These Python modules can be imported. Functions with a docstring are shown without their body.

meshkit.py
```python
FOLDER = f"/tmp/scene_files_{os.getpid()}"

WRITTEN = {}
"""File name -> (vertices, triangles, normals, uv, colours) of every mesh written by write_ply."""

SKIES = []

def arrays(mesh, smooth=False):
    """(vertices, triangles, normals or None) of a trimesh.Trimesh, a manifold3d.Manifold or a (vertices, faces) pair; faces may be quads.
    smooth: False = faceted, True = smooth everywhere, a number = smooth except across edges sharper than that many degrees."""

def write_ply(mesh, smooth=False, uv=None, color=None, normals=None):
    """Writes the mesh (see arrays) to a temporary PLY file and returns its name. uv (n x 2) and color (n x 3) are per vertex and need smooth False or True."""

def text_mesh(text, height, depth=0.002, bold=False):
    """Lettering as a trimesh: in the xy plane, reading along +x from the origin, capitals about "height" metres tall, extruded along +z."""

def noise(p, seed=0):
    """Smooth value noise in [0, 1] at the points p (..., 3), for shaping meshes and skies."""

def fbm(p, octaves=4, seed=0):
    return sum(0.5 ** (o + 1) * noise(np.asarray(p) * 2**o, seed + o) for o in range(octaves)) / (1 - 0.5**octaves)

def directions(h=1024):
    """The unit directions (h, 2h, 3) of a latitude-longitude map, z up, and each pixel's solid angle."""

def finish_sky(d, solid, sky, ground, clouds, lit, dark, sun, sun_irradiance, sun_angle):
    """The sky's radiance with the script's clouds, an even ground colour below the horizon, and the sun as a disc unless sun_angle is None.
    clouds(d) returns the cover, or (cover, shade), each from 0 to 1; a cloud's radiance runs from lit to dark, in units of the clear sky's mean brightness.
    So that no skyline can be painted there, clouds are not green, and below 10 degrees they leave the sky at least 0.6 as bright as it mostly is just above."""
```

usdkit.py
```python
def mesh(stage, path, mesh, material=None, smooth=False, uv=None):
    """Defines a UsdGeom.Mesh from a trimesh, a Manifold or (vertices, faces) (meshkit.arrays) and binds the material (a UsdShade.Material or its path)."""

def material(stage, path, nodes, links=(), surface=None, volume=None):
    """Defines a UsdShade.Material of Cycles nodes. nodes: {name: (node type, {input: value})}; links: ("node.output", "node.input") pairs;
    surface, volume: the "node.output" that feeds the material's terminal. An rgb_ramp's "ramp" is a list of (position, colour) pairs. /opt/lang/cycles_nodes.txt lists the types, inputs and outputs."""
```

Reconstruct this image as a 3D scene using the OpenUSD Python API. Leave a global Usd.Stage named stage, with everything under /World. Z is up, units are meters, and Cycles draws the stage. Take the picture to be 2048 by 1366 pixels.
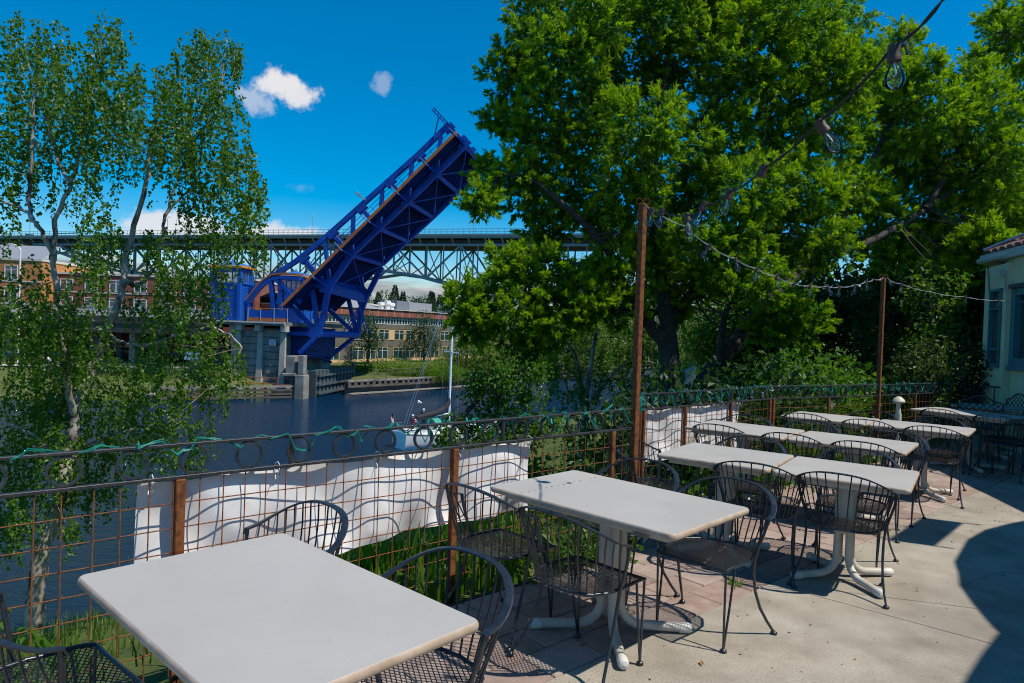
import math, random, json
import numpy as np, trimesh, manifold3d, usdkit, meshkit
from shapely.geometry import Polygon, LineString, box as sbox
from shapely.ops import unary_union
from pxr import Usd, UsdGeom, UsdLux, UsdShade, Gf, Sdf, Vt

stage = Usd.Stage.CreateInMemory()
UsdGeom.SetStageUpAxis(stage, 'Z'); UsdGeom.SetStageMetersPerUnit(stage, 1.0)
UsdGeom.Xform.Define(stage, '/World'); UsdGeom.Scope.Define(stage, '/World/Looks')
pi = math.pi
V = lambda *a: np.array(a, float)

# ------------------------------------------------------------------ camera
EYE = V(0, 0, 1.6256)
CR, CU, CF = V(0.999376, 0.000554, 0.035304), V(-0.035308, 0.015691, 0.999253), V(0, 0.999877, -0.0157)
cam = UsdGeom.Camera.Define(stage, '/World/camera')
cam.CreateHorizontalApertureAttr(36.0); cam.CreateFocalLengthAttr(36.0 * 1359.64 / 2048)
cam.CreateClippingRangeAttr(Gf.Vec2f(0.05, 5000)); cam.CreateExposureAttr(EXPOSURE := 0.5)
M = Gf.Matrix4d(1.0)
for i, r in enumerate((CR, CU, -CF, EYE)): M.SetRow3(i, Gf.Vec3d(*map(float, r)))
cam.AddTransformOp().Set(M)

# ------------------------------------------------------------------ sun and sky
SUN_AZ, SUN_EL = math.radians(114), math.radians(58.5)      # azimuth from the view axis (+y) towards +x
SUN = V(math.sin(SUN_AZ) * math.cos(SUN_EL), math.cos(SUN_AZ) * math.cos(SUN_EL), math.sin(SUN_EL))
sun = UsdLux.DistantLight.Define(stage, '/World/sun')
sun.CreateIntensityAttr(0.88); sun.CreateAngleAttr(0.53); sun.CreateColorAttr(Gf.Vec3f(1.0, 0.94, 0.83)); sun.CreateNormalizeAttr(True)
zx = SUN; xx = np.cross(V(0, 0, 1), zx); xx /= np.linalg.norm(xx); yx = np.cross(zx, xx)
M = Gf.Matrix4d(1.0)
for i, r in enumerate((xx, yx, zx)): M.SetRow3(i, Gf.Vec3d(*map(float, r)))
sun.AddTransformOp().Set(M)

SKY_STRENGTH, CLOUD = 0.098, 7.2
def sky_material():
    n = {'tc': ('texture_coordinate', {}),
         'sky': ('sky_texture', {'sky_type': 'single_scattering', 'sun_disc': False, 'sun_elevation': SUN_EL, 'sun_rotation': SUN_AZ, 'altitude': 100.0, 'air_density': 1.0, 'aerosol_density': 0.35, 'ozone_density': 3.0}),
         'sat': ('hsv', {'hue': 0.494, 'saturation': 1.75, 'value': 1.0, 'fac': 1.0}),
         'xyz': ('separate_xyz', {}),
         # low bank of cloud all round the horizon
         'mp': ('mapping', {'mapping_type': 'point', 'scale': (6.0, 6.0, 26.0)}), 'nz': ('noise_texture', {'scale': 1.0, 'detail': 6.0, 'roughness': 0.6}),
         'band': ('map_range', {'range_type': 'smoothstep', 'from_min': 0.14, 'from_max': 0.03, 'to_min': -0.32, 'to_max': 0.34, 'clamp': True}),
         'sum': ('math', {'math_type': 'add'}), 'cov': ('map_range', {'range_type': 'smoothstep', 'from_min': 0.52, 'from_max': 0.72, 'to_min': 0.0, 'to_max': 0.9, 'clamp': True}),
         'mp2': ('mapping', {'mapping_type': 'point', 'scale': (9.0, 9.0, 60.0)}), 'nz2': ('noise_texture', {'scale': 1.0, 'detail': 5.0, 'roughness': 0.55}),
         'tone': ('rgb_ramp', {'ramp': [(0.35, (0.40, 0.43, 0.52)), (0.5, (0.66, 0.66, 0.70)), (0.64, (1.15, 1.1, 1.08))]}),
         'toneb': ('mix', {'mix_type': 'multiply', 'fac': 1.0, 'color2': (CLOUD * .62,) * 3}),
         'm0': ('mix', {'mix_type': 'mix'}),
         'nz3': ('noise_texture', {'scale': 26.0, 'detail': 6.0, 'roughness': 0.62}),
         'bg': ('background_shader', {'strength': SKY_STRENGTH})}
    L = [('sky.color', 'sat.color'), ('tc.generated', 'xyz.vector'), ('tc.generated', 'mp.vector'), ('mp.vector', 'nz.vector'), ('xyz.z', 'band.value'), ('nz.fac', 'sum.value1'), ('band.result', 'sum.value2'), ('sum.value', 'cov.value'),
         ('tc.generated', 'mp2.vector'), ('mp2.vector', 'nz2.vector'), ('nz2.fac', 'tone.fac'), ('tone.color', 'toneb.color1'), ('sat.color', 'm0.color1'), ('toneb.color', 'm0.color2'), ('cov.result', 'm0.fac'), ('tc.generated', 'nz3.vector')]
    last = 'm0.color'
    for i, (c, sc, r, amt) in enumerate([((-0.3230, 0.8930, 0.3135), (1, 1, 1.5), 0.026, 1.0), ((-0.2940, 0.9070, 0.3030), (1, 1, 1.4), 0.022, .95), ((-0.3494, 0.8913, 0.2889), (1.0, 1, 1.2), 0.022, .5), ((-0.1869, 0.926, 0.3279), (1.3, 1, 1.0), 0.014, .30), ((-0.2951, 0.9369, 0.1873), (1, 1, 2.), 0.010, .12), ((-0.318, 0.9373, 0.117), (.75, 1, 2.2), 0.046, .9), ((-0.4388, 0.8901, 0.118), (.6, 1, 2.0), 0.05, .9)]):
        k = f'c{i}'
        n[k + 's'] = ('vector_math', {'math_type': 'subtract', 'vector2': c}); n[k + 'm'] = ('vector_math', {'math_type': 'multiply', 'vector2': sc}); n[k + 'l'] = ('vector_math', {'math_type': 'length'})
        n[k + 'a'] = ('math', {'math_type': 'multiply_add', 'value2': 0.085, 'value3': -0.0425}); n[k + 'p'] = ('math', {'math_type': 'add'})
        n[k + 'r'] = ('map_range', {'range_type': 'smoothstep', 'from_min': r + .006, 'from_max': r - .014, 'to_min': 0.0, 'to_max': amt, 'clamp': True})
        n[k + 'x'] = ('mix', {'mix_type': 'mix', 'color2': (CLOUD * .80, CLOUD * .80, CLOUD * .83)})
        L += [('tc.generated', k + 's.vector1'), (k + 's.vector', k + 'm.vector1'), (k + 'm.vector', k + 'l.vector1'), ('nz3.fac', k + 'a.value1'), (k + 'l.value', k + 'p.value1'), (k + 'a.value', k + 'p.value2'), (k + 'p.value', k + 'r.value'),
              (last, k + 'x.color1'), (k + 'r.result', k + 'x.fac')]
        last = k + 'x.color'
    L.append((last, 'bg.color'))
    return usdkit.material(stage, '/World/Looks/sky', n, L, surface='bg.background')
dome = UsdLux.DomeLight.Define(stage, '/World/sky'); dome.CreateIntensityAttr(1.0)
dome.GetPrim().SetCustomDataByKey('kind', 'structure')
UsdShade.MaterialBindingAPI.Apply(dome.GetPrim()).Bind(sky_material())

# ------------------------------------------------------------------ helpers
class MB:
    "collects shapes, all in one mesh"
    def __init__(s): s.v, s.f, s.n = [], [], 0
    def add(s, v, f):
        v = np.asarray(v, float).reshape(-1, 3); f = np.asarray(f, int)
        if f.shape[1] == 4: f = np.vstack([f[:, [0, 1, 2]], f[:, [0, 2, 3]]])
        s.v.append(v); s.f.append(f + s.n); s.n += len(v); return s
    def mesh(s, m): v, f, _ = meshkit.arrays(m); return s.add(v, f)
    def frame(s, o, x, y, z, ch=0.0):
        "box: corner-centred at o with half-axis vectors x, y, z; ch = chamfer share of every half axis"
        o, x, y, z = map(lambda q: np.asarray(q, float), (o, x, y, z))
        if ch <= 0:
            c = np.array([[a, b, d] for a in (-1, 1) for b in (-1, 1) for d in (-1, 1)], float)
            v = o + c @ np.array([x, y, z])
            return s.add(v, [[0, 1, 3, 2], [4, 6, 7, 5], [0, 4, 5, 1], [2, 3, 7, 6], [0, 2, 6, 4], [1, 5, 7, 3]])
        ln = [np.linalg.norm(q) for q in (x, y, z)]; k = [1 - min(ch / l, .9) for l in ln]
        pts = []
        for a in (-1, 1):
            for b in (-1, 1):
                for d in (-1, 1):
                    pts += [o + a * x + b * k[1] * y + d * k[2] * z, o + a * k[0] * x + b * y + d * k[2] * z, o + a * k[0] * x + b * k[1] * y + d * z]
        return s.mesh(trimesh.convex.convex_hull(np.array(pts)))
    def box(s, lo, hi, ch=0.0):
        lo, hi = np.asarray(lo, float), np.asarray(hi, float); h = (hi - lo) / 2
        return s.frame((lo + hi) / 2, V(h[0], 0, 0), V(0, h[1], 0), V(0, 0, h[2]), ch)
    def bar(s, p, q, w, h, up=(0, 0, 1), ch=0.0):
        p, q, up = (np.asarray(k, float) for k in (p, q, up)); d = q - p; L = np.linalg.norm(d)
        if L < 1e-9: return s
        d /= L
        if abs(d @ up) / np.linalg.norm(up) > .97: up = V(0, 1, 0) if abs(d[1]) < .9 else V(1, 0, 0)
        sd = np.cross(d, up); sd /= np.linalg.norm(sd); u = np.cross(sd, d)
        return s.frame((p + q) / 2, d * L / 2, sd * w / 2, u * h / 2, ch)
    def tube(s, pts, r, n=6, caps=True, flat=None):
        "flat: (width, thickness) cross-section multipliers instead of round"
        p = np.asarray(pts, float); m = len(p); r = np.broadcast_to(np.asarray(r, float), (m,))
        t = np.gradient(p, axis=0); t /= np.linalg.norm(t, axis=1, keepdims=True) + 1e-12
        a = np.cross(t[0], V(0, 0, 1) if abs(t[0][2]) < .9 else V(1, 0, 0)); a /= np.linalg.norm(a)
        A = []
        for k in range(m):
            a = a - t[k] * (a @ t[k]); a /= np.linalg.norm(a) + 1e-12; A.append(a.copy())
        A = np.array(A); B = np.cross(t, A); g = np.arange(n) * 2 * pi / n + (pi / 4 if n == 4 else 0)
        fx, fy = flat or (1, 1)
        v = p[:, None] + r[:, None, None] * (fx * np.cos(g)[None, :, None] * A[:, None] + fy * np.sin(g)[None, :, None] * B[:, None])
        i, j = np.meshgrid(np.arange(m - 1), np.arange(n), indexing='ij')
        f = np.stack([i * n + j, i * n + (j + 1) % n, (i + 1) * n + (j + 1) % n, (i + 1) * n + j], -1).reshape(-1, 4)
        f = np.vstack([f[:, [0, 1, 2]], f[:, [0, 2, 3]]])
        if caps:
            f = np.vstack([f, [[0, k + 1, k] for k in range(1, n - 1)], [[(m - 1) * n, (m - 1) * n + k, (m - 1) * n + k + 1] for k in range(1, n - 1)]])
        return s.add(v.reshape(-1, 3), f)
    def lathe(s, prof, o=(0, 0, 0), n=16, axis=(0, 0, 1)):
        "prof: (radius, height) pairs along the axis from o"
        o, ax = np.asarray(o, float), np.asarray(axis, float); ax = ax / np.linalg.norm(ax)
        a = np.cross(ax, V(1, 0, 0) if abs(ax[0]) < .9 else V(0, 1, 0)); a /= np.linalg.norm(a); b = np.cross(ax, a)
        g = np.arange(n) * 2 * pi / n; P = np.array(prof, float); m = len(P)
        v = o + P[:, 1][:, None, None] * ax + P[:, 0][:, None, None] * (np.cos(g)[None, :, None] * a + np.sin(g)[None, :, None] * b)
        i, j = np.meshgrid(np.arange(m - 1), np.arange(n), indexing='ij')
        f = np.stack([i * n + j, i * n + (j + 1) % n, (i + 1) * n + (j + 1) % n, (i + 1) * n + j], -1).reshape(-1, 4)
        f = np.vstack([f[:, [0, 1, 2]], f[:, [0, 2, 3]]])
        f = np.vstack([f, [[0, k + 1, k] for k in range(1, n - 1)], [[(m - 1) * n, (m - 1) * n + k, (m - 1) * n + k + 1] for k in range(1, n - 1)]])
        return s.add(v.reshape(-1, 3), f)
    def prism(s, poly, z0, z1):
        if not isinstance(poly, (Polygon,)) and not hasattr(poly, 'geoms'): poly = Polygon(poly)
        for g in getattr(poly, 'geoms', [poly]):
            if g.area < 1e-6: continue
            m = trimesh.creation.extrude_polygon(g, z1 - z0, engine='earcut'); m.apply_translation([0, 0, z0]); s.mesh(m)
        return s
    def out(s): return np.vstack(s.v), np.vstack(s.f)

used = {}
def fresh(parent, name):
    k = (parent, name); c = used.get(k, 0); used[k] = c + 1
    return f'{parent}/{name}' if c == 0 else f'{parent}/{name}_{c:03d}'
def pth(parent): return '/World' if parent is None else str(parent.GetPath())
def obj(name, mb, m, parent=None, smooth=False):
    if mb.n == 0: return None
    return usdkit.mesh(stage, fresh(pth(parent), name), mb.out(), f'/World/Looks/{m}', smooth=smooth).GetPrim()
def tag(o, label=None, cat=None, group=None, kind=None):
    for k, v in (('label', label), ('category', cat), ('group', group), ('kind', kind)):
        if v: o.SetCustomDataByKey(k, v)
    return o
def thing(name, label, cat, loc=(0, 0, 0), rotz=0.0, group=None):
    x = UsdGeom.Xform.Define(stage, fresh('/World', name)); x.AddTranslateOp().Set(Gf.Vec3d(*map(float, loc))); x.AddRotateZOp().Set(math.degrees(rotz))
    return tag(x.GetPrim(), label, cat, group)
def holder(name, parent): return UsdGeom.Xform.Define(stage, fresh(pth(parent), name)).GetPrim()
def dup(root, name, label, loc, rotz, group=None):
    r = thing(name, label, root.GetCustomDataByKey('category'), loc, rotz, group or root.GetCustomDataByKey('group'))
    r.GetReferences().AddInternalReference(root.GetPath()); r.SetInstanceable(True)
    return r
def struct(name, mb, m, smooth=False): return tag(obj(name, mb, m, None, smooth), kind='structure')


# ------------------------------------------------------------------ materials
def mat(name, n, L, surface='p.BSDF'): return usdkit.material(stage, '/World/Looks/' + name, n, L, surface=surface)
def plain(name, col, rough=.5, metallic=0.0, spec=.5, **k):
    return mat(name, {'p': ('principled_bsdf', dict(base_color=col, roughness=rough, metallic=metallic, specular_ior_level=spec, **k))}, [])
def mott(name, stops, scale, rough=.6, bump=0.0, bscale=None, spec=.4, metallic=0.0, detail=6.0, stretch=None, rvar=0.0, bdist=.004, distortion=0.0, speck=None, big=None, coord='position'):
    "colour mottled by noise between the stops [(pos, colour)...]; optional fine relief, specks and large stains"
    src = 'g.position' if coord == 'position' else 'g.object'
    n = {'g': ('geometry', {}) if coord == 'position' else ('texture_coordinate', {}), 'mp': ('mapping', {'mapping_type': 'point', 'scale': stretch or (1, 1, 1)}),
         'nz': ('noise_texture', {'scale': scale, 'detail': detail, 'roughness': .6, 'distortion': distortion}), 'rp': ('rgb_ramp', {'ramp': stops}),
         'p': ('principled_bsdf', {'roughness': rough, 'specular_ior_level': spec, 'metallic': metallic})}
    L = [(src, 'mp.vector'), ('mp.vector', 'nz.vector'), ('nz.fac', 'rp.fac')]
    last = 'rp.color'
    if big:      # (scale, amount, low, high): broad stains multiply the colour
        n['bn'] = ('noise_texture', {'scale': big[0], 'detail': 4.0, 'roughness': .55}); n['br'] = ('rgb_ramp', {'ramp': [(.3, big[1]), (.7, big[2])]}); n['bm'] = ('mix', {'mix_type': 'multiply', 'fac': 1.0})
        L += [('mp.vector', 'bn.vector'), ('bn.fac', 'br.fac'), (last, 'bm.color1'), ('br.color', 'bm.color2')]; last = 'bm.color'
    if speck:    # (scale, colour, from, to)
        n['sn'] = ('noise_texture', {'scale': speck[0], 'detail': 2.0, 'roughness': .7}); n['sr'] = ('map_range', {'from_min': speck[2], 'from_max': speck[3], 'clamp': True}); n['sm'] = ('mix', {'mix_type': 'mix', 'color2': speck[1]})
        L += [('mp.vector', 'sn.vector'), ('sn.fac', 'sr.value'), (last, 'sm.color1'), ('sr.result', 'sm.fac')]; last = 'sm.color'
    L.append((last, 'p.base_color'))
    if bump:
        n['b2'] = ('noise_texture', {'scale': bscale or scale * 3, 'detail': 4.0, 'roughness': .6}); n['bp'] = ('bump', {'strength': bump, 'distance': bdist})
        L += [('mp.vector', 'b2.vector'), ('b2.fac', 'bp.height'), ('bp.normal', 'p.normal')]
    if rvar:
        n['rv'] = ('map_range', {'from_min': .3, 'from_max': .7, 'to_min': rough - rvar, 'to_max': rough + rvar, 'clamp': True}); L += [('nz.fac', 'rv.value'), ('rv.result', 'p.roughness')]
    return mat(name, n, L)
def leaf(name, stops, trans, tfac=.4, rough=.5, spec=.35):
    return mat(name, {'g': ('geometry', {}), 'rp': ('rgb_ramp', {'ramp': stops}), 'p': ('principled_bsdf', {'roughness': rough, 'specular_ior_level': spec}),
                      'rt': ('mix', {'mix_type': 'multiply', 'fac': 1.0, 'color2': trans}), 't': ('translucent_bsdf', {}), 'm': ('mix_closure', {'fac': tfac})},
               [('g.random_per_island', 'rp.fac'), ('rp.color', 'p.base_color'), ('rp.color', 'rt.color1'), ('rt.color', 't.color'), ('p.BSDF', 'm.closure1'), ('t.BSDF', 'm.closure2')], surface='m.closure')
def pane(name, tint, rough=.03, thru=.35):
    return mat(name, {'d': ('principled_bsdf', {'base_color': tint, 'roughness': .4}), 'gl': ('glossy_bsdf', {'color': (.9, .95, 1), 'roughness': rough}), 'fr': ('fresnel', {'IOR': 1.9}), 'm': ('mix_closure', {})},
               [('fr.fac', 'm.fac'), ('d.BSDF', 'm.closure1'), ('gl.BSDF', 'm.closure2')], surface='m.closure')

leaf('birch_leaf', [(0, (.07, .15, .010)), (.5, (.15, .26, .02)), (.85, (.23, .34, .03)), (1, (.33, .42, .07))], (2.2, 2.1, 1.0), .42, .42, .35)
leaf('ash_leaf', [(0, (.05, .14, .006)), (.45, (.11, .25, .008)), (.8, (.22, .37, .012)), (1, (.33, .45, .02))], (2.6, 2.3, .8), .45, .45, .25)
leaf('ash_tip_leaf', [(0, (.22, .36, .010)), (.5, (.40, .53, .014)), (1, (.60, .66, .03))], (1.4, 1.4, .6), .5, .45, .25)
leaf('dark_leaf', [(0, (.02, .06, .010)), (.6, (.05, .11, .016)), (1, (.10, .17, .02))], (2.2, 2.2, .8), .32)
leaf('maple_leaf', [(0, (.06, .13, .012)), (.6, (.12, .20, .02)), (1, (.2, .26, .03))], (2.6, 2.3, .8), .42)
leaf('alder_leaf', [(0, (.06, .14, .012)), (.6, (.14, .24, .02)), (1, (.25, .34, .06))], (2.2, 2.2, 1.0), .38, .42, .3)
leaf('willow_leaf', [(0, (.11, .17, .012)), (.6, (.19, .26, .015)), (1, (.28, .33, .02))], (2.2, 2.1, .8), .35)
leaf('hedge_leaf', [(0, (.10, .19, .008)), (.6, (.19, .29, .012)), (1, (.30, .38, .02))], (2.4, 2.2, .7), .36)
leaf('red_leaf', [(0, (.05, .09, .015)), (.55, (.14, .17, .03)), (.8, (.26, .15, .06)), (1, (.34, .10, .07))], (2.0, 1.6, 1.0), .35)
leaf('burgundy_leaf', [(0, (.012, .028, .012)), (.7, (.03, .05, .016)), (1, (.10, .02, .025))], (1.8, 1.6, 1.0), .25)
leaf('conifer_leaf', [(0, (.012, .045, .02)), (1, (.03, .08, .03))], (1.5, 1.6, 1.0), .2)
leaf('hill_leaf', [(0, (.02, .07, .02)), (1, (.06, .12, .03))], (1.8, 1.8, 1.0), .25)
leaf('iris_leaf', [(0, (.09, .19, .012)), (.6, (.18, .30, .02)), (1, (.29, .40, .04))], (2.6, 2.4, .9), .42, .4, .5)
leaf('ground_leaf', [(0, (.06, .14, .012)), (1, (.18, .28, .03))], (2.4, 2.2, .8), .38)
leaf('grass_leaf', [(0, (.07, .13, .012)), (.6, (.14, .20, .02)), (1, (.25, .27, .05))], (2.0, 2.0, .8), .35)
mott('white_bark', [(.30, (.012, .010, .008)), (.41, (.08, .07, .06)), (.48, (.28, .25, .215)), (.75, (.48, .435, .375))], 5, .7, .5, 20, stretch=(1.6, 1.6, .9))
mott('dark_bark', [(.3, (.018, .015, .012)), (.6, (.055, .045, .036)), (.8, (.09, .075, .06))], 9, .85, .9, 22, stretch=(1, 1, .3), bdist=.02)
mott('twig_bark', [(.3, (.12, .09, .05)), (.7, (.34, .27, .17))], 12, .8)
mott('concrete', [(.30, (.28, .245, .195)), (.5, (.37, .33, .27)), (.70, (.44, .40, .335))], 3.2, .86, .55, 190, speck=(120, (.13, .11, .085), .55, .66), big=(.9, (.74, .73, .73), (1.06, 1.05, 1.03)), bdist=.003, spec=.3)
mott('joint_fill', [(.3, (.07, .065, .055)), (.7, (.12, .11, .095))], 20, .9)
for i, (a, b) in enumerate([((.28, .20, .16), (.40, .30, .25)), ((.31, .235, .195), (.43, .335, .285)), ((.23, .165, .14), (.34, .255, .215)), ((.33, .26, .22), (.46, .37, .32))]):
    mott(f'paver_{"abcd"[i]}', [(.3, a), (.7, b)], 9, .88, .6, 120, speck=(150, (.12, .085, .07), .60, .72), big=(2.5, (.75, .74, .74), (1.05, 1.04, 1.03)), spec=.25)
mott('soil', [(.3, (.035, .028, .02)), (.7, (.09, .07, .05))], 14, .95, .9, 30, bdist=.03)
mott('bank_grass', [(.25, (.045, .07, .012)), (.5, (.09, .125, .018)), (.75, (.16, .17, .04))], 1.6, .95, .9, 25, bdist=.05, big=(.25, (.6, .65, .6), (1.2, 1.1, 1.0)))
mott('far_ground', [(.3, (.05, .075, .015)), (.7, (.12, .125, .03))], .5, .95, .6, 4, bdist=.1)
mott('asphalt', [(.3, (.05, .05, .052)), (.7, (.085, .085, .088))], 1.5, .9)
mott('pathway', [(.3, (.32, .29, .26)), (.7, (.44, .41, .38))], .8, .9)
mott('table_white', [(.3, (.385, .368, .345)), (.7, (.42, .402, .378))], 2.0, .55, .06, 260, rvar=.08, speck=(55, (.27, .235, .19), .70, .80), big=(2.2, (.95, .945, .935), (1.0, 1.0, 1.0)), spec=.25, bdist=.001)
mott('table_edge', [(.3, (.33, .23, .16)), (.55, (.45, .345, .26)), (.7, (.53, .43, .34))], 11, .5)
mott('cream_metal', [(.3, (.50, .47, .42)), (.7, (.60, .575, .52))], 6, .42, big=(8, (.80, .78, .74), (1.0, 1.0, 1.0)))
plain('foot_cap', (.62, .60, .56), .5)
mott('chair_metal', [(.3, (.011, .015, .021)), (.7, (.020, .027, .036))], 30, .30, .12, 240, spec=.6, rvar=.06, coord='object')
mott('black_iron', [(.3, (.012, .013, .015)), (.62, (.030, .030, .033)), (.75, (.10, .055, .035))], 24, .45, .25, 150, spec=.55)
mott('rust', [(.25, (.055, .018, .009)), (.45, (.135, .045, .016)), (.6, (.22, .08, .026)), (.78, (.08, .034, .019))], 30, .85, .5, 140, spec=.25, detail=8)
mott('rust_wire', [(.3, (.10, .034, .014)), (.7, (.27, .10, .034))], 40, .85, spec=.25)
mott('canvas_white', [(.3, (.70, .69, .70)), (.7, (.80, .79, .79))], 4, .75, .12, 60, spec=.2, big=(7, (.90, .89, .87), (1, 1, 1)))
plain('green_wire', (.008, .19, .14), .4, spec=.5)
plain('mini_socket', (.012, .27, .20), .4)
plain('mini_bulb', (.55, .75, .75), .1, transmission_weight=.6)
plain('black_cable', (.012, .012, .014), .5)
plain('grey_cable', (.26, .27, .28), .45)
mott('socket_brown', [(.3, (.030, .017, .014)), (.7, (.085, .045, .034))], 60, .5)
mat('bulb_glass', {'t': ('transparent_bsdf', {'color': (.97, .985, .99)}), 'gl': ('glossy_bsdf', {'color': (1, 1, 1), 'roughness': .015}), 'fr': ('fresnel', {'IOR': 1.42}), 'm': ('mix_closure', {})},
    [('fr.fac', 'm.fac'), ('t.BSDF', 'm.closure1'), ('gl.BSDF', 'm.closure2')], surface='m.closure')
plain('filament', (.75, .72, .66), .3, metallic=.7)
# bridge
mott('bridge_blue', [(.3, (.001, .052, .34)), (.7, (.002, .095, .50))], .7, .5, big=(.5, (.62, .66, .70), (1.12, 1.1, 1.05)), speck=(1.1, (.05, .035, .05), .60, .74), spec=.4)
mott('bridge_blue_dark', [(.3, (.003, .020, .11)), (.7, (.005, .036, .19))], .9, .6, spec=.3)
mott('tower_blue', [(.3, (.005, .08, .40)), (.7, (.008, .115, .50))], .9, .5)
mott('bridge_orange', [(.3, (.36, .10, .035)), (.7, (.55, .17, .055))], 1.2, .6)
plain('orange_trim', (.62, .24, .02), .5)
plain('roof_blue', (.03, .14, .42), .45)
plain('rail_pale', (.30, .40, .52), .5)
mott('pier_concrete', [(.3, (.16, .15, .14)), (.55, (.27, .25, .225)), (.75, (.36, .335, .30))], .9, .9, .5, 6, stretch=(1, 1, .5), big=(.3, (.6, .6, .6), (1.1, 1.08, 1.05)), bdist=.03)
mott('pilaster_concrete', [(.3, (.34, .305, .265)), (.7, (.46, .42, .365))], 1.4, .9, .4, 8, bdist=.02)
mott('toe_concrete', [(.3, (.20, .185, .16)), (.7, (.33, .305, .27))], 1.2, .9, .4, 8, big=(.8, (.7, .7, .68), (1.05, 1.05, 1.05)), bdist=.02)
mott('wet_concrete', [(.3, (.04, .055, .06)), (.7, (.10, .12, .12))], .9, .7, .5, 6, stretch=(1, 1, 2.5), bdist=.03)
mott('timber', [(.3, (.045, .037, .031)), (.6, (.12, .10, .085)), (.8, (.20, .175, .15))], 2.2, .9, .6, 14, stretch=(.4, .4, 3), bdist=.02)
mott('timber_light', [(.3, (.18, .155, .13)), (.7, (.33, .29, .245))], 2, .9)
mott('steel_teal', [(.3, (.12, .20, .235)), (.7, (.19, .28, .31))], .3, .6)
mott('deck_dark', [(.3, (.035, .035, .034)), (.7, (.075, .07, .065))], .2, .9)
plain('rail_teal', (.10, .24, .30), .6)
plain('lamp_grey', (.25, .28, .3), .5)
# buildings
mott('brick_orange', [(.3, (.42, .17, .055)), (.7, (.58, .26, .085))], .6, .9)
mott('brick_red', [(.3, (.20, .062, .042)), (.7, (.31, .11, .075))], .8, .9, big=(.2, (.85, .85, .85), (1.05, 1.05, 1.05)))
mott('siding_olive', [(.3, (.115, .108, .080)), (.7, (.15, .142, .108))], .7, .85)
plain('panel_tan', (.62, .40, .20), .7)
plain('frame_white', (.72, .71, .68), .5)
plain('frame_tan', (.66, .47, .20), .6)
plain('roof_grey', (.24, .25, .28), .7)
plain('mech_grey', (.16, .17, .20), .6)
plain('cream_band', (.60, .56, .48), .7)
pane('office_pane', (.015, .045, .05)); pane('dark_pane', (.006, .010, .012))
pane('cafe_pane', (.012, .018, .010), .01)
mott('stucco', [(.3, (.60, .58, .38)), (.7, (.70, .68, .47))], 3, .9, .35, 120, big=(1.0, (.86, .87, .84), (1, 1, 1)))
plain('teal_frame', (.025, .155, .175), .45)
mott('roof_tile', [(.3, (.10, .055, .05)), (.7, (.19, .115, .10))], 8, .75, .4, 50)
plain('gutter_grey', (.42, .45, .44), .45)
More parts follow.
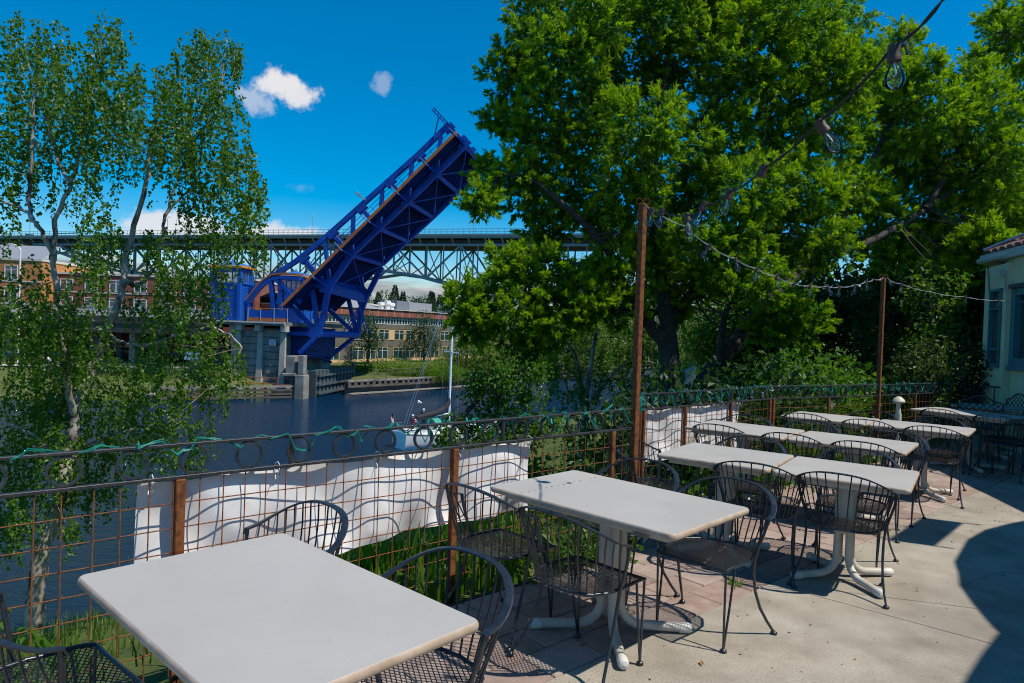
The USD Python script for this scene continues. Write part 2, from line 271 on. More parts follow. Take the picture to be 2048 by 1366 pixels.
# boat, people, cars
plain('hull_white', (.74, .74, .72), .25); plain('mast_white', (.72, .74, .78), .3); plain('sail_cover', (.020, .020, .026), .8); plain('dodger_green', (.03, .30, .22), .7)
plain('steel_bright', (.6, .6, .62), .3, metallic=.8); plain('teak', (.24, .13, .06), .7)
plain('skin', (.50, .29, .20), .6); plain('cloth_maroon', (.16, .03, .04), .85); plain('cloth_navy', (.02, .03, .07), .85); plain('cloth_red', (.50, .05, .07), .85); plain('cloth_white', (.72, .74, .76), .8); plain('cloth_black', (.015, .015, .018), .8)
plain('hair_dark', (.03, .02, .015), .7); plain('flag_red', (.48, .03, .05), .7); plain('flag_white', (.75, .75, .74), .7); plain('flag_blue', (.03, .05, .2), .7)
plain('car_black', (.010, .011, .014), .25, spec=.6); plain('car_blue', (.016, .03, .07), .25, spec=.6); plain('car_grey', (.09, .10, .105), .3, spec=.6); plain('tyre', (.02, .02, .02), .85); plain('rim', (.4, .4, .42), .4, metallic=.7); pane('car_glass', (.01, .012, .014)); plain('tail_red', (.4, .02, .02), .3)
plain('sign_blue', (.30, .50, .72), .6); plain('sign_ink', (.015, .03, .10), .7); plain('sign_white', (.62, .68, .74), .6)
plain('path_light_metal', (.55, .50, .40), .55); plain('gull_white', (.80, .80, .80), .7)
mott('rock', [(.3, (.12, .11, .10)), (.7, (.30, .28, .26))], 1.2, .9, .6, 8)
mott('dry_leaf', [(.3, (.20, .09, .04)), (.7, (.34, .17, .07))], 30, .8)

def water_mat():
    n = {'g': ('geometry', {}), 'mp': ('mapping', {'mapping_type': 'point', 'scale': (1.0, 1.9, 1.0), 'rotation': (0, 0, .75)}), 'n1': ('noise_texture', {'scale': .55, 'detail': 5.0, 'roughness': .62, 'distortion': .4}),
         'n2': ('noise_texture', {'scale': 3.2, 'detail': 4.0, 'roughness': .6}), 'mx': ('mix_float', {'fac': .35}), 'b': ('bump', {'strength': 1.0, 'distance': 1.1}),
         'p': ('principled_bsdf', {'base_color': (.001, .028, .070), 'roughness': .06, 'specular_ior_level': .34, 'specular_tint': (.5, .78, 1.0), 'ior': 1.33})}
    return mat('water', n, [('g.position', 'mp.vector'), ('mp.vector', 'n1.vector'), ('mp.vector', 'n2.vector'), ('n1.fac', 'mx.a'), ('n2.fac', 'mx.b'), ('mx.result', 'b.height'), ('b.normal', 'p.normal')])
water_mat()

BIRCH_STEMS=[[[-5.91,8.4,-2.56],[-5.79,8.4,-1.8],[-5.74,8.4,-1.3],[-5.66,8.5,-0.83],[-5.56,8.5,-0.44],[-5.56,8.6,-0.08],[-5.5,8.6,0.3],[-5.48,8.7,0.67],[-5.36,8.8,1.06],[-5.24,8.8,1.45],[-5.12,8.8,1.78],[-5.1,8.9,2.11],[-5.12,9.0,2.51],[-4.97,9.0,3.05],[-4.88,9.0,3.51],[-4.86,9.0,3.9],[-4.79,9.1,4.4],[-4.64,9.1,4.74]],[[-5.5,8.6,0.3],[-5.48,8.4,0.82],[-5.49,8.3,1.32],[-5.48,8.2,1.8],[-5.54,8.2,2.16],[-5.49,8.1,2.51],[-5.44,8.1,2.87],[-5.31,8.1,3.17],[-5.23,8.1,3.47],[-5.18,8.1,3.77],[-5.11,8.1,4.18],[-5.08,8.1,4.54]],[[-5.52,8.15,2.34],[-5.62,8.1,2.57],[-5.68,8.0,2.73],[-5.83,8.0,2.87],[-6.06,8.0,2.95],[-6.3,8.0,3.12]],[[-5.68,8.0,2.73],[-5.72,8.0,3.02],[-5.64,7.9,3.35],[-5.62,7.9,3.87],[-5.6,7.9,4.33]],[[-5.31,8.1,3.17],[-5.55,8.2,3.54],[-5.74,8.3,3.99]],[[-5.1,8.9,2.11],[-4.93,9.1,2.13],[-4.81,9.2,2.52],[-4.75,9.2,2.95],[-4.65,9.2,3.29],[-4.43,9.2,3.91],[-4.11,9.2,4.39],[-4.05,9.2,4.73]],[[-4.75,9.2,2.95],[-4.53,9.3,3.32],[-4.12,9.3,3.54],[-3.82,9.3,3.72]],[[-5.24,8.8,1.45],[-4.82,8.7,1.27],[-4.39,8.6,1.35],[-4.09,8.5,1.47],[-3.81,8.5,1.53],[-3.56,8.5,1.46],[-3.37,8.5,1.3]],[[-4.86,9.0,3.9],[-4.6,9.0,4.11],[-4.33,9.1,4.28],[-4.07,9.1,4.62]],[[-5.56,8.5,-0.44],[-5.67,8.4,-0.05],[-5.92,8.3,0.2],[-6.15,8.2,0.27]],[[-5.56,8.6,-0.08],[-5.18,8.6,0.06],[-4.8,8.6,0.2],[-4.36,8.6,0.28]]]
BIRCH_LOBES=[[-6.73,9.21,5.37,0.3],[-6.33,9.22,5.36,0.27],[-6.2,8.63,4.7,0.44],[-5.33,8.17,4.44,0.45],[-4.73,7.71,4.68,0.26],[-4.99,8.37,5.13,0.22],[-6.03,8.42,4.01,0.46],[-4.95,7.69,3.83,0.34],[-4.6,7.7,4.23,0.37],[-5.54,9.6,4.32,0.46],[-4.77,8.9,4.79,0.29],[-4.16,8.07,4.09,0.36],[-4.02,8.47,4.9,0.31],[-4.22,9.55,5.43,0.32],[-3.94,9.39,5.34,0.17],[-4.36,9.29,4.68,0.44],[-3.62,8.38,4.33,0.28],[-4.29,8.59,3.81,0.35],[-4.05,8.95,3.92,0.43],[-3.21,7.72,3.5,0.26],[-3.45,8.71,3.43,0.26],[-3.12,8.14,3.02,0.19],[-3.54,9.36,2.75,0.19],[-3.19,7.73,2.88,0.28],[-4.16,8.96,3.2,0.33],[-4.05,9.34,2.66,0.27],[-5.94,8.05,3.38,0.3],[-7.04,9.39,2.9,0.24],[-5.93,9.34,3.69,0.24],[-4.72,7.64,2.81,0.22],[-5.4,9.02,2.64,0.3],[-4.74,7.6,2.25,0.22],[-4.43,8.61,2.62,0.28],[-4.16,8.47,2.24,0.31],[-3.69,8.01,2.04,0.29],[-4.22,8.25,1.85,0.27],[-5.05,9.21,1.86,0.24],[-6.04,8.23,2.03,0.36],[-5.55,7.9,1.67,0.41],[-6.61,9.0,1.4,0.3],[-5.66,8.5,1.56,0.37],[-6.18,9.2,1.01,0.44],[-5.11,8.07,1.81,0.27],[-5.17,8.24,1.21,0.3],[-5.69,9.2,0.55,0.41],[-5.77,8.61,0.54,0.35],[-6.15,8.61,0.59,0.28],[-4.46,8.07,0.88,0.33],[-3.88,7.63,0.94,0.25],[-5.04,9.47,1.18,0.28],[-3.63,7.77,1.62,0.23],[-3.99,9.29,1.29,0.31],[-3.42,8.34,1.08,0.21],[-4.13,9.5,0.79,0.28],[-4.2,8.4,0.43,0.31],[-5.22,9.47,0.2,0.35],[-5.25,8.71,0.1,0.35],[-5.4,8.08,0.13,0.33],[-6.54,9.08,0.07,0.4],[-6.57,8.95,-0.51,0.33],[-4.08,8.97,0.17,0.2],[-5.43,8.53,-0.51,0.25],[-5.66,8.04,-0.65,0.27],[-5.27,8.88,-0.52,0.23],[-5.03,7.81,-0.74,0.16],[-6.71,8.98,-1.12,0.26],[-4.09,8.87,-0.21,0.16],[-4.22,8.35,-0.06,0.16]]
ASH_STEMS=[[[2.91,12.0,0.24],[2.83,12.0,0.77],[2.77,12.0,1.39],[2.71,12.0,1.91],[2.58,12.0,2.7],[2.39,12.0,3.75],[2.39,12.0,4.89],[2.52,12.0,6.21],[2.6,12.0,7.51]],[[2.78,12.0,1.3],[2.38,11.8,1.81],[2.0,11.6,2.18],[1.72,11.4,2.71],[1.39,11.2,3.17],[0.86,11.0,3.61],[0.36,10.9,3.97],[-0.28,10.8,4.08]],[[2.59,11.9,1.56],[2.17,11.6,1.97],[1.61,11.3,2.03],[0.92,11.0,2.08],[0.26,10.8,2.2],[-0.52,10.6,1.93]],[[2.73,12.0,1.74],[3.01,12.1,2.19],[3.33,12.2,2.56],[3.79,12.3,3.22],[4.41,12.4,4.25],[4.77,12.5,5.29],[5.09,12.5,6.48],[5.22,12.5,7.67]],[[2.39,12.0,3.75],[1.83,11.7,4.45],[1.35,11.5,5.22],[0.88,11.4,6.17],[0.6,11.4,6.99]],[[2.0,11.6,2.18],[1.22,11.0,2.65],[0.64,10.8,2.77],[-0.15,10.5,2.56]],[[2.39,12.0,4.89],[3.03,11.5,5.28],[3.56,11.4,6.02]]]
ASH2_STEMS=[[[3.41,12.6,-0.1],[3.52,12.6,0.65],[3.87,12.6,1.18],[4.34,12.7,1.79],[4.82,12.8,2.38],[5.81,13.4,3.13],[7.08,14.0,3.64],[8.97,15.0,4.6],[10.37,15.5,5.64],[11.33,15.8,6.79]],[[5.81,13.4,3.13],[6.64,14.0,4.24],[7.52,14.6,5.44],[8.32,15.0,6.99],[8.38,15.0,8.19]],[[8.97,15.0,4.6],[9.61,15.2,5.66],[10.41,15.5,7.23],[11.01,15.5,8.83]],[[3.87,12.6,1.18],[3.86,12.5,1.78],[4.03,12.4,2.33],[4.55,11.6,1.97]]]
ASH_LOBES=[[0.39,12.64,7.65,0.65],[1.14,10.94,6.71,0.68],[2.2,11.49,7.09,0.76],[3.62,12.63,7.67,0.88],[4.29,11.46,6.98,0.76],[5.55,12.4,7.36,0.68],[3.09,12.12,8.11,0.89],[4.65,13.04,8.65,0.86],[1.82,13.18,8.63,0.87],[0.0,12.43,6.82,0.37],[-0.12,12.66,6.36,0.51],[0.6,10.83,5.86,0.64],[1.7,12.4,6.32,0.82],[2.87,12.77,6.51,0.75],[3.6,11.52,6.06,0.76],[4.78,11.95,6.18,0.79],[5.55,11.74,6.21,0.56],[-0.28,13.08,5.66,0.4],[0.34,11.29,4.96,0.62],[1.28,11.53,4.98,0.72],[1.99,10.4,4.68,0.61],[3.24,11.58,4.89,0.72],[4.56,12.17,5.19,0.76],[5.87,13.02,5.57,0.72],[-0.48,12.99,4.58,0.36],[0.17,11.32,4.05,0.54],[1.11,13.17,4.38,0.73],[1.89,10.93,3.87,0.56],[3.22,12.71,4.18,0.7],[3.7,10.84,3.92,0.6],[4.86,11.53,4.09,0.59],[-0.54,10.61,3.6,0.19],[0.55,12.8,3.54,0.47],[2.79,12.72,3.33,0.7],[3.24,10.79,3.02,0.6],[4.61,11.88,3.37,0.61],[5.05,11.12,3.21,0.41],[1.53,11.78,3.51,0.39],[2.21,11.6,2.91,0.43],[1.75,11.4,2.12,0.35],[2.74,12.3,2.28,0.41],[1.49,11.2,2.68,0.3],[-0.07,10.6,2.65,0.3],[0.45,10.8,2.49,0.48],[1.07,11.0,2.28,0.4],[3.26,11.95,2.63,0.44],[3.7,10.7,2.56,0.43],[4.89,11.6,1.98,0.43],[4.46,11.8,1.88,0.35],[-0.74,10.4,2.0,0.29],[-0.13,10.6,1.95,0.48],[0.59,10.8,1.82,0.44],[1.24,11.0,2.01,0.32],[-0.57,10.4,1.66,0.23],[0.29,10.8,1.41,0.22]]
ASH2_LOBES=[[9.16,16.62,8.89,0.49],[7.9,14.98,7.51,0.5],[8.24,15.45,6.91,0.8],[8.56,14.36,6.46,0.79],[8.17,14.21,7.23,0.47],[9.76,14.75,6.63,0.76],[9.93,15.16,7.65,0.39],[11.84,16.8,8.82,0.68],[11.73,16.69,9.62,0.47],[11.5,15.54,8.86,0.57],[11.35,15.47,7.25,0.8],[8.74,16.07,5.96,0.95],[10.25,16.61,6.02,1.04],[10.57,15.14,5.57,0.95],[12.29,16.42,6.17,0.85],[7.94,15.32,4.51,0.73],[9.5,15.86,4.66,0.87],[10.93,16.27,4.78,0.84],[8.69,15.6,3.79,0.57],[10.05,16.13,4.01,0.53],[11.92,16.15,4.79,0.71],[6.93,14.22,4.81,0.63],[9.7,14.31,3.67,0.37],[9.98,14.2,3.87,0.37],[9.35,14.62,3.05,0.38]]
BG_TREES=[{"stem":[[8.0,17.0,-1.08],[7.87,17.0,0.42],[7.76,17.0,1.67],[7.88,17.0,3.17]],"lobes":[[7.51,16.43,2.64,0.85],[7.18,16.41,1.66,0.72],[7.88,16.1,1.57,0.77],[7.48,16.43,0.7,0.6],[8.51,17.2,2.45,0.76],[7.55,17.77,0.87,0.59],[7.74,16.7,0.2,0.61],[8.36,16.73,0.46,0.62],[7.06,16.83,0.28,0.5]]},{"stem":[[10.68,19.0,-1.06],[10.57,19.0,0.62],[10.56,19.0,2.3],[10.6,19.0,3.98]],"lobes":[[10.54,19.36,3.44,1.14],[10.28,19.57,2.16,1.01],[11.46,19.88,2.2,1.02],[10.17,18.75,1.04,0.97],[11.53,19.41,1.06,0.86],[10.85,18.68,3.4,0.96],[10.7,19.65,0.15,0.79],[11.0,18.46,0.27,0.75],[9.88,19.74,-0.04,0.65]]},{"stem":[[13.68,20.0,-1.41],[13.51,20.0,0.66],[13.43,20.0,2.42],[13.62,20.0,4.77]],"lobes":[[13.23,20.01,3.88,1.25],[13.13,20.45,2.56,1.13],[13.91,20.07,2.73,1.11],[12.51,19.63,1.51,1.01],[14.05,19.99,1.56,0.88],[13.61,19.1,3.81,0.98],[14.12,19.09,4.67,1.26],[15.06,20.06,6.3,1.18]]},{"stem":[[8.31,22.0,-1.62],[8.31,22.0,0.33],[8.39,22.0,2.27]],"lobes":[[8.3,21.95,2.27,1.29],[7.78,22.67,1.26,1.17],[8.67,21.04,3.5,1.08],[8.74,22.11,0.82,0.98],[7.0,21.98,2.55,1.29],[8.15,22.2,0.14,0.65],[7.24,22.46,0.59,0.83],[6.42,22.05,1.39,0.81],[8.88,22.13,1.64,0.98]]}]
MAPLE={"stem":[[8.27,13.5,-0.06],[8.3,13.5,1.14],[8.29,13.5,2.13],[8.14,13.5,2.92]],"lobes":[[8.14,13.49,2.77,0.36],[7.88,13.62,2.52,0.22],[8.32,13.25,1.94,0.39],[8.13,13.55,1.73,0.36],[8.77,13.67,2.46,0.28],[8.58,13.19,2.91,0.23]]}
BIRCH2_STEMS=[[[1.5,14.0,-1.41],[1.55,14.0,-0.26],[1.57,14.0,0.25],[1.63,14.0,0.88],[1.71,14.0,1.5],[1.74,14.0,2.12]],[[1.53,14.0,0.05],[1.43,14.0,0.56],[1.35,13.8,0.98],[1.16,13.6,1.38]],[[1.57,14.0,0.05],[1.88,14.2,0.45],[2.26,14.4,0.88],[2.59,14.5,1.04],[2.97,14.6,1.32]]]
BIRCH2_LOBES=[[1.06,14.98,1.24,0.5],[1.77,14.54,1.6,0.53],[2.48,14.92,1.4,0.6],[1.1,13.73,0.67,0.45],[2.1,14.0,0.69,0.51],[2.7,13.67,0.73,0.36],[0.66,13.28,1.08,0.35],[1.38,13.23,-0.16,0.44],[2.0,13.64,-0.7,0.5],[1.57,14.75,-1.24,0.49],[2.64,13.49,1.44,0.4],[3.37,14.44,1.12,0.42],[2.27,13.65,-1.3,0.4],[1.65,13.32,-1.74,0.35]]
ALDER_STEMS=[[[0.2,10.5,-0.84],[0.03,10.5,-0.22],[-0.14,10.5,0.32],[-0.24,10.5,0.86]],[[0.03,10.5,-0.22],[0.24,10.6,0.4],[0.3,10.6,1.02]],[[-0.1,10.5,0.16],[-0.46,10.4,0.55]]]
ALDER_LOBES=[[-0.16,10.15,1.03,0.31],[0.21,10.78,1.21,0.33],[-0.55,10.55,0.69,0.28],[-0.15,10.61,0.54,0.35],[-0.49,10.49,0.19,0.28],[0.23,10.26,0.66,0.34],[-0.21,10.54,0.08,0.29],[0.14,11.1,0.09,0.29],[0.4,10.16,1.05,0.22],[-0.7,10.85,0.01,0.21],[-0.12,10.23,-0.25,0.3],[-0.84,10.15,-0.04,0.19],[-0.54,10.32,-0.25,0.26],[-0.23,10.02,-0.03,0.28],[0.07,11.12,-0.37,0.28],[0.36,10.38,0.04,0.26],[0.61,10.13,0.28,0.21],[-0.92,9.9,0.13,0.15],[-0.98,9.98,-0.07,0.15],[-0.81,10.18,0.26,0.16],[-0.47,10.44,0.85,0.26],[-0.01,10.68,0.85,0.31]]
RED_LOBES=[[6.43,10.89,1.34,0.29],[6.76,10.86,1.56,0.29],[6.48,10.63,1.2,0.27],[6.94,10.76,1.37,0.28],[6.31,10.87,1.1,0.19],[6.68,10.59,1.17,0.22]]
DARK_SHRUB_LOBES=[[8.14,12.11,1.04,0.36],[8.3,11.84,1.19,0.35],[8.13,12.07,1.48,0.32],[8.41,11.79,0.9,0.31],[7.97,11.97,0.78,0.26],[8.65,11.9,1.11,0.23]]
WILLOW=[{"stem":[[-8.36,125.0,-8.65],[-8.12,125.0,-2.19],[-8.71,125.0,1.47]],"lobes":[[-8.48,122.63,-0.33,3.07],[-10.96,126.56,-4.2,2.42],[-5.92,126.94,-2.17,3.17],[-8.01,124.9,-5.4,2.76]]},{"stem":[[-1.1,135.0,-8.69],[-1.53,135.0,-2.24],[-2.0,135.0,2.71]],"lobes":[[-2.48,134.33,2.69,3.95],[1.61,137.69,-0.18,4.05],[-4.32,134.25,-1.33,3.55],[-0.24,137.28,-5.29,3.43]]},{"stem":[[9.79,150.0,-8.89],[9.0,150.0,-2.29],[8.21,150.0,4.31]],"lobes":[[7.12,149.51,3.16,4.4],[11.62,149.24,0.02,4.94],[6.25,149.17,-3.46,3.95],[13.48,147.36,4.45,4.33]]},{"stem":[[26.5,165.0,-8.17],[25.58,165.0,0.3],[24.61,165.0,9.97]],"lobes":[[23.17,162.77,7.43,5.98],[29.24,162.29,2.86,5.97],[21.99,160.62,-0.95,5.31],[33.17,165.42,10.3,6.08],[18.3,164.42,14.56,6.04],[23.59,160.25,17.96,5.3]]},{"stem":[[48.68,175.0,-7.39],[48.35,175.0,0.97],[47.94,175.0,11.25]],"lobes":[[44.68,171.56,5.94,7.57],[54.77,179.19,1.14,7.91],[57.1,171.34,8.89,7.56],[45.55,173.73,-1.67,5.11]]},{"stem":[[-25.6,121.0,-4.48],[-25.48,121.0,-0.02],[-25.59,121.0,3.54]],"lobes":[[-25.75,121.9,2.66,1.61],[-24.73,120.23,0.9,1.94],[-25.65,120.82,-1.8,1.95],[-24.49,121.6,-1.33,1.79],[-26.17,120.04,0.41,1.41]]},{"stem":[[-17.33,135.0,-5.28],[-17.48,135.0,-0.81],[-17.71,135.0,3.15]],"lobes":[[-17.18,133.2,3.14,1.96],[-18.93,135.79,0.62,2.4],[-16.33,135.05,0.22,2.38],[-19.06,133.78,-1.84,1.97],[-16.94,134.44,-2.77,2.37],[-15.12,133.75,-1.7,1.57]]},{"stem":[[-34.91,160.0,0.59],[-34.94,160.0,5.29],[-34.93,160.0,8.82]],"lobes":[[-35.48,161.57,7.7,1.66],[-36.14,161.8,4.71,2.14],[-33.79,158.28,2.95,2.09]]},{"stem":[[16.37,150.0,-7.55],[16.13,150.0,-0.93],[15.92,150.0,4.58]],"lobes":[[13.84,149.15,-1.0,4.93],[17.86,147.1,2.44,4.87],[17.17,148.43,-4.14,4.37],[13.02,150.45,-5.49,3.32],[21.8,150.28,-4.06,4.42]]},{"stem":[[31.32,165.0,-7.03],[31.08,165.0,-0.72],[30.89,165.0,4.13]],"lobes":[[28.1,161.52,-1.94,4.75],[32.98,162.66,0.6,5.38],[36.88,163.4,-2.88,4.81],[29.39,163.09,2.86,4.8]]},{"stem":[[47.37,180.0,-6.42],[47.14,180.0,-0.46],[46.93,180.0,4.83]],"lobes":[[44.94,181.82,-0.58,6.02],[51.98,182.88,-1.7,6.05],[54.41,178.35,3.77,6.56],[60.22,179.41,-1.31,5.94]]},{"stem":[[-5.83,130.0,-8.76],[-5.99,130.0,-4.17],[-6.13,130.0,-0.34]],"lobes":[[-6.82,126.34,-2.18,3.16],[-3.54,127.83,-3.99,3.2],[-9.81,130.74,-6.26,2.69],[-2.06,128.51,-6.33,2.65],[-12.57,128.79,-4.35,2.27]]}]
HILL=[[-79.4,420.0,21.0,"r"],[-75.0,430.0,23.2,"c"],[-87.3,440.0,19.1,"c"],[-68.4,450.0,19.6,"r"],[-74.7,460.0,20.9,"c"],[-55.8,420.0,19.6,"r"],[-51.1,430.0,19.3,"c"],[-47.4,440.0,18.6,"c"],[-54.6,450.0,21.4,"c"],[-45.2,460.0,18.9,"c"],[-90.1,420.0,17.5,"r"],[-60.6,430.0,18.0,"r"],[-37.7,440.0,17.0,"r"],[-31.9,450.0,16.9,"c"],[-164.7,460.0,21.7,"r"]]
HEDGE=[[-25.42,114.42,-6.04,2.27],[-22.7,114.27,-5.6,2.27],[-20.09,115.22,-5.73,2.54],[-16.79,113.04,-5.66,2.33],[-14.32,113.27,-5.58,2.17],[-12.06,115.55,-5.64,2.21],[-24.0,114.0,-7.9,1.68],[-21.41,115.84,-7.86,2.04],[-17.49,112.56,-7.48,1.82],[-14.93,115.13,-7.41,1.86],[-26.99,113.89,-5.48,1.34],[-9.79,113.89,-5.71,2.01]]
SPAN1=[[0.98,5.29,2.65],[0.99,5.0,2.55],[0.98,4.6,2.47],[1.01,4.05,2.35],[1.03,3.75,2.35],[1.12,3.6,2.4],[1.08,3.0,2.38],[1.12,2.55,2.45],[1.15,2.12,2.55],[1.19,1.95,2.61],[1.2,1.75,2.65]]
BULBS1=[[0.99,5.0,2.55,8],[0.98,4.6,2.48,10],[1.01,4.05,2.35,-12],[1.03,3.75,2.36,22],[1.12,3.6,2.4,12],[1.08,3.0,2.38,20],[1.12,2.55,2.44,-30],[1.15,2.12,2.54,-3]]
SPAN2=[[0.978,5.29,2.644],[1.46,5.81,2.56],[1.73,6.08,2.45],[2.08,6.43,2.38],[2.4,6.76,2.33],[2.72,7.07,2.29],[3.04,7.4,2.25],[3.35,7.71,2.26],[3.72,8.09,2.29],[3.99,8.36,2.31],[4.36,8.73,2.37],[4.68,9.06,2.45],[4.88,9.26,2.5],[5.143,9.49,2.544]]
SPAN3=[[5.14,9.49,2.55],[5.2,9.5,2.54],[5.46,9.6,2.48],[5.99,9.8,2.4],[6.63,10.0,2.36],[7.26,10.2,2.34],[7.81,10.3,2.35]]
LAMPS3=[[5.2,9.5,2.54],[5.46,9.6,2.48],[6.63,10.0,2.36],[7.26,10.2,2.34]]


class T:
    "a thing whose geometry is given in world coordinates and stored about its base"
    def __init__(s, name, label, cat, loc, group=None): s.loc = np.asarray(loc, float); s.p = thing(name, label, cat, loc, 0.0, group)
    def add(s, name, mb, m, parent=None, smooth=False, label=None, kind=None):
        if mb.n == 0: return None
        mb.v = [v - s.loc for v in mb.v]
        o = obj(name, mb, m, parent or s.p, smooth)
        return tag(o, label, None, None, kind)
    def hold(s, name): return holder(name, s.p)

# ------------------------------------------------------------------ setting: ground, water, banks
FA, FD = V(-2.005, 2.677), V(.75016, .66126); FN = V(-FD[1], FD[0])          # near fence: origin, direction, outward normal
def fp(s, q, z=0.0): return V(*(FA + FD * s + FN * q), z)
ZW = -8.6
water = MB(); 
gx = np.concatenate([[-3000, -600, -200], np.arange(-140, 141, 40), [220, 600, 3000]]); gy = np.concatenate([[-400, -60], np.arange(-20, 320, 40), [500, 1200, 4000]])
gv = np.array([[x, y, ZW] for y in gy for x in gx], float); nx = len(gx)
water.add(gv, [[j * nx + i, j * nx + i + 1, (j + 1) * nx + i + 1, (j + 1) * nx + i] for j in range(len(gy) - 1) for i in range(nx - 1)])
struct('water', water, 'water')
def bank_z(s, q):
    q = np.where(q > 0, q / (1 + np.clip(s - 5.5, 0, 40) * .13), q)
    z = np.where(q < .12, -.13, np.where(q < 10.5, -.05 - (q - .12) * .36, -3.79 - (q - 10.5) * 1.0))
    return z
qs = np.concatenate([np.array([-90, -40, -20, -8, -3, -1.3, -.2, .1]), np.arange(.4, 10.6, .6), np.arange(11, 18, 1.0)]); ss = np.concatenate([np.arange(-40, -8, 4.0), np.arange(-8, 24, .6), np.arange(24, 140, 6.0)])
S, Q = np.meshgrid(ss, qs, indexing='ij'); Z = bank_z(S, Q) + np.where(Q > .3, .35 * (meshkit.fbm(np.stack([S * .6, Q * .6, 0 * S], -1), 3, 4) - .5), 0)
gv = np.stack([FA[0] + FD[0] * S + FN[0] * Q, FA[1] + FD[1] * S + FN[1] * Q, Z], -1).reshape(-1, 3); nq = len(qs)
nb = MB(); nb.add(gv, [[i * nq + j, (i + 1) * nq + j, (i + 1) * nq + j + 1, i * nq + j + 1] for i in range(len(ss) - 1) for j in range(nq - 1)])
struct('near_bank', nb, 'bank_grass', True)
def ground_at(x, y):
    r = V(x, y) - FA; return float(bank_z(np.array(r @ FD), np.array(r @ FN)))

SHORE = [(-700, 10), (-160, 55), (-80, 73), (-59.8, 79.6), (-50, 82.9), (-44.9, 84.7), (-39.5, 86.6), (-34.6, 90.3), (-30.2, 95.2), (-25.6, 107.6), (-17.4, 109.5), (-8.9, 119.8), (3, 139.8), (20.3, 174.1), (60, 245), (160, 400), (700, 1200)]
sh = np.array(LineString(SHORE).segmentize(6.0).coords) if hasattr(LineString, 'segmentize') else np.array(SHORE, float)
tn = np.gradient(sh, axis=0); tn /= np.linalg.norm(tn, axis=1, keepdims=True); nn = np.stack([-tn[:, 1], tn[:, 0]], 1)
for _ in range(12): nn = (np.roll(nn, 1, 0) + nn * 2 + np.roll(nn, -1, 0)); nn[0] = nn[1]; nn[-1] = nn[-2]; nn /= np.linalg.norm(nn, axis=1, keepdims=True)
offs = [(0, -8.9), (.6, -8.2), (2.0, -7.2), (5.0, -6.2), (9, -5.35), (14, -5.15), (40, -4.9), (90, -4.5), (220, 2), (420, 8), (1200, 30), (2600, 40)]
fb = MB(); k = len(offs)
fv = np.array([[*(p + n_ * o), z + (0.5 * (meshkit.noise(np.array([p[0] * .25, p[1] * .25, o])) - .5) if 1 < o < 8 else 0)] for p, n_ in zip(sh, nn) for o, z in offs])
fb.add(fv, [[i * k + j, (i + 1) * k + j, (i + 1) * k + j + 1, i * k + j + 1] for i in range(len(sh) - 1) for j in range(k - 1)])
struct('far_bank', fb, 'far_ground', True)
def shore_pt(i_off, x): 
    "a point on the far bank at offset i_off from the shore, near abscissa x"
    j = int(np.argmin(np.abs(sh[:, 0] - x))); return sh[j] + nn[j] * i_off
# promenade path along the left part of the far bank
pm = MB(); L1 = [shore_pt(9.3, x) for x in np.arange(-120, -38, 4)]; L2 = [shore_pt(12.2, x) for x in np.arange(-120, -38, 4)]
pv = []; 
for a_, b_ in zip(L1, L2): pv += [[*a_, -5.20], [*b_, -5.14]]
pm.add(pv, [[2 * i, 2 * i + 2, 2 * i + 3, 2 * i + 1] for i in range(len(L1) - 1)]); struct('promenade_path', pm, 'pathway')

# terrace: one slab of exposed aggregate cut by joints, and a strip of pavers along the fence
def poly_sq(s0, s1, q0, q1): return Polygon([tuple(fp(s, q)[:2]) for s, q in ((s0, q0), (s1, q0), (s1, q1), (s0, q1))])
def half(p, d_, side, big=40):
    d_ = np.asarray(d_, float); d_ /= np.linalg.norm(d_); n_ = V(-d_[1], d_[0]) * side; p = np.asarray(p, float)
    return Polygon([tuple(p - d_ * big), tuple(p + d_ * big), tuple(p + d_ * big + n_ * big), tuple(p - d_ * big + n_ * big)])
slab = poly_sq(-6, 15, -14, -1.125).union(poly_sq(12.1, 15, -2, .35))
cuts = [((1.992, 4.333), (.809, -.715)), ((2.179, 4.421), (1.016, -.28)), ((3.75, 6.3), (1.0, -.12)), ((5.2, 8.0), (1.0, -.02)), ((.25, 2.0), (.70, -.75)), ((-.9, .8), (.68, -.75))]
pieces = [slab]
for p, d_ in cuts:
    new = []
    for g in pieces:
        for sd in (1, -1):
            c_ = g.intersection(half(V(*p) + V(-d_[1], d_[0]) * .0035 * sd, d_, sd)); new += [h for h in getattr(c_, 'geoms', [c_]) if h.area > .02]
    pieces = new
ter = tag(UsdGeom.Xform.Define(stage, '/World/terrace').GetPrim(), kind='structure')
for g in pieces: obj('concrete_slab', MB().prism(g, -.12, 0.0), 'concrete', ter)
obj('joint_bed', MB().prism(slab.buffer(-.01), -.14, -.014), 'joint_fill', ter)
rng = np.random.default_rng(11)
pv_a, pv_b = poly_sq(-3.0, 4.0, -1.115, -.10), poly_sq(4.0, 12.1, -1.115, .30)
obj('paver_bed', MB().prism(unary_union([pv_a, pv_b]), -.14, -.016), 'soil', ter)
PL, PW = .36, .24
area = unary_union([pv_a, pv_b])
row = 0; q = -1.115
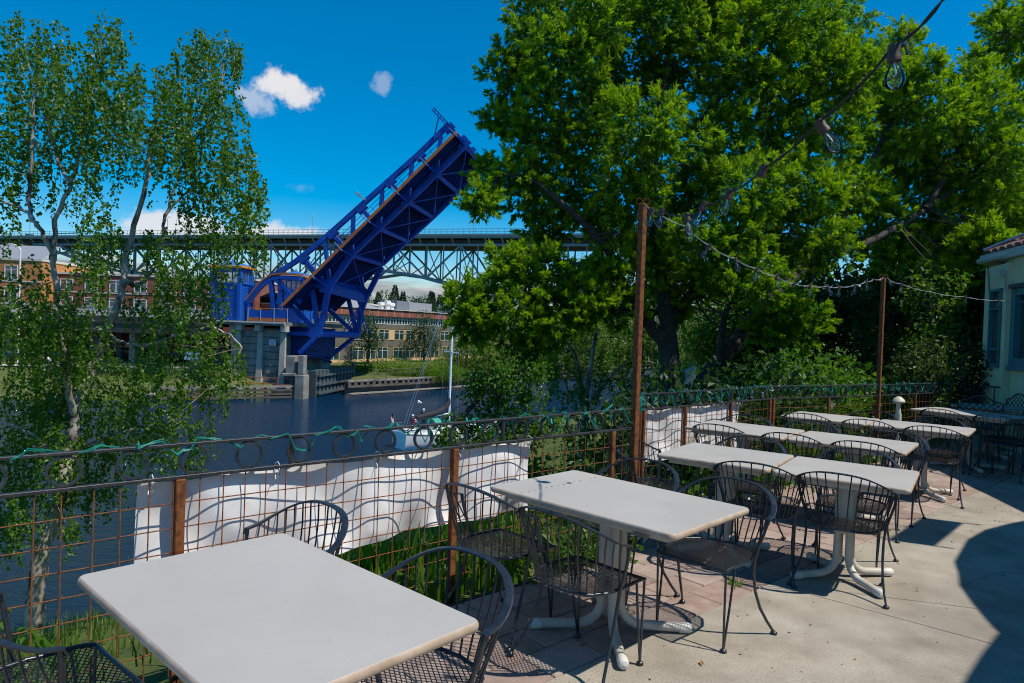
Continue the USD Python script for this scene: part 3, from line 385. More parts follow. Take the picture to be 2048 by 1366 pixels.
while q < .30:
    s = -3.0 + (PL / 2 if row % 2 else 0) - PL
    while s < 12.1:
        g = poly_sq(s + .004, s + PL - .004, q + .004, q + PW - .004).intersection(area)
        if g.area > .02 and g.geom_type == 'Polygon':
            c = np.array(g.exterior.coords)[:-1]; t = rng.normal(0, .0035, 2); z = rng.normal(0, .0015) - .002
            ctr = c.mean(0); ins = ctr + (c - ctr) * .965
            zt = z + (c - ctr) @ t; m = len(c)
            mb = MB(); mb.add(np.vstack([np.c_[c, np.full(m, -.07)], np.c_[c, zt - .006], np.c_[ins, zt]]),
                   [[i, (i + 1) % m, m + (i + 1) % m, m + i] for i in range(m)] + [[m + i, m + (i + 1) % m, 2 * m + (i + 1) % m, 2 * m + i] for i in range(m)])
            mb.f.append(np.array([[2 * m, 2 * m + i, 2 * m + i + 1] for i in range(1, m - 1)]))
            obj('paver', mb, 'paver_' + 'abcd'[rng.integers(4)], ter)
        s += PL
    q += PW; row += 1

# hairline cracks in the concrete
for pts, seed in (([(3.1, 4.6), (3.6, 4.9), (4.3, 5.0), (5.2, 5.5)], 1), ([(1.3, 2.6), (1.7, 2.9), (2.2, 2.95), (2.6, 3.3)], 2), ([(2.6, 6.0), (3.2, 5.9), (3.9, 6.15)], 3)):
    r2 = np.random.default_rng(seed); q = []
    for a_, b_ in zip(pts[:-1], pts[1:]): q += [np.array(a_) * (1 - k) + np.array(b_) * k + r2.normal(0, .012, 2) for k in np.linspace(0, 1, 9)[:-1]]
    q = np.array(q); w_ = .0016 * (1 + r2.random(len(q))); nn_ = np.gradient(q, axis=0); nn_ = np.stack([-nn_[:, 1], nn_[:, 0]], 1); nn_ /= np.linalg.norm(nn_, axis=1, keepdims=True); v = []
    for p, n_, k in zip(q, nn_, w_): v += [[*(p + n_ * k), .0012], [*(p - n_ * k), .0012]]
    obj('crack', MB().add(v, [[2 * i, 2 * i + 1, 2 * i + 3, 2 * i + 2] for i in range(len(q) - 1)]), 'joint_fill', ter)

# ------------------------------------------------------------------ fences
FENCE = [V(-4.6, .387), V(.957, 5.288), V(1.274, 6.615), V(3.246, 8.417), V(5.138, 9.489), V(7.043, 10.833)]
FENCE[0] = fp(-1.6, 0)[:2]
FENCE[1] = fp(3.95, 0)[:2]
RT, RL = 1.05, .90
FLAB = ['long rusty mesh fence with black ring band, nearest run by the water',
        'short jog of rusty mesh fence at the tall rust pole, seen nearly edge on',
        'rusty mesh fence run with ring band behind the smaller white canvas',
        'rusty mesh fence run between the canvas and the second rust light pole',
        'farthest rusty mesh fence run beside the red shrub and bollard lamp']
def fence_run(P, Qq, label, posts, bars):
    L = np.linalg.norm(Qq - P); d_ = (Qq - P) / L; at = lambda s, z, o=0.0: V(*(P + d_ * s + V(-d_[1], d_[0]) * o), z)
    t = T('wire_fence', label, 'fence', V(*P, 0), 'wire fence runs around the terrace')
    t.add('top_rail', MB().bar(at(0, RT), at(L, RT), .032, .014, ch=.002), 'black_iron')
    t.add('lower_rail', MB().bar(at(0, RL), at(L, RL), .030, .016, ch=.002), 'black_iron')
    for s in posts: t.add('post', MB().bar(at(s, -.25), at(s, RL - .008), .042 if L > 4 else .034, .042 if L > 4 else .034, up=V(*d_, 0), ch=.004), 'rust')
    for s in bars: t.add('band_bar', MB().bar(at(s, RL), at(s, RT), .02, .02, up=V(*d_, 0)), 'black_iron')
    s = .215 if L > 4 else .13
    off0 = 1.6 if L > 4 else 0
    ks = np.arange((s + off0) % .2555, L - .08, .2555)
    for x in ks:
        if min([abs(x - b) for b in bars] + [9]) < .09: x += .0
        g = np.linspace(0, 2 * pi, 25); ring = MB()
        r = (RT - RL - .016) / 2 - .001
        pts_o = [at(x + math.cos(k) * r, (RT + RL) / 2 + math.sin(k) * r) for k in g]
        # flat-bar ring: 20 mm deep across the fence, 8 mm thick
        n_ = V(-d_[1], d_[0], 0); v = []
        for k in g[:-1]:
            for rr in (r, r - .009):
                for o in (-.0105, .0105): v.append(at(x + math.cos(k) * rr, (RT + RL) / 2 + math.sin(k) * rr, o))
        f = []
        for i in range(24):
            a_, b_ = 4 * i, 4 * ((i + 1) % 24)
            f += [[a_, b_, b_ + 1, a_ + 1], [a_ + 2, a_ + 3, b_ + 3, b_ + 2], [a_, a_ + 2, b_ + 2, b_], [a_ + 1, b_ + 1, b_ + 3, a_ + 3]]
        ring.add(v, f); t.add('ring', ring, 'black_iron', smooth=40)
    n = int(L / .1065)
    for i in range(n + 1):
        x = min(max(.02, i * L / n + rng.normal(0, .0015)), L - .01); lean = rng.normal(0, .004)
        t.add('vertical_wire', MB().tube([at(x, -.02, -.004), at(x + lean * .5, .4, -.004), at(x + lean, RL - .008, -.004)], .0031, 5), 'rust_wire')
    for z in (.776, .664, .555, .440, .33, .215, .10):
        pts = [at(k, z + .004 * math.sin(k * 3 + z * 9), .004) for k in np.linspace(0, L, max(3, int(L / .3)))]
        t.add('horizontal_wire', MB().tube(pts, .0031, 5), 'rust_wire')
    return t
fence_run(FENCE[0], FENCE[1], FLAB[0], [.75, 1.6 + .667, 1.6 + 2.238, 1.6 + 3.72], [1.6 - .23, 1.6 + 1.197, 1.6 + 2.623])
fence_run(FENCE[1], FENCE[2], FLAB[1], [.05, .70, 1.30], [.02, 1.33])
fence_run(FENCE[2], FENCE[3], FLAB[2], [.06, .78, 1.70, 2.62], [.05, 1.70])
fence_run(FENCE[3], FENCE[4], FLAB[3], [.03, 1.1], [.03, 1.1, 2.15])
fence_run(FENCE[4], FENCE[5], FLAB[4], [.03, 1.1, 2.3], [1.1, 2.3])

# white canvas hung behind the wires
def canvas(P, d_, s0, s1, ztop, zbot, label, seed, posts=()):
    n_ = V(-d_[1], d_[0]); at = lambda s, z, o: V(*(P + d_ * s + n_ * o), z)
    nu, nv = int((s1 - s0) / .025), 26; r2 = np.random.default_rng(seed); v = []
    for i in range(nu + 1):
        s = s0 + (s1 - s0) * i / nu
        zb = zbot(s); sagt = ztop - .012 * abs(math.sin((s - s0) * pi / .42)) 
        for j in range(nv + 1):
            w_ = j / nv; z = sagt + (zb - sagt) * w_
            o = .040 + .026 * math.sin(s * 7.3 + 1.3 * math.sin(z * 7)) * (.25 + w_) + .018 * math.sin(s * 17 + z * 9) * w_ + .02 * w_ + .05 * (meshkit.noise(np.array([s * 3.1, z * 4.2, seed * 1.7])) - .5)
            for p_ in posts: o = max(o, .034 * math.exp(-((s - p_) / .06) ** 2))
            v.append(at(s, z, max(.016, o)))
    m = nv + 1; f = [[i * m + j, (i + 1) * m + j, (i + 1) * m + j + 1, i * m + j + 1] for i in range(nu) for j in range(nv)]
    t = T('canvas_banner', label, 'canvas', at((s0 + s1) / 2, 0, 0), 'white canvas sheets tied to the fence')
    t.add('cloth', MB().add(v, f), 'canvas_white', smooth=True)
    ties = MB()
    for s in np.linspace(s0 + .05, s1 - .05, 5):
        g = np.linspace(0, 2 * pi, 9); t.add('eyelet', MB().tube([at(s + .011 * math.cos(k), RL - .045 + .011 * math.sin(k), .012) for k in g], .003, 5), 'steel_bright'); t.add('tie', MB().tube([at(s + .004 * math.sin(k), RL - .012 + .032 * math.sin(k), .018 + .034 * math.cos(k)) for k in g] + [at(s - .02, RL - .06, -.02)], .0022, 4), 'canvas_white')
canvas(FENCE[0], FD, 1.6 + .50, 1.6 + 2.92, .887, lambda s: .37 + .04 * math.sin(s * 2.1) + (.03 if s > 3.9 else 0) * min(1, (s - 3.9) * 2), 'long white canvas sheet behind the near fence, shadowed by wires', 3, (1.6 + .667, 1.6 + 2.238))
d2 = (FENCE[3] - FENCE[2]) / np.linalg.norm(FENCE[3] - FENCE[2])
canvas(FENCE[2], d2, .16, 1.98, .885, lambda s: .33 + .03 * math.sin(s * 3), 'smaller white canvas sheet on the far fence beyond the tall pole', 8, (.78, 1.7))

# green fairy lights wound on the top rails
def fairy(P, Qq, label, amp, dens, seed):
    r2 = np.random.default_rng(seed); L = np.linalg.norm(Qq - P); d_ = (Qq - P) / L; n_ = V(-d_[1], d_[0])
    at = lambda s, z, o: V(*(P + d_ * s + n_ * o), z)
    t = T('fairy_lights', label, 'string lights', V(*P, RT), 'green fairy lights wound along the fence')
    pts = []; s = 0.0; ph = 0.0
    while s < L:
        if r2.random() < amp: dz = -r2.uniform(.02, .13); o = r2.uniform(-.05, .03)
        else: dz = .016 * math.cos(ph) + .006; o = .024 * math.sin(ph)
        pts.append(at(min(s + r2.normal(0, .012), L), RT + dz, o)); ph += 1.7; s += r2.uniform(.018, .05) / dens
    pts = np.array(pts); q = []
    for i in range(len(pts) - 1):
        for k in (0, .5): q.append(pts[i] * (1 - k) + pts[i + 1] * k + r2.normal(0, .003, 3))
    t.add('wire', MB().tube(q, .0036, 4), 'green_wire')
    t.add('second_wire', MB().tube(np.array(q) + r2.normal(0, .005, (len(q), 3)) + [0, 0, .004], .0032, 4), 'green_wire')
    for i in range(int(L * 8 * dens)):
        p = q[int(r2.integers(1, len(q) - 1))]; a_ = r2.normal(0, 1, 3) + [0, 0, .4]; a_ /= np.linalg.norm(a_)
        so = t.add('mini_socket', MB().lathe([(.0055, 0), (.007, .004), (.006, .024), (.004, .027)], p, 7, a_), 'mini_socket')
        t.add('mini_bulb', MB().lathe([(.0028, .0), (.0026, .012), (.0004, .019)], p + a_ * .022, 6, a_), 'mini_bulb', so)
fairy(FENCE[0], FENCE[1], 'green fairy lights loosely wound on the near top rail above the long canvas', .30, .62, 21)
fairy(FENCE[1], FENCE[2], 'dense tangle of green fairy lights around the foot of the tall rust pole', .55, 1.6, 22)
fairy(FENCE[2], FENCE[3], 'green fairy lights bunched on the rail above the smaller canvas', .5, 1.35, 23)
fairy(FENCE[3], FENCE[4], 'green fairy lights on the rail left of the second rust pole', .45, 1.1, 24)
fairy(FENCE[4], FENCE[5], 'green fairy lights on the farthest rail by the red shrub', .5, 1.3, 25)

# light poles
def pole(x, y, top, label, lean):
    t = T('light_pole', label, 'pole', (x, y, 0), 'rust steel poles carrying the bulb strings')
    t.add('pole_tube', MB().bar(V(x - lean, y, -.2), V(x, y, top), .052, .052, up=V(FD[0], FD[1], 0), ch=.004), 'rust')
    for sg in (-1, 1):
        g = np.linspace(0, 2 * pi, 13); t.add('hook', MB().tube([V(x + sg * .03, y, top + .022) + V(math.cos(k) * .024, 0, math.sin(k) * .024) for k in g], .0035, 5), 'rust')
pole(SPAN2[0][0] + .0, SPAN2[0][1], SPAN2[0][2], 'tall rust coloured square pole at the fence corner, nearer of two', .0)
pole(SPAN2[-1][0], SPAN2[-1][1], SPAN2[-1][2], 'thin rust coloured pole farther along the fence by the shrubs', .0)

# bulb strings
def bulb_thing(path, lamps, label, cable, r, slack=.018):
    P = np.array(path); t = T('bulb_string', label, 'string lights', P[0], 'outdoor bulb strings hung between the poles')
    c = []
    for i in range(len(P) - 1):
        for k in np.linspace(0, 1, 7)[:-1]: c.append(P[i] * (1 - k) + P[i + 1] * k - [0, 0, slack * 4 * k * (1 - k)])
    c = np.array(c + [P[-1]]); tw = np.arange(len(c)) * 1.3; off = np.stack([np.cos(tw) * r, np.sin(tw) * r * .5, np.sin(tw) * r], 1)
    t.add('cable', MB().tube(c + off, r, 5), cable); t.add('cable', MB().tube(c - off * 1.1, r, 5), cable)
    for x, y, z, tilt, has in lamps:
        k = math.radians(tilt); dn = V(-math.sin(k), .15 * math.sin(k * 3), -math.cos(k)); o = V(x, y, z) - dn * .012
        so = t.add('socket', MB().lathe([(.006, -.004), (.017, 0), (.019, .012), (.0175, .030), (.021, .038), (.021, .052), (.016, .054)], o, 14, dn), 'socket_brown', smooth=40)
        if has:
            prof = [(.013, .050), (.0135, .060), (.018, .072), (.0255, .086), (.0295, .102), (.0285, .118), (.022, .131), (.012, .138), (.001, .140)]
            t.add('bulb', MB().lathe(prof, o, 18, dn), 'bulb_glass', so, smooth=True)
            t.add('filament', MB().tube([o + dn * .055, o + dn * .088 + V(.005, 0, 0)], .0022, 5).tube([o + dn * .088 + V(.008, 0, .002), o + dn * .100 - V(.004, 0, 0)], .0013, 4), 'filament', so)
bulb_thing(SPAN1, [(*b[:4], i != 5) for i, b in enumerate(BULBS1)], 'black cable with large clear bulbs rising from the tall pole to the upper right', 'black_cable', .0032)
rt = np.random.default_rng(4)
tl = [-15, 28, -14, 4, -10, 8, 0, -24, 3, 0, -6, 30]
bulb_thing(SPAN2, [(*SPAN2[i + 1], tl[i], i not in (5, 11)) for i in range(12)], 'sagging string of clear bulbs between the two rust poles', 'grey_cable', .0032)
bulb_thing(SPAN3, [(*p, v, True) for p, v in zip(LAMPS3, (-35, 5, -4, 8))], 'string of clear bulbs from the far pole to the cream building', 'grey_cable', .0032)

# bollard lamp
t = T('path_light', 'beige mushroom capped bollard lamp by the far fence', 'lamp', (5.15, 9.0, 0))
t.add('stem', MB().lathe([(.042, 0), (.042, .70), (.03, .74), (.03, .84)], (5.15, 9, 0), 16), 'path_light_metal', smooth=40)
t.add('cap', MB().lathe([(.03, .84), (.075, .862), (.078, .875), (.062, .905), (.03, .932), (.002, .940)], (5.15, 9, 0), 20), 'path_light_metal', smooth=40)


# ------------------------------------------------------------------ tables
def make_table(name, label, L, W, loc, rz, group, hinge=False):
    t = thing(name, label, 'table', loc, rz, group)
    r = .035
    def ring(off, z, k=6):
        o = []
        for cx, cy, a0 in ((L / 2 - r, W / 2 - r, 0), (-L / 2 + r, W / 2 - r, pi / 2), (-L / 2 + r, -W / 2 + r, pi), (L / 2 - r, -W / 2 + r, 1.5 * pi)):
            o += [(cx + (r + off) * math.cos(a0 + g * pi / 2 / k), cy + (r + off) * math.sin(a0 + g * pi / 2 / k), z) for g in range(k + 1)]
        return o
    rings = [ring(*q) for q in ((-.014, .7082), (-.006, .710), (-.0015, .716), (0, .724), (-.001, .731), (-.004, .7365), (-.007, .7388))]; m = len(rings[0]); v = sum(rings, [])
    mb = MB().add(v, [[i * m + j, i * m + (j + 1) % m, (i + 1) * m + (j + 1) % m, (i + 1) * m + j] for i in range(6) for j in range(m)]); mb.add(rings[0], [[0, j + 1, j] for j in range(1, m - 1)])
    obj('edge_band', mb, 'table_edge', t, smooth=50)
    v = ring(-.007, .7388) + ring(-.0085, .7400); mb = MB().add(v, [[j, (j + 1) % m, m + (j + 1) % m, m + j] for j in range(m)]); mb.add(ring(-.0085, .7400), [[0, j, j + 1] for j in range(1, m - 1)])
    obj('tabletop', mb, 'table_white', t)
    un = Polygon([(-L / 2 + .09, -W / 2 + .09), (L / 2 - .09, -W / 2 + .09), (L / 2 - .09, W / 2 - .09), (-L / 2 + .09, W / 2 - .09)])
    obj('underframe', MB().prism(un.exterior.buffer(.018), .676, .7078), 'cream_metal', t)
    if hinge:
        r2 = np.random.default_rng(2); mb = MB()
        for i, y in enumerate(np.linspace(-W / 2 + .03, W / 2 - .03, 15)):
            if r2.random() < .8: mb.lathe([(.0035 + .004 * r2.random(), 0), (.003, .0012)], (-L / 2 + .235 + r2.normal(0, .004), y, .7403), 7)
        mb.lathe([(.017, 0), (.014, .0012)], (-L / 2 + .235, .05, .7403), 14)
        obj('worn_seam', mb, 'socket_brown', t)
        sp = MB()
        for k in range(3): sp.add([[L / 2 - .12 - .03 * k, -W / 2 + .002, .712], [L / 2 - .16 - .03 * k, -W / 2 + .004, .712], [L / 2 - .15 - .03 * k, -W / 2 - .012, .672 + .008 * k]], [[0, 1, 2], [0, 2, 1]])
        obj('torn_edge', sp, 'table_edge', t)
    # pedestal: four tubes that bend outwards into feet along the diagonals, joined by two flat cheeks
    for k in range(4):
        g = k * pi / 2 + pi / 4; c, s = math.cos(g), math.sin(g); R = .43 if L > 1.1 else .37
        pts = [(.052 * c, .052 * s, .69), (.052 * c, .052 * s, .28)] + [(.052 * c + .13 * (1 - math.cos(a)) * c, .052 * s + .13 * (1 - math.cos(a)) * s, .165 - .125 * math.sin(a)) for a in np.linspace(.15, pi / 2, 6)] + [(R * .7 * c, R * .7 * s, .036), (R * c, R * s, .030)]
        lg = obj('leg', MB().tube(pts, .0255, 10), 'cream_metal', t, smooth=40)
        obj('foot_cap', MB().lathe([(.027, -.05), (.0285, -.03), (.0285, .0), (.022, .016), (.004, .022)], (R * c, R * s, .0295), 12, (c, s, 0)), 'foot_cap', lg, smooth=40)
    for sg in (-1, 1): obj('column_cheek', MB().frame(V(0, sg * .050, .50), V(.056, 0, 0), V(0, .004, 0), V(0, 0, .185), .003), 'cream_metal', t)
    for k in range(4):
        g = k * pi / 2 + pi / 4; c, s = math.cos(g), math.sin(g)
        obj('brace', MB().bar((.05 * c, .05 * s, .60), (.24 * c, .24 * s, .675), .03, .012), 'cream_metal', t)
    return t
deg = math.radians
R3, R4, R5, R6 = deg(-35), deg(-37.5), deg(-39.5), deg(-58)
u_ = lambda a: V(math.cos(a), math.sin(a))
def tab(label, ctr, rz, L, W, group=None, hinge=False): return make_table('cafe_table', label, L, W, (ctr[0], ctr[1], 0), rz, group, hinge)
def mid(c, a, x, y=0.0): return V(*c) + u_(a) * x + u_(a + pi / 2) * y
T1, A1 = V(-.7585, 2.1804), math.atan2(-.8128, .8873); T2, A2 = V(.5918, 3.7049), math.atan2(-.8428, .8587)
tab('large white rectangular table nearest the camera, at the bottom left', T1, A1, 1.2, .77)
tab('white rectangular table with worn seam and torn corner, second from camera', T2, A2, 1.2, .77, None, True)
C3, C4, C5, C6 = V(2.004, 4.926), V(2.733, 6.449), V(4.145, 7.711), V(6.20, 9.16)
tab('white table on the fence side half of the third row', mid(C3, R3, -.42, .012), R3, .82, .78)
tab('white table on the walkway half of the third row, before the square shadow', mid(C3, R3, .42, -.008), R3 + .012, .82, .78)
tab('white table on the fence side half of the fourth row, by the smaller canvas', mid(C4, R4, -.49), R4, .95, .78)
tab('white table on the walkway half of the fourth row', mid(C4, R4, .49, -.01), R4 - .01, .95, .78)
tab('white table on the fence side half of the fifth row', mid(C5, R5, -.47), R5, .92, .76)
tab('white table on the walkway half of the fifth row', mid(C5, R5, .47, .008), R5, .92, .76)
tab('white table of the sixth row, below the lattice backed chair', C6, R6, 1.2, .74)
tab('small white table behind the lattice backed chair, farthest on the terrace', V(7.25, 10.25), deg(-45), .9, .7)

# ------------------------------------------------------------------ wrought iron hoop chairs
def hoop_pt(g):
    "g from 0 (right arm end) to pi (left arm end)"
    c, s = math.cos(g), math.sin(g); e = .78
    x = .295 * np.sign(c) * abs(c) ** e; y = -.08 - .215 * abs(s) ** .9
    return V(x, y, .672 + .128 * abs(s) ** 1.25)
SEAT = [(.205, .215), (.215, .13), (.225, 0), (.215, -.10), (.165, -.185), (.09, -.222), (0, -.232)]
SEAT = SEAT + [(-x, y) for x, y in SEAT[-2::-1]]; SEATP = Polygon(SEAT).buffer(.03).buffer(-.03)
def seat_z(x, y): return .436 - .018 * max(0, 1 - (x / .22) ** 2) * max(0, 1 - (y / .24) ** 2) - (.010 * max(0, (y - .15) / .065) ** 2)
def make_chair(label, loc, rz, group):
    t = thing('hoop_chair', label, 'chair', loc, rz, group)
    gs = np.linspace(0, pi, 41); hp = np.array([hoop_pt(g) for g in gs])
    hp = np.vstack([hp[0] + [-.004, .035, -.03], hp[0] + [0, .03, -.006], hp, hp[-1] + [0, .03, -.006], hp[-1] + [.004, .035, -.03]])
    # flat bar: 30 mm wide, 7 mm thick, laid flat
    mb = MB(); tt = np.gradient(hp, axis=0); tt /= np.linalg.norm(tt, axis=1, keepdims=True)
    sd = np.cross(tt, V(0, 0, 1)); sd /= np.linalg.norm(sd, axis=1, keepdims=True); up = np.cross(sd, tt); v = []
    for p, s, u in zip(hp, sd, up): v += [p + s * .0155 + u * .002, p + s * .010 + u * .0045, p - s * .010 + u * .0045, p - s * .0155 + u * .002, p - s * .0145 - u * .004, p + s * .0145 - u * .004]
    f = []; m = len(hp)
    for i in range(m - 1):
        for k in range(6): f.append([6 * i + k, 6 * i + (k + 1) % 6, 6 * i + 6 + (k + 1) % 6, 6 * i + 6 + k])
    mb.add(v, f); mb.add(v[:6], [[0, 1, 2], [0, 2, 3], [0, 3, 4], [0, 4, 5]]); mb.add(v[-6:], [[2, 1, 0], [3, 2, 0], [4, 3, 0], [5, 4, 0]])
    hoop = obj('back_hoop', mb, 'chair_metal', t, smooth=50)
    ring = np.array(SEATP.exterior.segmentize(.03).coords); ring = np.array([[x, y, seat_z(x, y)] for x, y in ring])
    obj('seat_frame', MB().tube(ring, .0085, 6, caps=False), 'chair_metal', t, smooth=60)
    net = MB(); pitch, ang = .0165, deg(31)
    for sg in (1, -1):
        d_ = V(math.cos(ang), sg * math.sin(ang)); n_ = V(-d_[1], d_[0])
        for o in np.arange(-.34, .34, pitch):
            g = LineString([tuple(n_ * o - d_ * .5), tuple(n_ * o + d_ * .5)]).intersection(SEATP)
            if g.is_empty or g.geom_type != 'LineString' or g.length < .02: continue
            c = np.array(g.coords); k = 5; P = np.array([[*(c[0] * (1 - w_) + c[1] * w_), 0] for w_ in np.linspace(0, 1, k)])
            for p in P: p[2] = seat_z(p[0], p[1]) + sg * .0011
            vv = []
            for p in P: vv += [p + [*(n_ * .0023), 0], p - [*(n_ * .0023), 0], p - [0, 0, .0022]]
            net.add(vv, [[3 * i + a, 3 * i + b, 3 * i + 3 + b, 3 * i + 3 + a] for i in range(k - 1) for a, b in ((0, 1), (1, 2), (2, 0))])
    obj('seat_mesh', net, 'chair_metal', t)
    N = 17
    for i, g in enumerate(np.linspace(.13, pi - .13, N)):
        h = hoop_pt(g); k = i / (N - 1)
        a = pi * (1 - k); x = .222 * math.cos(a) * -1; 
        sx = .222 * math.cos(pi * k); sy = -.02 - .212 * math.sin(pi * k) ** .8
        b = V(sx, sy, seat_z(sx, sy) - .004); m_ = (h + b) / 2 + V(0, -.012 * math.sin(pi * k), 0)
        obj('spindle', MB().tube([h - [0, 0, .003], m_ * .5 + h * .5 + [0, -.004, 0], m_, m_ * .5 + b * .5 + [0, .004, 0], b], .0042, 5), 'chair_metal', t, smooth=60)
    for sg in (1, -1):
        ft = V(sg * .20, .205, .012)
        lg = obj('front_leg', MB().tube([(sg * .203, .214, .428), (sg * .2005, .209, .2), ft], .0062, 6).tube([(sg * .212, .135, .43), (sg * .206, .17, .2), ft], .0062, 6), 'chair_metal', t, smooth=60)
        obj('glide', MB().lathe([(.016, 0), (.019, .004), (.018, .012), (.010, .019), (.005, .021)], ft - [0, 0, .012], 10), 'chair_metal', lg, smooth=50)
        fb_ = V(sg * .285, -.215, .012); ar = hoop_pt(0 if sg > 0 else pi)
        pts = [ar + [0, .026, -.006], V(sg * .285, -.045, .60), V(sg * .262, -.035, .52), V(sg * .240, -.035, .44), V(sg * .233, -.045, .36), V(sg * .234, -.07, .26), V(sg * .245, -.115, .16), V(sg * .265, -.17, .075), fb_]
        lg = obj('back_leg', MB().tube(pts, [.0085] * 7 + [.008, .0075], 7, flat=(1.15, .9)), 'chair_metal', t, smooth=60)
        obj('glide', MB().lathe([(.016, 0), (.019, .004), (.018, .012), (.010, .019), (.005, .021)], fb_ - [0, 0, .012], 10), 'chair_metal', lg, smooth=50)
    return t
chair0 = None
def chair(label, x, y, face, group):
    "face: direction (angle) that the sitter looks"
    global chair0
    rz = face - pi / 2
    if chair0 is None: chair0 = make_chair(label, (x, y, 0), rz, group)
    else: dup(chair0, 'hoop_chair', label, (x, y, 0), rz, group)
rc = np.random.default_rng(9)
def by_hoop(label, hx, hy, face, group, j=.05):
    f = u_(face) * .293; chair(label, hx + f[0], hy + f[1], face + rc.normal(0, j), group)
G = 'dark iron hoop backed chairs around the white tables'
near1, far1 = A1 + pi / 2, A1 - pi / 2
by_hoop('dark hoop chair at the far edge of the nearest table, left one before the canvas', -.821, 3.113, far1, G, .02)
by_hoop('dark hoop chair with reddish worn rim at the right end of the nearest table', -.109, 2.50, far1, G, .02)
chair('dark hoop chair cut by the left frame edge, left of the nearest table', -1.46, 2.17, near1 + .05, G)
near2, far2 = A2 + pi / 2, A2 - pi / 2
chair('dark hoop chair against the fence post, on the left side of the second table', -.014, 3.779, near2, G)
chair('dark hoop chair with its back to the camera before the second table', .40, 3.33, near2 - .02, G)
by_hoop('dark hoop chair behind the second table, nearer the fence', .944, 4.506, far2, G, .02)
by_hoop('dark hoop chair at the right of the second table, its whole seat in view', 1.355, 3.99, far2, G, .0)
for lab, h, rz in [('hoop chair with back to camera at the third row, fence side', (1.623, 4.544), R3 + pi / 2), ('hoop chair with back to camera at the third row, walkway side, before the square shadow', (2.085, 4.262), R3 + pi / 2 - .02),
                   ('hoop chair behind the third row, fence side', (2.095, 5.772), R3 - pi / 2), ('hoop chair behind the third row, walkway side', (2.743, 5.292), R3 - pi / 2),
                   ('first hoop chair from the fence on the near side of the fourth row', (1.976, 6.483), R4 + pi / 2), ('middle hoop chair on the near side of the fourth row', (2.491, 6.034), R4 + pi / 2), ('third hoop chair from the fence on the near side of the fourth row', (2.965, 5.669), R4 + pi / 2),
                   ('first hoop chair from the fence on the far side of the fourth row', (2.622, 7.40), R4 - pi / 2), ('middle hoop chair on the far side of the fourth row', (3.167, 7.06), R4 - pi / 2), ('third hoop chair from the fence on the far side of the fourth row', (3.744, 6.56), R4 - pi / 2),
                   ('first hoop chair from the fence on the near side of the fifth row', (3.361, 7.749), R5 + pi / 2), ('middle hoop chair on the near side of the fifth row', (3.86, 7.35), R5 + pi / 2), ('third hoop chair from the fence on the near side of the fifth row', (4.32, 6.93), R5 + pi / 2),
                   ('hoop chair behind the fifth row next to the bollard lamp', (4.50, 8.35), R5 - pi / 2), ('hoop chair behind the fifth row, walkway side', (5.00, 7.90), R5 - pi / 2),
                   ('hoop chair on the near left side of the sixth row table', (5.60, 8.88), R6 + pi / 2), ('hoop chair with back to camera at the right end of the sixth row', (5.96, 8.35), R6 + pi / 2),
                   ('hoop chair behind the sixth row table, left of the lattice chair', (6.36, 9.85), R6 - pi / 2), ('hoop chair behind the sixth row table, right of the lattice chair', (6.82, 9.15), R6 - pi / 2)]:
    by_hoop(lab, *h, rz, G, .03)
chair('hoop chair at the fence end of the third row, in front of the smaller canvas', 1.16, 5.42, R3 + .05, G)
chair('hoop chair cut by the right frame edge beside the sixth row', 6.75, 8.70, R6 + pi, G)

# ornate lattice backed chairs by the building
def lattice_chair(label, loc, rz):
    t = thing('lattice_chair', label, 'chair', loc, rz, 'ornate lattice backed chairs by the building')
    top = lambda x: .84 + .075 * math.cos(x / .27 * pi / 2) + .018 * math.cos(x / .27 * pi * 1.5)
    xs = np.linspace(-.27, .27, 19); edge = [(-.25, -.25, .45), (-.265, -.27, .66)] + [(x, -.285, top(x)) for x in xs] + [(.265, -.27, .66), (.25, -.25, .45)]
    obj('back_frame', MB().tube(edge, .011, 7), 'chair_metal', t, smooth=60)
    obj('back_rail', MB().tube([(-.255, -.255, .52), (.255, -.255, .52)], .008, 6), 'chair_metal', t)
    for sg in (1, -1):
        for o in np.arange(-.62, .62, .085):
            p = [(x, o + sg * x * 1.0 + .69) for x in np.linspace(-.26, .26, 40)]; p = [(x, z) for x, z in p if .53 < z < top(x) - .01]
            if len(p) > 2: obj('lattice_bar', MB().tube([(p[0][0], -.277, p[0][1]), (p[-1][0], -.277, p[-1][1])], .0055, 5), 'chair_metal', t)
    obj('seat', MB().prism(Polygon([(-.25, -.24), (.25, -.24), (.26, .2), (.2, .26), (-.2, .26), (-.26, .2)]), .435, .452), 'chair_metal', t)
    for x, y in ((-.22, -.22), (.22, -.22), (-.21, .21), (.21, .21)): obj('leg', MB().tube([(x, y, .44), (x * 1.05, y * 1.1, .2), (x * 1.15, y * 1.2, .0)], [.014, .011, .013], 7), 'chair_metal', t, smooth=60)
    for sg in (1, -1): obj('armrest', MB().tube([(sg * .262, -.265, .66), (sg * .29, -.05, .675), (sg * .285, .14, .65), (sg * .262, .19, .55), (sg * .255, .17, .45)], .010, 7), 'chair_metal', t, smooth=60)
    return t
lc = lattice_chair('dark chair with an ornate lattice back, behind the sixth row table', (6.93, 9.98, 0), deg(180 - 38) + pi)
dup(lc, 'lattice_chair', 'dark lattice backed chair in shade against the cream building', (7.75, 10.75, 0), deg(20))
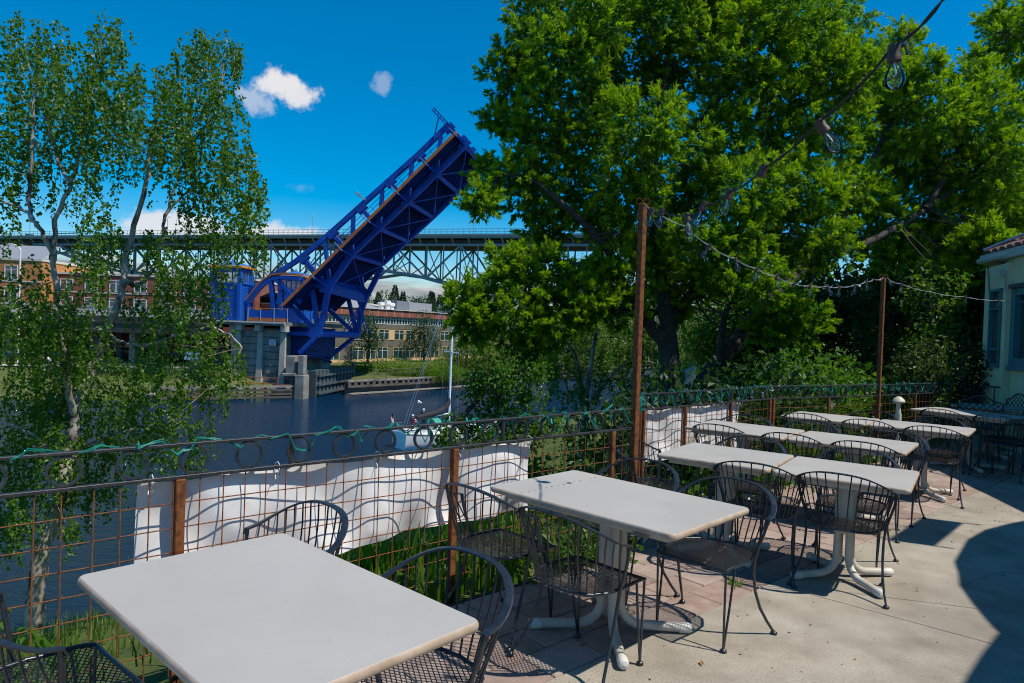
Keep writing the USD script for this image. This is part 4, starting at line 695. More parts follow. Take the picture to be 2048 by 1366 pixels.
# fallen leaves
for x, y, rz, lab in [(.43, 3.52, .4, 'dry brown leaf fallen under the second table'), (1.00, 3.36, 1.3, 'dry brown leaf fallen on the concrete right of the second table')]:
    t = thing('fallen_leaf', lab, 'leaf', (x, y, .001), rz, 'dry leaves fallen on the terrace')
    obj('blade', MB().add([(-.03, 0, .002), (0, .012, .010), (.032, 0, .004), (0, -.012, .008), (0, 0, .003)], [[0, 4, 1], [1, 4, 2], [2, 4, 3], [3, 4, 0]]), 'dry_leaf', t)


# ------------------------------------------------------------------ vegetation
def unit(a): return a / (np.linalg.norm(a, axis=-1, keepdims=True) + 1e-12)
def leaves(c, d, L, W, r, fold=.25, nrm=None, wild=.55):
    "diamond leaves: bases c, directions d, lengths L, widths W (arrays or numbers)"
    n = len(c); L = np.broadcast_to(L, n)[:, None]; W = np.broadcast_to(W, n)[:, None]
    sd = unit(np.cross(d, r.normal(0, 1, (n, 3)) if nrm is None else nrm + r.normal(0, wild, (n, 3)))); up = np.cross(sd, d)
    if nrm is not None: up = up * np.sign((up * nrm).sum(1))[:, None]; sd = np.cross(d, up)
    m = c + d * L * .45 + up * L * .04
    v = np.stack([c, m + sd * W / 2 + up * W * fold, c + d * L, m - sd * W / 2 + up * W * fold], 1).reshape(-1, 3)
    i = np.arange(n)[:, None] * 4
    return v, np.vstack([i + [0, 1, 2], i + [0, 2, 3]])
def sphere_dirs(n, r): return unit(r.normal(0, 1, (n, 3)))
def smooth_path(p, k=6):
    p = np.asarray(p, float)
    if len(p) < 3: return p
    t = np.arange(len(p)); from scipy.interpolate import CubicSpline
    return CubicSpline(t, p, axis=0)(np.linspace(0, len(p) - 1, (len(p) - 1) * k + 1))
def stems(stem_list, r0s, tip, r, n=8, wob=.0):
    mb = MB(); P = []
    for p, r0 in zip(stem_list, r0s):
        q = smooth_path(p, 5); q = q + r.normal(0, wob, q.shape); rr = r0 + (tip - r0) * np.linspace(0, 1, len(q)) ** .8
        rr = rr * (1 + .07 * np.sin(np.arange(len(q)) * 2.1)); mb.tube(q, rr, n); P.append(q)
    return mb, np.vstack(P)
def twigs(lob, skel, r, per, rad, side=4):
    "branches from the nearest skeleton points to spots inside every lobe"
    mb = MB()
    for x, y, z, R in lob:
        for _ in range(per):
            e = V(x, y, z) + sphere_dirs(1, r)[0] * R * r.uniform(.1, .8); dd = np.linalg.norm(skel - e, axis=1) + .5 * np.maximum(0, skel[:, 2] - e[2]); b = skel[int(np.argmin(dd))]
            m = (b + e) / 2 + r.normal(0, .10 * np.linalg.norm(e - b), 3); mb.tube(smooth_path([b, m, e], 4), [rad * 1.0] * 3 + [rad * .75] * 3 + [rad * .35] * 3, side)
    return mb
def plant(name, label, cat, base, group=None): return T(name, label, cat, base, group)

def hang_crown(lob, r, dens, lo=.3, hi=1.2, leaf=.05, clear=None):
    "weeping crown: leafy strands that fall from points in the upper part of each lobe"
    C, D, L, ST = [], [], [], []
    for x, y, z, R in lob:
        for _ in range(int(dens * R * R * 75) + 5):
            o = V(x, y, z) + sphere_dirs(1, r)[0] * R * r.uniform(.2, 1.0) ** .5 * V(1, 1.1, 1)
            ln = min(r.uniform(lo, hi), R * 2.2) * r.uniform(.5, 1); az = r.uniform(0, 2 * pi); out = V(math.cos(az), math.sin(az), 0)
            k = max(5, int(ln / .030)); w_ = np.linspace(0, 1, k)[:, None]
            p = o + out * (.22 * ln * (1 - (1 - w_) ** 2)) + V(0, 0, 1) * (.10 * np.sin(w_ * pi) * ln * .5 - ln * w_ ** 1.35) + r.normal(0, .012, (k, 3)) + np.cumsum(r.normal(0, .006, (k, 3)), 0) * [1, 1, .2]
            if r.random() < .45: ST.append(p[::3])
            c = np.repeat(p, 2, 0) + r.normal(0, .013, (2 * k, 3)); d = unit(r.normal(0, .7, (2 * k, 3)) + [0, 0, -.75]); C.append(c); D.append(d); L.append(leaf * r.uniform(.65, 1.25, 2 * k))
    C, D, L = np.vstack(C), np.vstack(D), np.hstack(L)
    return leaves(C, D, L, L * .78, r, .2, np.array([[.35, -.45, .75]]).repeat(len(C), 0), .8), ST
def tuft_crown(lob, r, tufts, per, twig=.34, leaf=.085, width=.20, lift=.25, squash=.9, inner=.25, tipstart=.55, subs=11):
    "every lobe carries compact sub-clumps covered with brush-like tufts of narrow leaflets; returns (inner leaves, tip leaves)"
    C, D, L, K, N = [], [], [], [], []
    for x, y, z, R in lob:
        ga = np.arange(subs) * 2.39996 + r.uniform(0, 6); zz = 1 - 2 * (np.arange(subs) + .5) / subs; sc = np.sqrt(1 - zz ** 2); sdir = np.stack([sc * np.cos(ga), sc * np.sin(ga), zz], 1) + r.normal(0, .18, (subs, 3))
        for q in sdir:
            Rs = R * r.uniform(.34, .54); o0 = V(x, y, z) + q * V(1, 1, squash) * R * r.uniform(.58, .82)
            n = int(tufts * Rs * Rs) + 5; dr = unit(sphere_dirs(n, r) + q * .55 + V(0, 0, .15)); o = o0 + dr * (Rs * r.uniform(.70, 1.0, n))[:, None]
            ax = unit(dr + [0, 0, lift] + r.normal(0, .22, (n, 3))); w_ = r.random((n, per)); tl = twig * r.uniform(.6, 1.25, n)[:, None]
            c = o[:, None] + ax[:, None] * ((w_ - .35) * tl)[..., None]; sp = unit(np.cross(ax[:, None], r.normal(0, 1, (n, per, 3))))
            d = unit(ax[:, None] * (.55 + .8 * w_[..., None]) + sp * .85 + V(0, 0, -.15))
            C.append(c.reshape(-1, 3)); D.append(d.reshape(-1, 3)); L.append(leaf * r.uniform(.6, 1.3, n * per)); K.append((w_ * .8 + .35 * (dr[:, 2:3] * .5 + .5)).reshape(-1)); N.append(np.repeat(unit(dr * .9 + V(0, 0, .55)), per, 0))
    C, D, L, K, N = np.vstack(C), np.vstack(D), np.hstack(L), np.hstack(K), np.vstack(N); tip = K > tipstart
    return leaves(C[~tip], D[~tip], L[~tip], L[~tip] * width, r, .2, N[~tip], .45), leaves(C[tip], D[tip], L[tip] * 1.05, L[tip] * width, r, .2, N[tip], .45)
def blob_crown(lob, r, dens, leaf=.10, width=.6, shell=.7, droop=-.2, squash=1.0):
    C, D, L, N = [], [], [], []
    for x, y, z, R in lob:
        n = int(dens * R * R / leaf ** 2) + 20; dr = sphere_dirs(n, r)
        rad = (1 - r.random(n) ** 1.6 * shell) * (1 + .42 * (meshkit.fbm(dr * 2.6 + [x, y, z], 3) - .5)); C.append(V(x, y, z) + dr * (R * rad)[:, None] * [1, 1, squash]); D.append(unit(dr * .6 + r.normal(0, .7, (n, 3)) + [0, 0, droop])); L.append(leaf * r.uniform(.6, 1.35, n)); N.append(unit(dr * .8 + V(0, 0, .6)))
    C, D, L = np.vstack(C), np.vstack(D), np.hstack(L); return leaves(C, D, L, L * width, r, .2, np.vstack(N), .55)

r = np.random.default_rng(101)
# weeping birch at the left
t = plant('birch_tree', 'weeping birch with white forked stems and hanging leafy strands at left', 'tree', [*BIRCH_STEMS[0][0][:2], BIRCH_STEMS[0][0][2] - .4])
BIRCH_STEMS[0][0][2] -= .8
tr, sk = stems(BIRCH_STEMS, [.115, .048, .03, .026, .024, .03, .018, .022, .02, .026, .026], .012, r, 10, .008)
t.add('trunk', tr, 'white_bark', smooth=50)
t.add('branches', kind='stuff', mb=twigs(BIRCH_LOBES, sk, r, 2, .0065), m='twig_bark')
(lv, ST) = hang_crown(BIRCH_LOBES, r, 2.6, .35, 1.15, .05)
t.add('crown', MB().add(*lv), 'birch_leaf')
tw = MB()
for p in ST: tw.tube(p, .0022, 3, caps=False)
t.add('hanging_twigs', tw, 'dark_bark', kind='stuff')
# bare arching sprays at the birch's right edge
sp = MB()
for (x, y, z, R) in [BIRCH_LOBES[i] for i in (25, 26)]:
    for _ in range(3):
        a = r.uniform(-.5, .9); b = V(x - R, y, z + R * .3); e = V(x + R * (1.0 + .35 * r.random()), y + r.normal(0, .2), z + R * r.uniform(.6, 1.2)); f = e + V(.08 + .1 * r.random(), 0, -r.uniform(.2, .6))
        sp.tube(smooth_path([b, (b + e) / 2 + V(0, 0, .12), e, f], 5), .003, 3)
t.add('bare_twigs', sp, 'dark_bark', kind='stuff')

# great ash over the fence
t = plant('ash_tree', 'huge fine leaved tree with dark forked trunk, lit yellow green from the right', 'tree', [*ASH_STEMS[0][0][:2], ASH_STEMS[0][0][2] - 1.0])
ASH_STEMS[0][0][2] -= 1.4
tr, sk = stems(ASH_STEMS, [.25, .14, .10, .13, .09, .06, .06], .02, r, 12, .01)
t.add('trunk', tr, 'dark_bark', smooth=50)
t.add('branches', kind='stuff', mb=twigs(ASH_LOBES, sk, r, 3, .020), m='dark_bark')
a_, b_ = tuft_crown(ASH_LOBES, r, 120, 46, .24, .088, .27, tipstart=.50)
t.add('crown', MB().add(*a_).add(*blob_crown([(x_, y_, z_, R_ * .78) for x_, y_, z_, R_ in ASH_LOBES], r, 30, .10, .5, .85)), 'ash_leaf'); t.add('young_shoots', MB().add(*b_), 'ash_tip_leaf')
t = plant('ash_tree', 'leaning dark trunked tree behind the great one, its crown filling the upper right', 'tree', [*ASH2_STEMS[0][0][:2], ASH2_STEMS[0][0][2] - .4])
ASH2_STEMS[0][0][2] -= 1.2
tr, sk = stems(ASH2_STEMS, [.22, .12, .09, .10], .02, r, 12, .01)
t.add('trunk', tr, 'dark_bark', smooth=50); t.add('branches', kind='stuff', mb=twigs(ASH2_LOBES, sk, r, 3, .020), m='dark_bark')
a_, b_ = tuft_crown(ASH2_LOBES, r, 95, 44, .30, .105, .27, tipstart=.46, subs=10)
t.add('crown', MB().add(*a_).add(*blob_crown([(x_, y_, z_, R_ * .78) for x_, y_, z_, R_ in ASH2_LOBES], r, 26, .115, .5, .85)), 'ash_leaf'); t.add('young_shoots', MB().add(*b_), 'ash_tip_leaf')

# dark trees behind
for lab, g in zip(['dark leafy tree right of the great trunks, behind the far fence', 'dark tree behind the second rust pole', 'tall dark tree behind the cream building', 'dense green tree between and behind the two great trunks'], BG_TREES):
    g['stem'][0][2] = ground_at(*g['stem'][0][:2]) - .3
    t = plant('broadleaf_tree', lab, 'tree', g['stem'][0], 'dark trees behind the terrace'); tr, sk = stems([g['stem']], [.16], .04, r, 8)
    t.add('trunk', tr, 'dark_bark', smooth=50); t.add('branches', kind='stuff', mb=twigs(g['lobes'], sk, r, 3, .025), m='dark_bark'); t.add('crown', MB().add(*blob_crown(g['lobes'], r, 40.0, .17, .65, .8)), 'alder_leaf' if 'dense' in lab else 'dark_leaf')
MAPLE['stem'][0][2] = ground_at(*MAPLE['stem'][0][:2]) - .2
t = plant('maple_tree', 'slim young maple with bright leaf sprays before the dark trees', 'tree', MAPLE['stem'][0]); tr, sk = stems([MAPLE['stem']], [.06], .015, r, 8)
t.add('trunk', tr, 'dark_bark', smooth=50); t.add('branches', kind='stuff', mb=twigs(MAPLE['lobes'], sk, r, 4, .010), m='dark_bark'); t.add('crown', MB().add(*blob_crown(MAPLE['lobes'], r, 9.0, .09, .75, .95, -.3)), 'maple_leaf')
# second birch and alder bush, centre
BIRCH2_STEMS[0][0][2] -= .6
t = plant('birch_tree', 'smaller white stemmed birch left of the tall rust pole, beyond the fence', 'tree', BIRCH2_STEMS[0][0]); tr, sk = stems(BIRCH2_STEMS, [.11, .06, .06], .02, r, 9, .006)
t.add('trunk', tr, 'white_bark', smooth=50); t.add('branches', kind='stuff', mb=twigs(BIRCH2_LOBES, sk, r, 4, .010), m='dark_bark'); (lv, ST) = hang_crown(BIRCH2_LOBES, r, 1.5, .25, .7, .062); t.add('crown', MB().add(*lv), 'alder_leaf')
ALDER_STEMS[0][0][2] -= .5
t = plant('alder_bush', 'rounded glossy leaved bush in front of the sailing boat', 'bush', ALDER_STEMS[0][0]); tr, sk = stems(ALDER_STEMS, [.05, .03, .03], .01, r, 7)
t.add('stems', tr, 'dark_bark', smooth=50); t.add('branches', kind='stuff', mb=twigs(ALDER_LOBES, sk, r, 4, .008), m='dark_bark'); t.add('foliage', MB().add(*blob_crown(ALDER_LOBES, r, 15, .07, .72, .9, -.35)), 'alder_leaf')
# dark undergrowth on the bank behind the far fence
WN = 'first second third fourth fifth sixth seventh eighth ninth tenth eleventh twelfth thirteenth fourteenth fifteenth last'.split()
for i in range(16):
    s_, q_ = 7.4 + i * .95 + r.uniform(-.2, .2), r.uniform(1.6, 6.5); c = fp(s_, q_); z = ground_at(c[0], c[1]); R = r.uniform(.8, 1.15)
    lo = [(c[0], c[1], z + R * .8, R), (c[0] + R * .7, c[1] + .3, z + R * .6, R * .75), (c[0] - R * .7, c[1] - .2, z + R * .6, R * .75)]
    t = plant('undergrowth_bush', f'dark undergrowth bush on the bank behind the far fence, {WN[i]} counted from the tall pole', 'bush', (c[0], c[1], z), 'dark undergrowth bushes behind the far fence')
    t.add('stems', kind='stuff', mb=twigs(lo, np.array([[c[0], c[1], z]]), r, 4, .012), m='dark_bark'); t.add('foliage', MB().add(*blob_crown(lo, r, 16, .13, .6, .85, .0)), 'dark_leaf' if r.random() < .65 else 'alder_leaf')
# red tinged shrubs by the building
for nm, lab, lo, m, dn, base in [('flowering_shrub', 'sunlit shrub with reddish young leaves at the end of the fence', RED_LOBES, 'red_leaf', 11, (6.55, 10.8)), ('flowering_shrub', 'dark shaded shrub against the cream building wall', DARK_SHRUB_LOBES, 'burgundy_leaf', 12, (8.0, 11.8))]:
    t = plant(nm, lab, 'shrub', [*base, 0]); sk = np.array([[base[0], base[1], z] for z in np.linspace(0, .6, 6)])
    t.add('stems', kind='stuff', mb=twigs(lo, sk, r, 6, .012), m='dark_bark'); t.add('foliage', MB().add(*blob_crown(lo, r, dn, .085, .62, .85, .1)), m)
# bare twiggy bush on the bank in front of the pier
def bare(mb, p, d, ln, rad, lev):
    q = [p]; 
    for k in range(4): d = unit(d + r.normal(0, .16, 3) + [0, 0, .03]); q.append(q[-1] + d * ln / 4)
    mb.tube(q, np.linspace(rad, rad * .6, 5), 4, caps=False)
    if lev > 0:
        for _ in range(5 if lev > 1 else 6): k = r.integers(1, 5); bare(mb, q[k], unit(d + r.normal(0, .62, 3)), ln * r.uniform(.45, .75), rad * .55, lev - 1)
bb = V(-2.25, 7.2, -1.9); t = plant('bare_bush', 'bare twiggy bush on the bank below the bridge pier', 'bush', bb); mb = MB()
for _ in range(9): bare(mb, bb + r.normal(0, .06, 3) * [1, 1, 0], unit(V(r.normal(0, .33), r.normal(0, .3), 1)), 1.05, .010, 3)
t.add('twigs', mb, 'twig_bark')
# shrub and grass low at the left, outside the fence
for lab, x, y, R, m in [('low light green shrub under the birch at the lower left corner', -2.75, 3.6, .26, 'alder_leaf'), ('green shrub on the bank below the tall rust pole', 1.0, 7.2, .5, 'alder_leaf')]:
    z = ground_at(x, y); lo = [(x, y, z + R * .7, R), (x + R * .7, y + .1, z + R * .5, R * .7), (x - R * .6, y - .1, z + R * .55, R * .7)]
    t = plant('low_shrub', lab, 'shrub', (x, y, z)); t.add('stems', kind='stuff', mb=twigs(lo, np.array([[x, y, z]]), r, 5, .006), m='dark_bark'); t.add('foliage', MB().add(*blob_crown(lo, r, 6.0, .07, .6, .9, .2)), m)
def blades(C, r, h0, h1, w, lean=.5, seg=3):
    n = len(C); az = r.uniform(0, 2 * pi, n); h = r.uniform(h0, h1, n); d = np.stack([np.cos(az), np.sin(az), 0 * az], 1); sd = np.stack([-np.sin(az), np.cos(az), 0 * az], 1); le = r.uniform(.1, 1, n) * lean
    V_, F_ = [], []
    for k in range(seg + 1):
        u = k / seg; c = C + d * (h * le * u ** 2)[:, None] + np.stack([0 * h, 0 * h, h * u * (1 - .25 * le * u)], 1); ww = w * (1 - u ** 2 * .95) / 2
        V_ += [c - sd * ww, c + sd * ww]
    v = np.stack(V_, 1); m = 2 * (seg + 1); i = np.arange(n)[:, None] * m
    for k in range(seg): F_ += [i + [2 * k, 2 * k + 1, 2 * k + 3], i + [2 * k, 2 * k + 3, 2 * k + 2]]
    return v.reshape(-1, 3), np.vstack(F_)
n = 9000; s_, q_ = r.uniform(-7, 14, n), r.uniform(.15, 10.8, n) ** 1; C = np.stack([FA[0] + FD[0] * s_ + FN[0] * q_, FA[1] + FD[1] * s_ + FN[1] * q_, bank_z(s_, q_)], 1)
tag(obj('bank_grass', MB().add(*blades(C, r, .10, .34, .014, .6)), 'grass_leaf'), 'rough green grass on the bank below the fence', 'grass', None, 'stuff')
# sword leaved plants along the outside of the fence
k = 0
for s_, q_, lab in [(1.05, .26, 'iris clump under the canvas behind the nearest table'), (1.42, .24, 'tall iris clump left of the rusty fence post'), (1.80, .27, 'iris clump below the middle of the long canvas'), (2.06, .22, 'iris clump just left of the second fence post'), (2.45, .25, 'iris clump just right of the second fence post'), (2.85, .27, 'iris clump under the right end of the long canvas')]:
    c = fp(s_, q_, -.10); n = 70; C = c + np.c_[r.normal(0, .11, (n, 2)), np.zeros(n)]
    t = plant('iris_clump', lab, 'plant', c, 'iris clumps outside the near fence'); t.add('leaves', MB().add(*blades(C, r, .34, .62, .030, .32, 4)), 'iris_leaf')
for x, y, lab in [(4.05, 9.25, 'sunlit grassy clump behind the fifth row, by the fence'), (3.6, 8.95, 'small grassy clump left of the bollard lamp'), (4.55, 9.30, 'feathery green plant beside the second rust pole')]:
    n = 120; C = V(x, y, 0) + np.c_[r.normal(0, .16, (n, 2)), np.zeros(n)]; t = plant('grass_clump', lab, 'plant', (x, y, 0), 'leafy clumps in the far bed'); t.add('leaves', MB().add(*blades(C, r, .25, .62, .016, .5, 4)), 'iris_leaf')
C = []
for s_, q_, R, m in [(2.9, .1, .35, 240), (3.5, -.05, .3, 200), (3.85, .25, .4, 200), (5.2, .55, .45, 240), (6.2, .55, .5, 240), (7.2, .5, .5, 220), (8.2, .5, .5, 220), (9.2, .6, .5, 200), (10.2, .6, .5, 200), (1.6, .35, .4, 160), (2.1, .35, .4, 220)]:
    c = fp(s_, q_, -.02); C.append(c + np.c_[r.normal(0, R * .5, (m, 2)), r.uniform(.02, .20, m)])
C = np.vstack(C); lv = leaves(C, unit(r.normal(0, .8, C.shape) + [0, 0, .35]), r.uniform(.05, .11, len(C)), r.uniform(.035, .07, len(C)), r)
tag(obj('ground_cover', MB().add(*lv), 'ground_leaf'), 'broad leaved ground cover along the foot of the fences', 'ground cover', None, 'stuff')
# tiny weeds in the paver edge
C = V(1.52, 4.47, 0) + np.c_[r.normal(0, .03, (40, 2)), np.zeros(40)]
t = plant('paver_weed', 'small green weed growing at the corner of the pavers', 'weed', (1.52, 4.47, 0)); t.add('leaves', MB().add(*blades(C, r, .02, .05, .008, .9)), 'iris_leaf')

# far bank: hedge bushes, slim trees, willows, skyline trees
WL = ['light green willow left of the mast on the far bank', 'yellow green willow right of the sailing boat mast', 'yellow green tree on the far bank behind the alder bush', 'tall light tree seen under the great crown, far bank', 'far bank tree glimpsed between the great trunk and the pole', 'slim birch in front of the left end of the olive building', 'slim tree in front of the middle of the olive building', 'pale tree seen through the bridge heel', 'dense yellow green tree on the far bank, directly behind the smaller birch', 'low bright tree on the far bank right of the smaller birch', 'bright far bank tree behind the great trunk', 'bushy tree on the far bank right of the olive building']
for i, (lab, g) in enumerate(zip(WL, WILLOW)):
    g['stem'][0][2] = -5.3; t = plant('bank_tree', lab, 'tree', g['stem'][0], 'trees on the far bank'); tr, sk = stems([g['stem']], [.22], .06, r, 6)
    t.add('trunk', tr, 'dark_bark'); t.add('branches', kind='stuff', mb=twigs(g['lobes'], sk, r, 2, .05, 3), m='dark_bark'); t.add('crown', MB().add(*blob_crown(g['lobes'], r, 16.0, .36 if i in (5, 6, 7) else .55, .5, .85, -.5)), 'hill_leaf' if i in (5, 6) else 'willow_leaf')
HB = ['rounded bright hedge bush on the far bank, %s from the bridge in the upper row' % k for k in ('one', 'two', 'three', 'four', 'five', 'six')] + ['low hedge bush by the water rail, %s from the bridge' % k for k in ('first', 'second', 'third', 'fourth')] + ['hedge bush against the bridge pier end wall', 'hedge bush at the right end of the far bank hedge']
for lab, (x, y, z, R) in zip(HB, HEDGE):
    t = plant('hedge_bush', lab, 'bush', (x, y, -6.2), 'bright hedge bushes on the far bank'); lo = [(x, y, z, R), (x - R * .8, y + .3, z - R * .35, R * .75), (x + R * .8, y + .3, z - R * .3, R * .75)]
    t.add('stems', kind='stuff', mb=twigs(lo, np.array([[x, y, -6.4]]), r, 2, .06, 3), m='dark_bark'); t.add('foliage', MB().add(*blob_crown(lo, r, 14.0, .30, .6, .6, .1, .85)), 'hedge_leaf')
for i, (x, y, z, kd) in enumerate(HILL):
    o_ = sorted(h[0] / h[1] for h in HILL if h[3] == kd).index(x / y); w_ = ["leftmost", "second", "third", "fourth", "fifth", "sixth", "seventh", "rightmost"][o_]
    nm, lab = ('conifer_tree', f'dark pointed conifer on the far skyline, {w_} of the conifers') if kd == 'c' else ('hill_tree', f'rounded tree on the far skyline hill, {w_} of the rounded ones')
    t = plant(nm, lab, 'tree', (x, y, z - 12), 'trees on the far skyline'); t.add('trunk', MB().tube([(x, y, z - 14), (x, y, z + (3 if kd == 'c' else -2))], [.5, .1], 5), 'dark_bark')
    if kd == 'c':
        n = 900; u = r.random(n) ** .7; az = r.uniform(0, 2 * pi, n); rr = (.2 + 3.2 * u) * (.7 + .3 * r.random(n)); C = np.stack([x + rr * np.cos(az), y + rr * np.sin(az), z + 5 - 13 * u], 1); d = unit(np.stack([np.cos(az), np.sin(az), -.5 + 0 * az], 1) + r.normal(0, .2, (n, 3)))
        t.add('crown', MB().add(*leaves(C, d, 1.5, .6, r)), 'conifer_leaf')
    else: t.add('crown', MB().add(*blob_crown([(x, y, z - 2, 4.6), (x - 4, y, z - 4.5, 4), (x + 4, y, z - 4, 4.2)], r, 12, 1.3, .6, .6)), 'hill_leaf')
C = np.array([[x, y, 3.0] for x in np.arange(-240, 120, 6.0) for y in (335, 362, 398, 430)]) + r.normal(0, 2, (240, 3)); C = [(a, b, 2.5 + (b - 335) * .05 + 1.5 * r.normal(), 5.5) for a, b, _ in C]
tag(obj('hillside_wood', MB().add(*blob_crown(C, r, 6, 1.8, .7, .6)), 'hill_leaf'), 'far wooded hillside below the skyline', 'wood', None, 'stuff')
# far left slope: shrubs, rocks, small trees
for i, (x, lab) in enumerate([(-62.5, 'clipped yellow green bush at the far left promenade edge'), (-59.0, 'second clipped bush on the promenade, left of the walkers')]):
    p = shore_pt(13.5, x); t = plant('clipped_bush', lab, 'bush', (*p, -5.1), 'clipped promenade bushes'); t.add('stems', MB().tube([(*p, -5.3), (*p, -4.6)], .06, 5), 'dark_bark'); t.add('foliage', MB().add(*blob_crown([(*p, -4.35, .95), (p[0] - .6, p[1], -4.45, .8), (p[0] + .7, p[1], -4.45, .8)], r, 12, .2, .6, .5, .1, .8)), 'hedge_leaf')
C = []
for x in np.arange(-100, -39, .55):
    p = shore_pt(r.uniform(1.5, 8.5), x); C.append((*p, -8.0 + .28 * r.uniform(0, 8) * .9, .55 * r.uniform(.6, 1.4)))
tag(obj('slope_plants', MB().add(*blob_crown(C, r, 6, .22, .5, .7, .3, .6)), 'grass_leaf'), 'yellow green rough plants on the slope below the promenade', 'ground cover', None, 'stuff')
for i in range(9):
    p = shore_pt(r.uniform(.3, 2.2), -68 + i * 3.1); m = trimesh.creation.icosphere(2, 1.0); v = m.vertices * (1 + .5 * (meshkit.fbm(m.vertices * 1.6 + i * 7, 3) - .5))[:, None] * [r.uniform(.5, 1.0), r.uniform(.4, .8), r.uniform(.35, .6)] + [*p, -8.2]
    t = plant('shore_rock', f'grey shore rock at the far left waterline, {["leftmost","second","third","fourth","fifth","sixth","seventh","eighth","last"][i]} along the slope', 'rock', (*p, -8.4), 'shore rocks on the far left'); t.add('stone', MB().add(v, m.faces), 'rock', smooth=True)

# bushes under the viaduct, behind the birch
for i, x in enumerate((-55, -52.2, -49.5, -47, -44.8, -42.5, -40.4, -38.4)):
    p = shore_pt(5 + (i % 3) * 1.6, x); R = 1.5 + .3 * (i % 2); z = -6.6 + .3 * (i % 3); lo = [(*p, z + R * .6, R), (p[0] + R * .8, p[1] + .3, z + R * .4, R * .8), (p[0] - R * .8, p[1], z + R * .45, R * .8)]
    t = plant('slope_bush', f'dark green bush on the far slope behind the birch, {WN[i]} from the left', 'bush', (*p, z), 'bushes on the far slope by the viaduct')
    t.add('stems', kind='stuff', mb=twigs(lo, np.array([[*p, z - .3]]), r, 2, .05, 3), m='dark_bark'); t.add('foliage', MB().add(*blob_crown(lo, r, 14, .24, .6, .6, .0, .9)), 'hill_leaf')
# leaf litter and grit on the terrace
n = 420; s_, q_ = r.uniform(-1.5, 10, n), -1.12 - np.abs(r.normal(0, .9, n)) * r.uniform(.2, 1.6, n); C = np.array([fp(a, b, .004) for a, b in zip(s_, q_)]); dz_ = r.normal(0, 1, (n, 3)) * [1, 1, .08]
L_ = r.uniform(.006, .022, n); tag(obj('leaf_litter', MB().add(*leaves(C, unit(dz_), L_, L_ * .5, r, .3)), 'dry_leaf'), 'small brown bits of leaf litter scattered on the terrace', 'leaf litter', None, 'stuff')


# ------------------------------------------------------------------ bascule bridge: coordinates s (towards the channel), z, t (away from the camera)
BO, BA, BW = V(-7.305, 93.148), V(.98722, -.15936), V(.15936, .98722)
def bp(s, z, t): return V(*(BO + BA * s + BW * t), z)
def lp(u, v, t): return bp(-24.79 + .712 * u + .702 * v, 3.94 + .702 * u - .712 * v, t)      # leaf: u along the deck, v below it
LN = unit(lp(0, -1, 0) - lp(0, 0, 0)); LU = unit(lp(1, 0, 0) - lp(0, 0, 0)); BW3 = V(*BW, 0); BA3 = V(*BA, 0)
WT = 12.5
t = T('bascule_leaf', 'raised blue steel bascule leaf with rust red sidewalk edges', 'drawbridge', bp(-22, -4, 6))
def lbar(name, p, q, w, h, m='bridge_blue', up=None, parent=None, label=None): return t.add(name, MB().bar(p, q, w, h, up=LN if up is None else up, ch=.03), m, parent, label=label)
NODE = [33.6 - 5.49 * k for k in range(6)]
topv = lambda u: float(np.interp(u, [-6.5, -2.9, -1, 6, 12.5, 18, 24, 28, 33.9], [-7.2, -6.0, -5.5, -3.95, -3.45, -3.15, -2.8, -2.55, -2.5]))
botv = [1.28, 1.25, 1.22, 1.05, .95, 2.0]
heel = {0: [(-15.86, 11.47), (-19.13, 6.69), (-19.75, 2.71), (-20.42, .21), (-23.13, -2.6)], 1: [(-16.0, 10.93), (-18.5, 5.87), (-19.1, 4.0), (-19.73, .08), (-25.43, -4.56)]}
for side, tt in ((0, 0.0), (1, WT)):
    ups = list(np.linspace(33.9, -6.5, 15))
    for a_, b_ in zip(ups[:-1], ups[1:]): lbar('top_chord', lp(a_, topv(a_), tt), lp(b_ - .12, topv(b_ - .12), tt), .62, .66)
    for k in range(4): lbar('bottom_chord', lp(NODE[k] + (.3 if k == 0 else .1), botv[k], tt), lp(NODE[k + 1], botv[k + 1], tt), .70, .55)
    hp = [bp(s, z, tt) for s, z in heel[side]]
    for k in range(4): lbar('heel_chord', hp[k] + unit(hp[k] - hp[k + 1]) * .1, hp[k + 1], .72, .72 if k < 3 else .55)
    for k, u in enumerate(NODE):
        lbar('post', lp(u, topv(u) + .3, tt), lp(u, botv[k] - .25, tt), .55, .60, up=LU)
        t.add('gusset', MB().frame(lp(u, botv[k] - .25, tt), LU * .85, LN * .42, BW3 * .37), 'bridge_blue')
        t.add('gusset', MB().frame(lp(u, topv(u) + .4, tt), LU * .75, LN * .40, BW3 * .34), 'bridge_blue')
        if k < 5: lbar('diagonal', lp(u - 1.5, topv(u - 1.5) + .3, tt), lp(u - 5.0, botv[min(k + 1, 5)] - .5, tt), .50, .50)
    # heel web
    for a_, b_ in (((3, 3) if 0 else ((heel[side][3]), (-26.0, heel[side][3][1] - .1))), (heel[side][3], (-24.6, heel[side][3][1] + 3.9)), (heel[side][1], (-21.6, heel[side][1][1] + .5)), (heel[side][1], (-21.1, heel[side][1][1] + 2.3)), (heel[side][3], (-21.5, heel[side][3][1] + 6.2))):
        lbar('heel_strut', bp(*a_, tt), bp(*b_, tt), .55, .62, up=BW3)
    t.add('gusset', MB().frame(bp(heel[side][3][0] - .5, heel[side][3][1] + .3, tt), BA3 * .8, V(0, 0, .75), BW3 * .33), 'bridge_blue')
    t.add('gusset', MB().frame(bp(heel[side][1][0] - .5, heel[side][1][1] + .2, tt), BA3 * .75, V(0, 0, .8), BW3 * .33), 'bridge_blue')
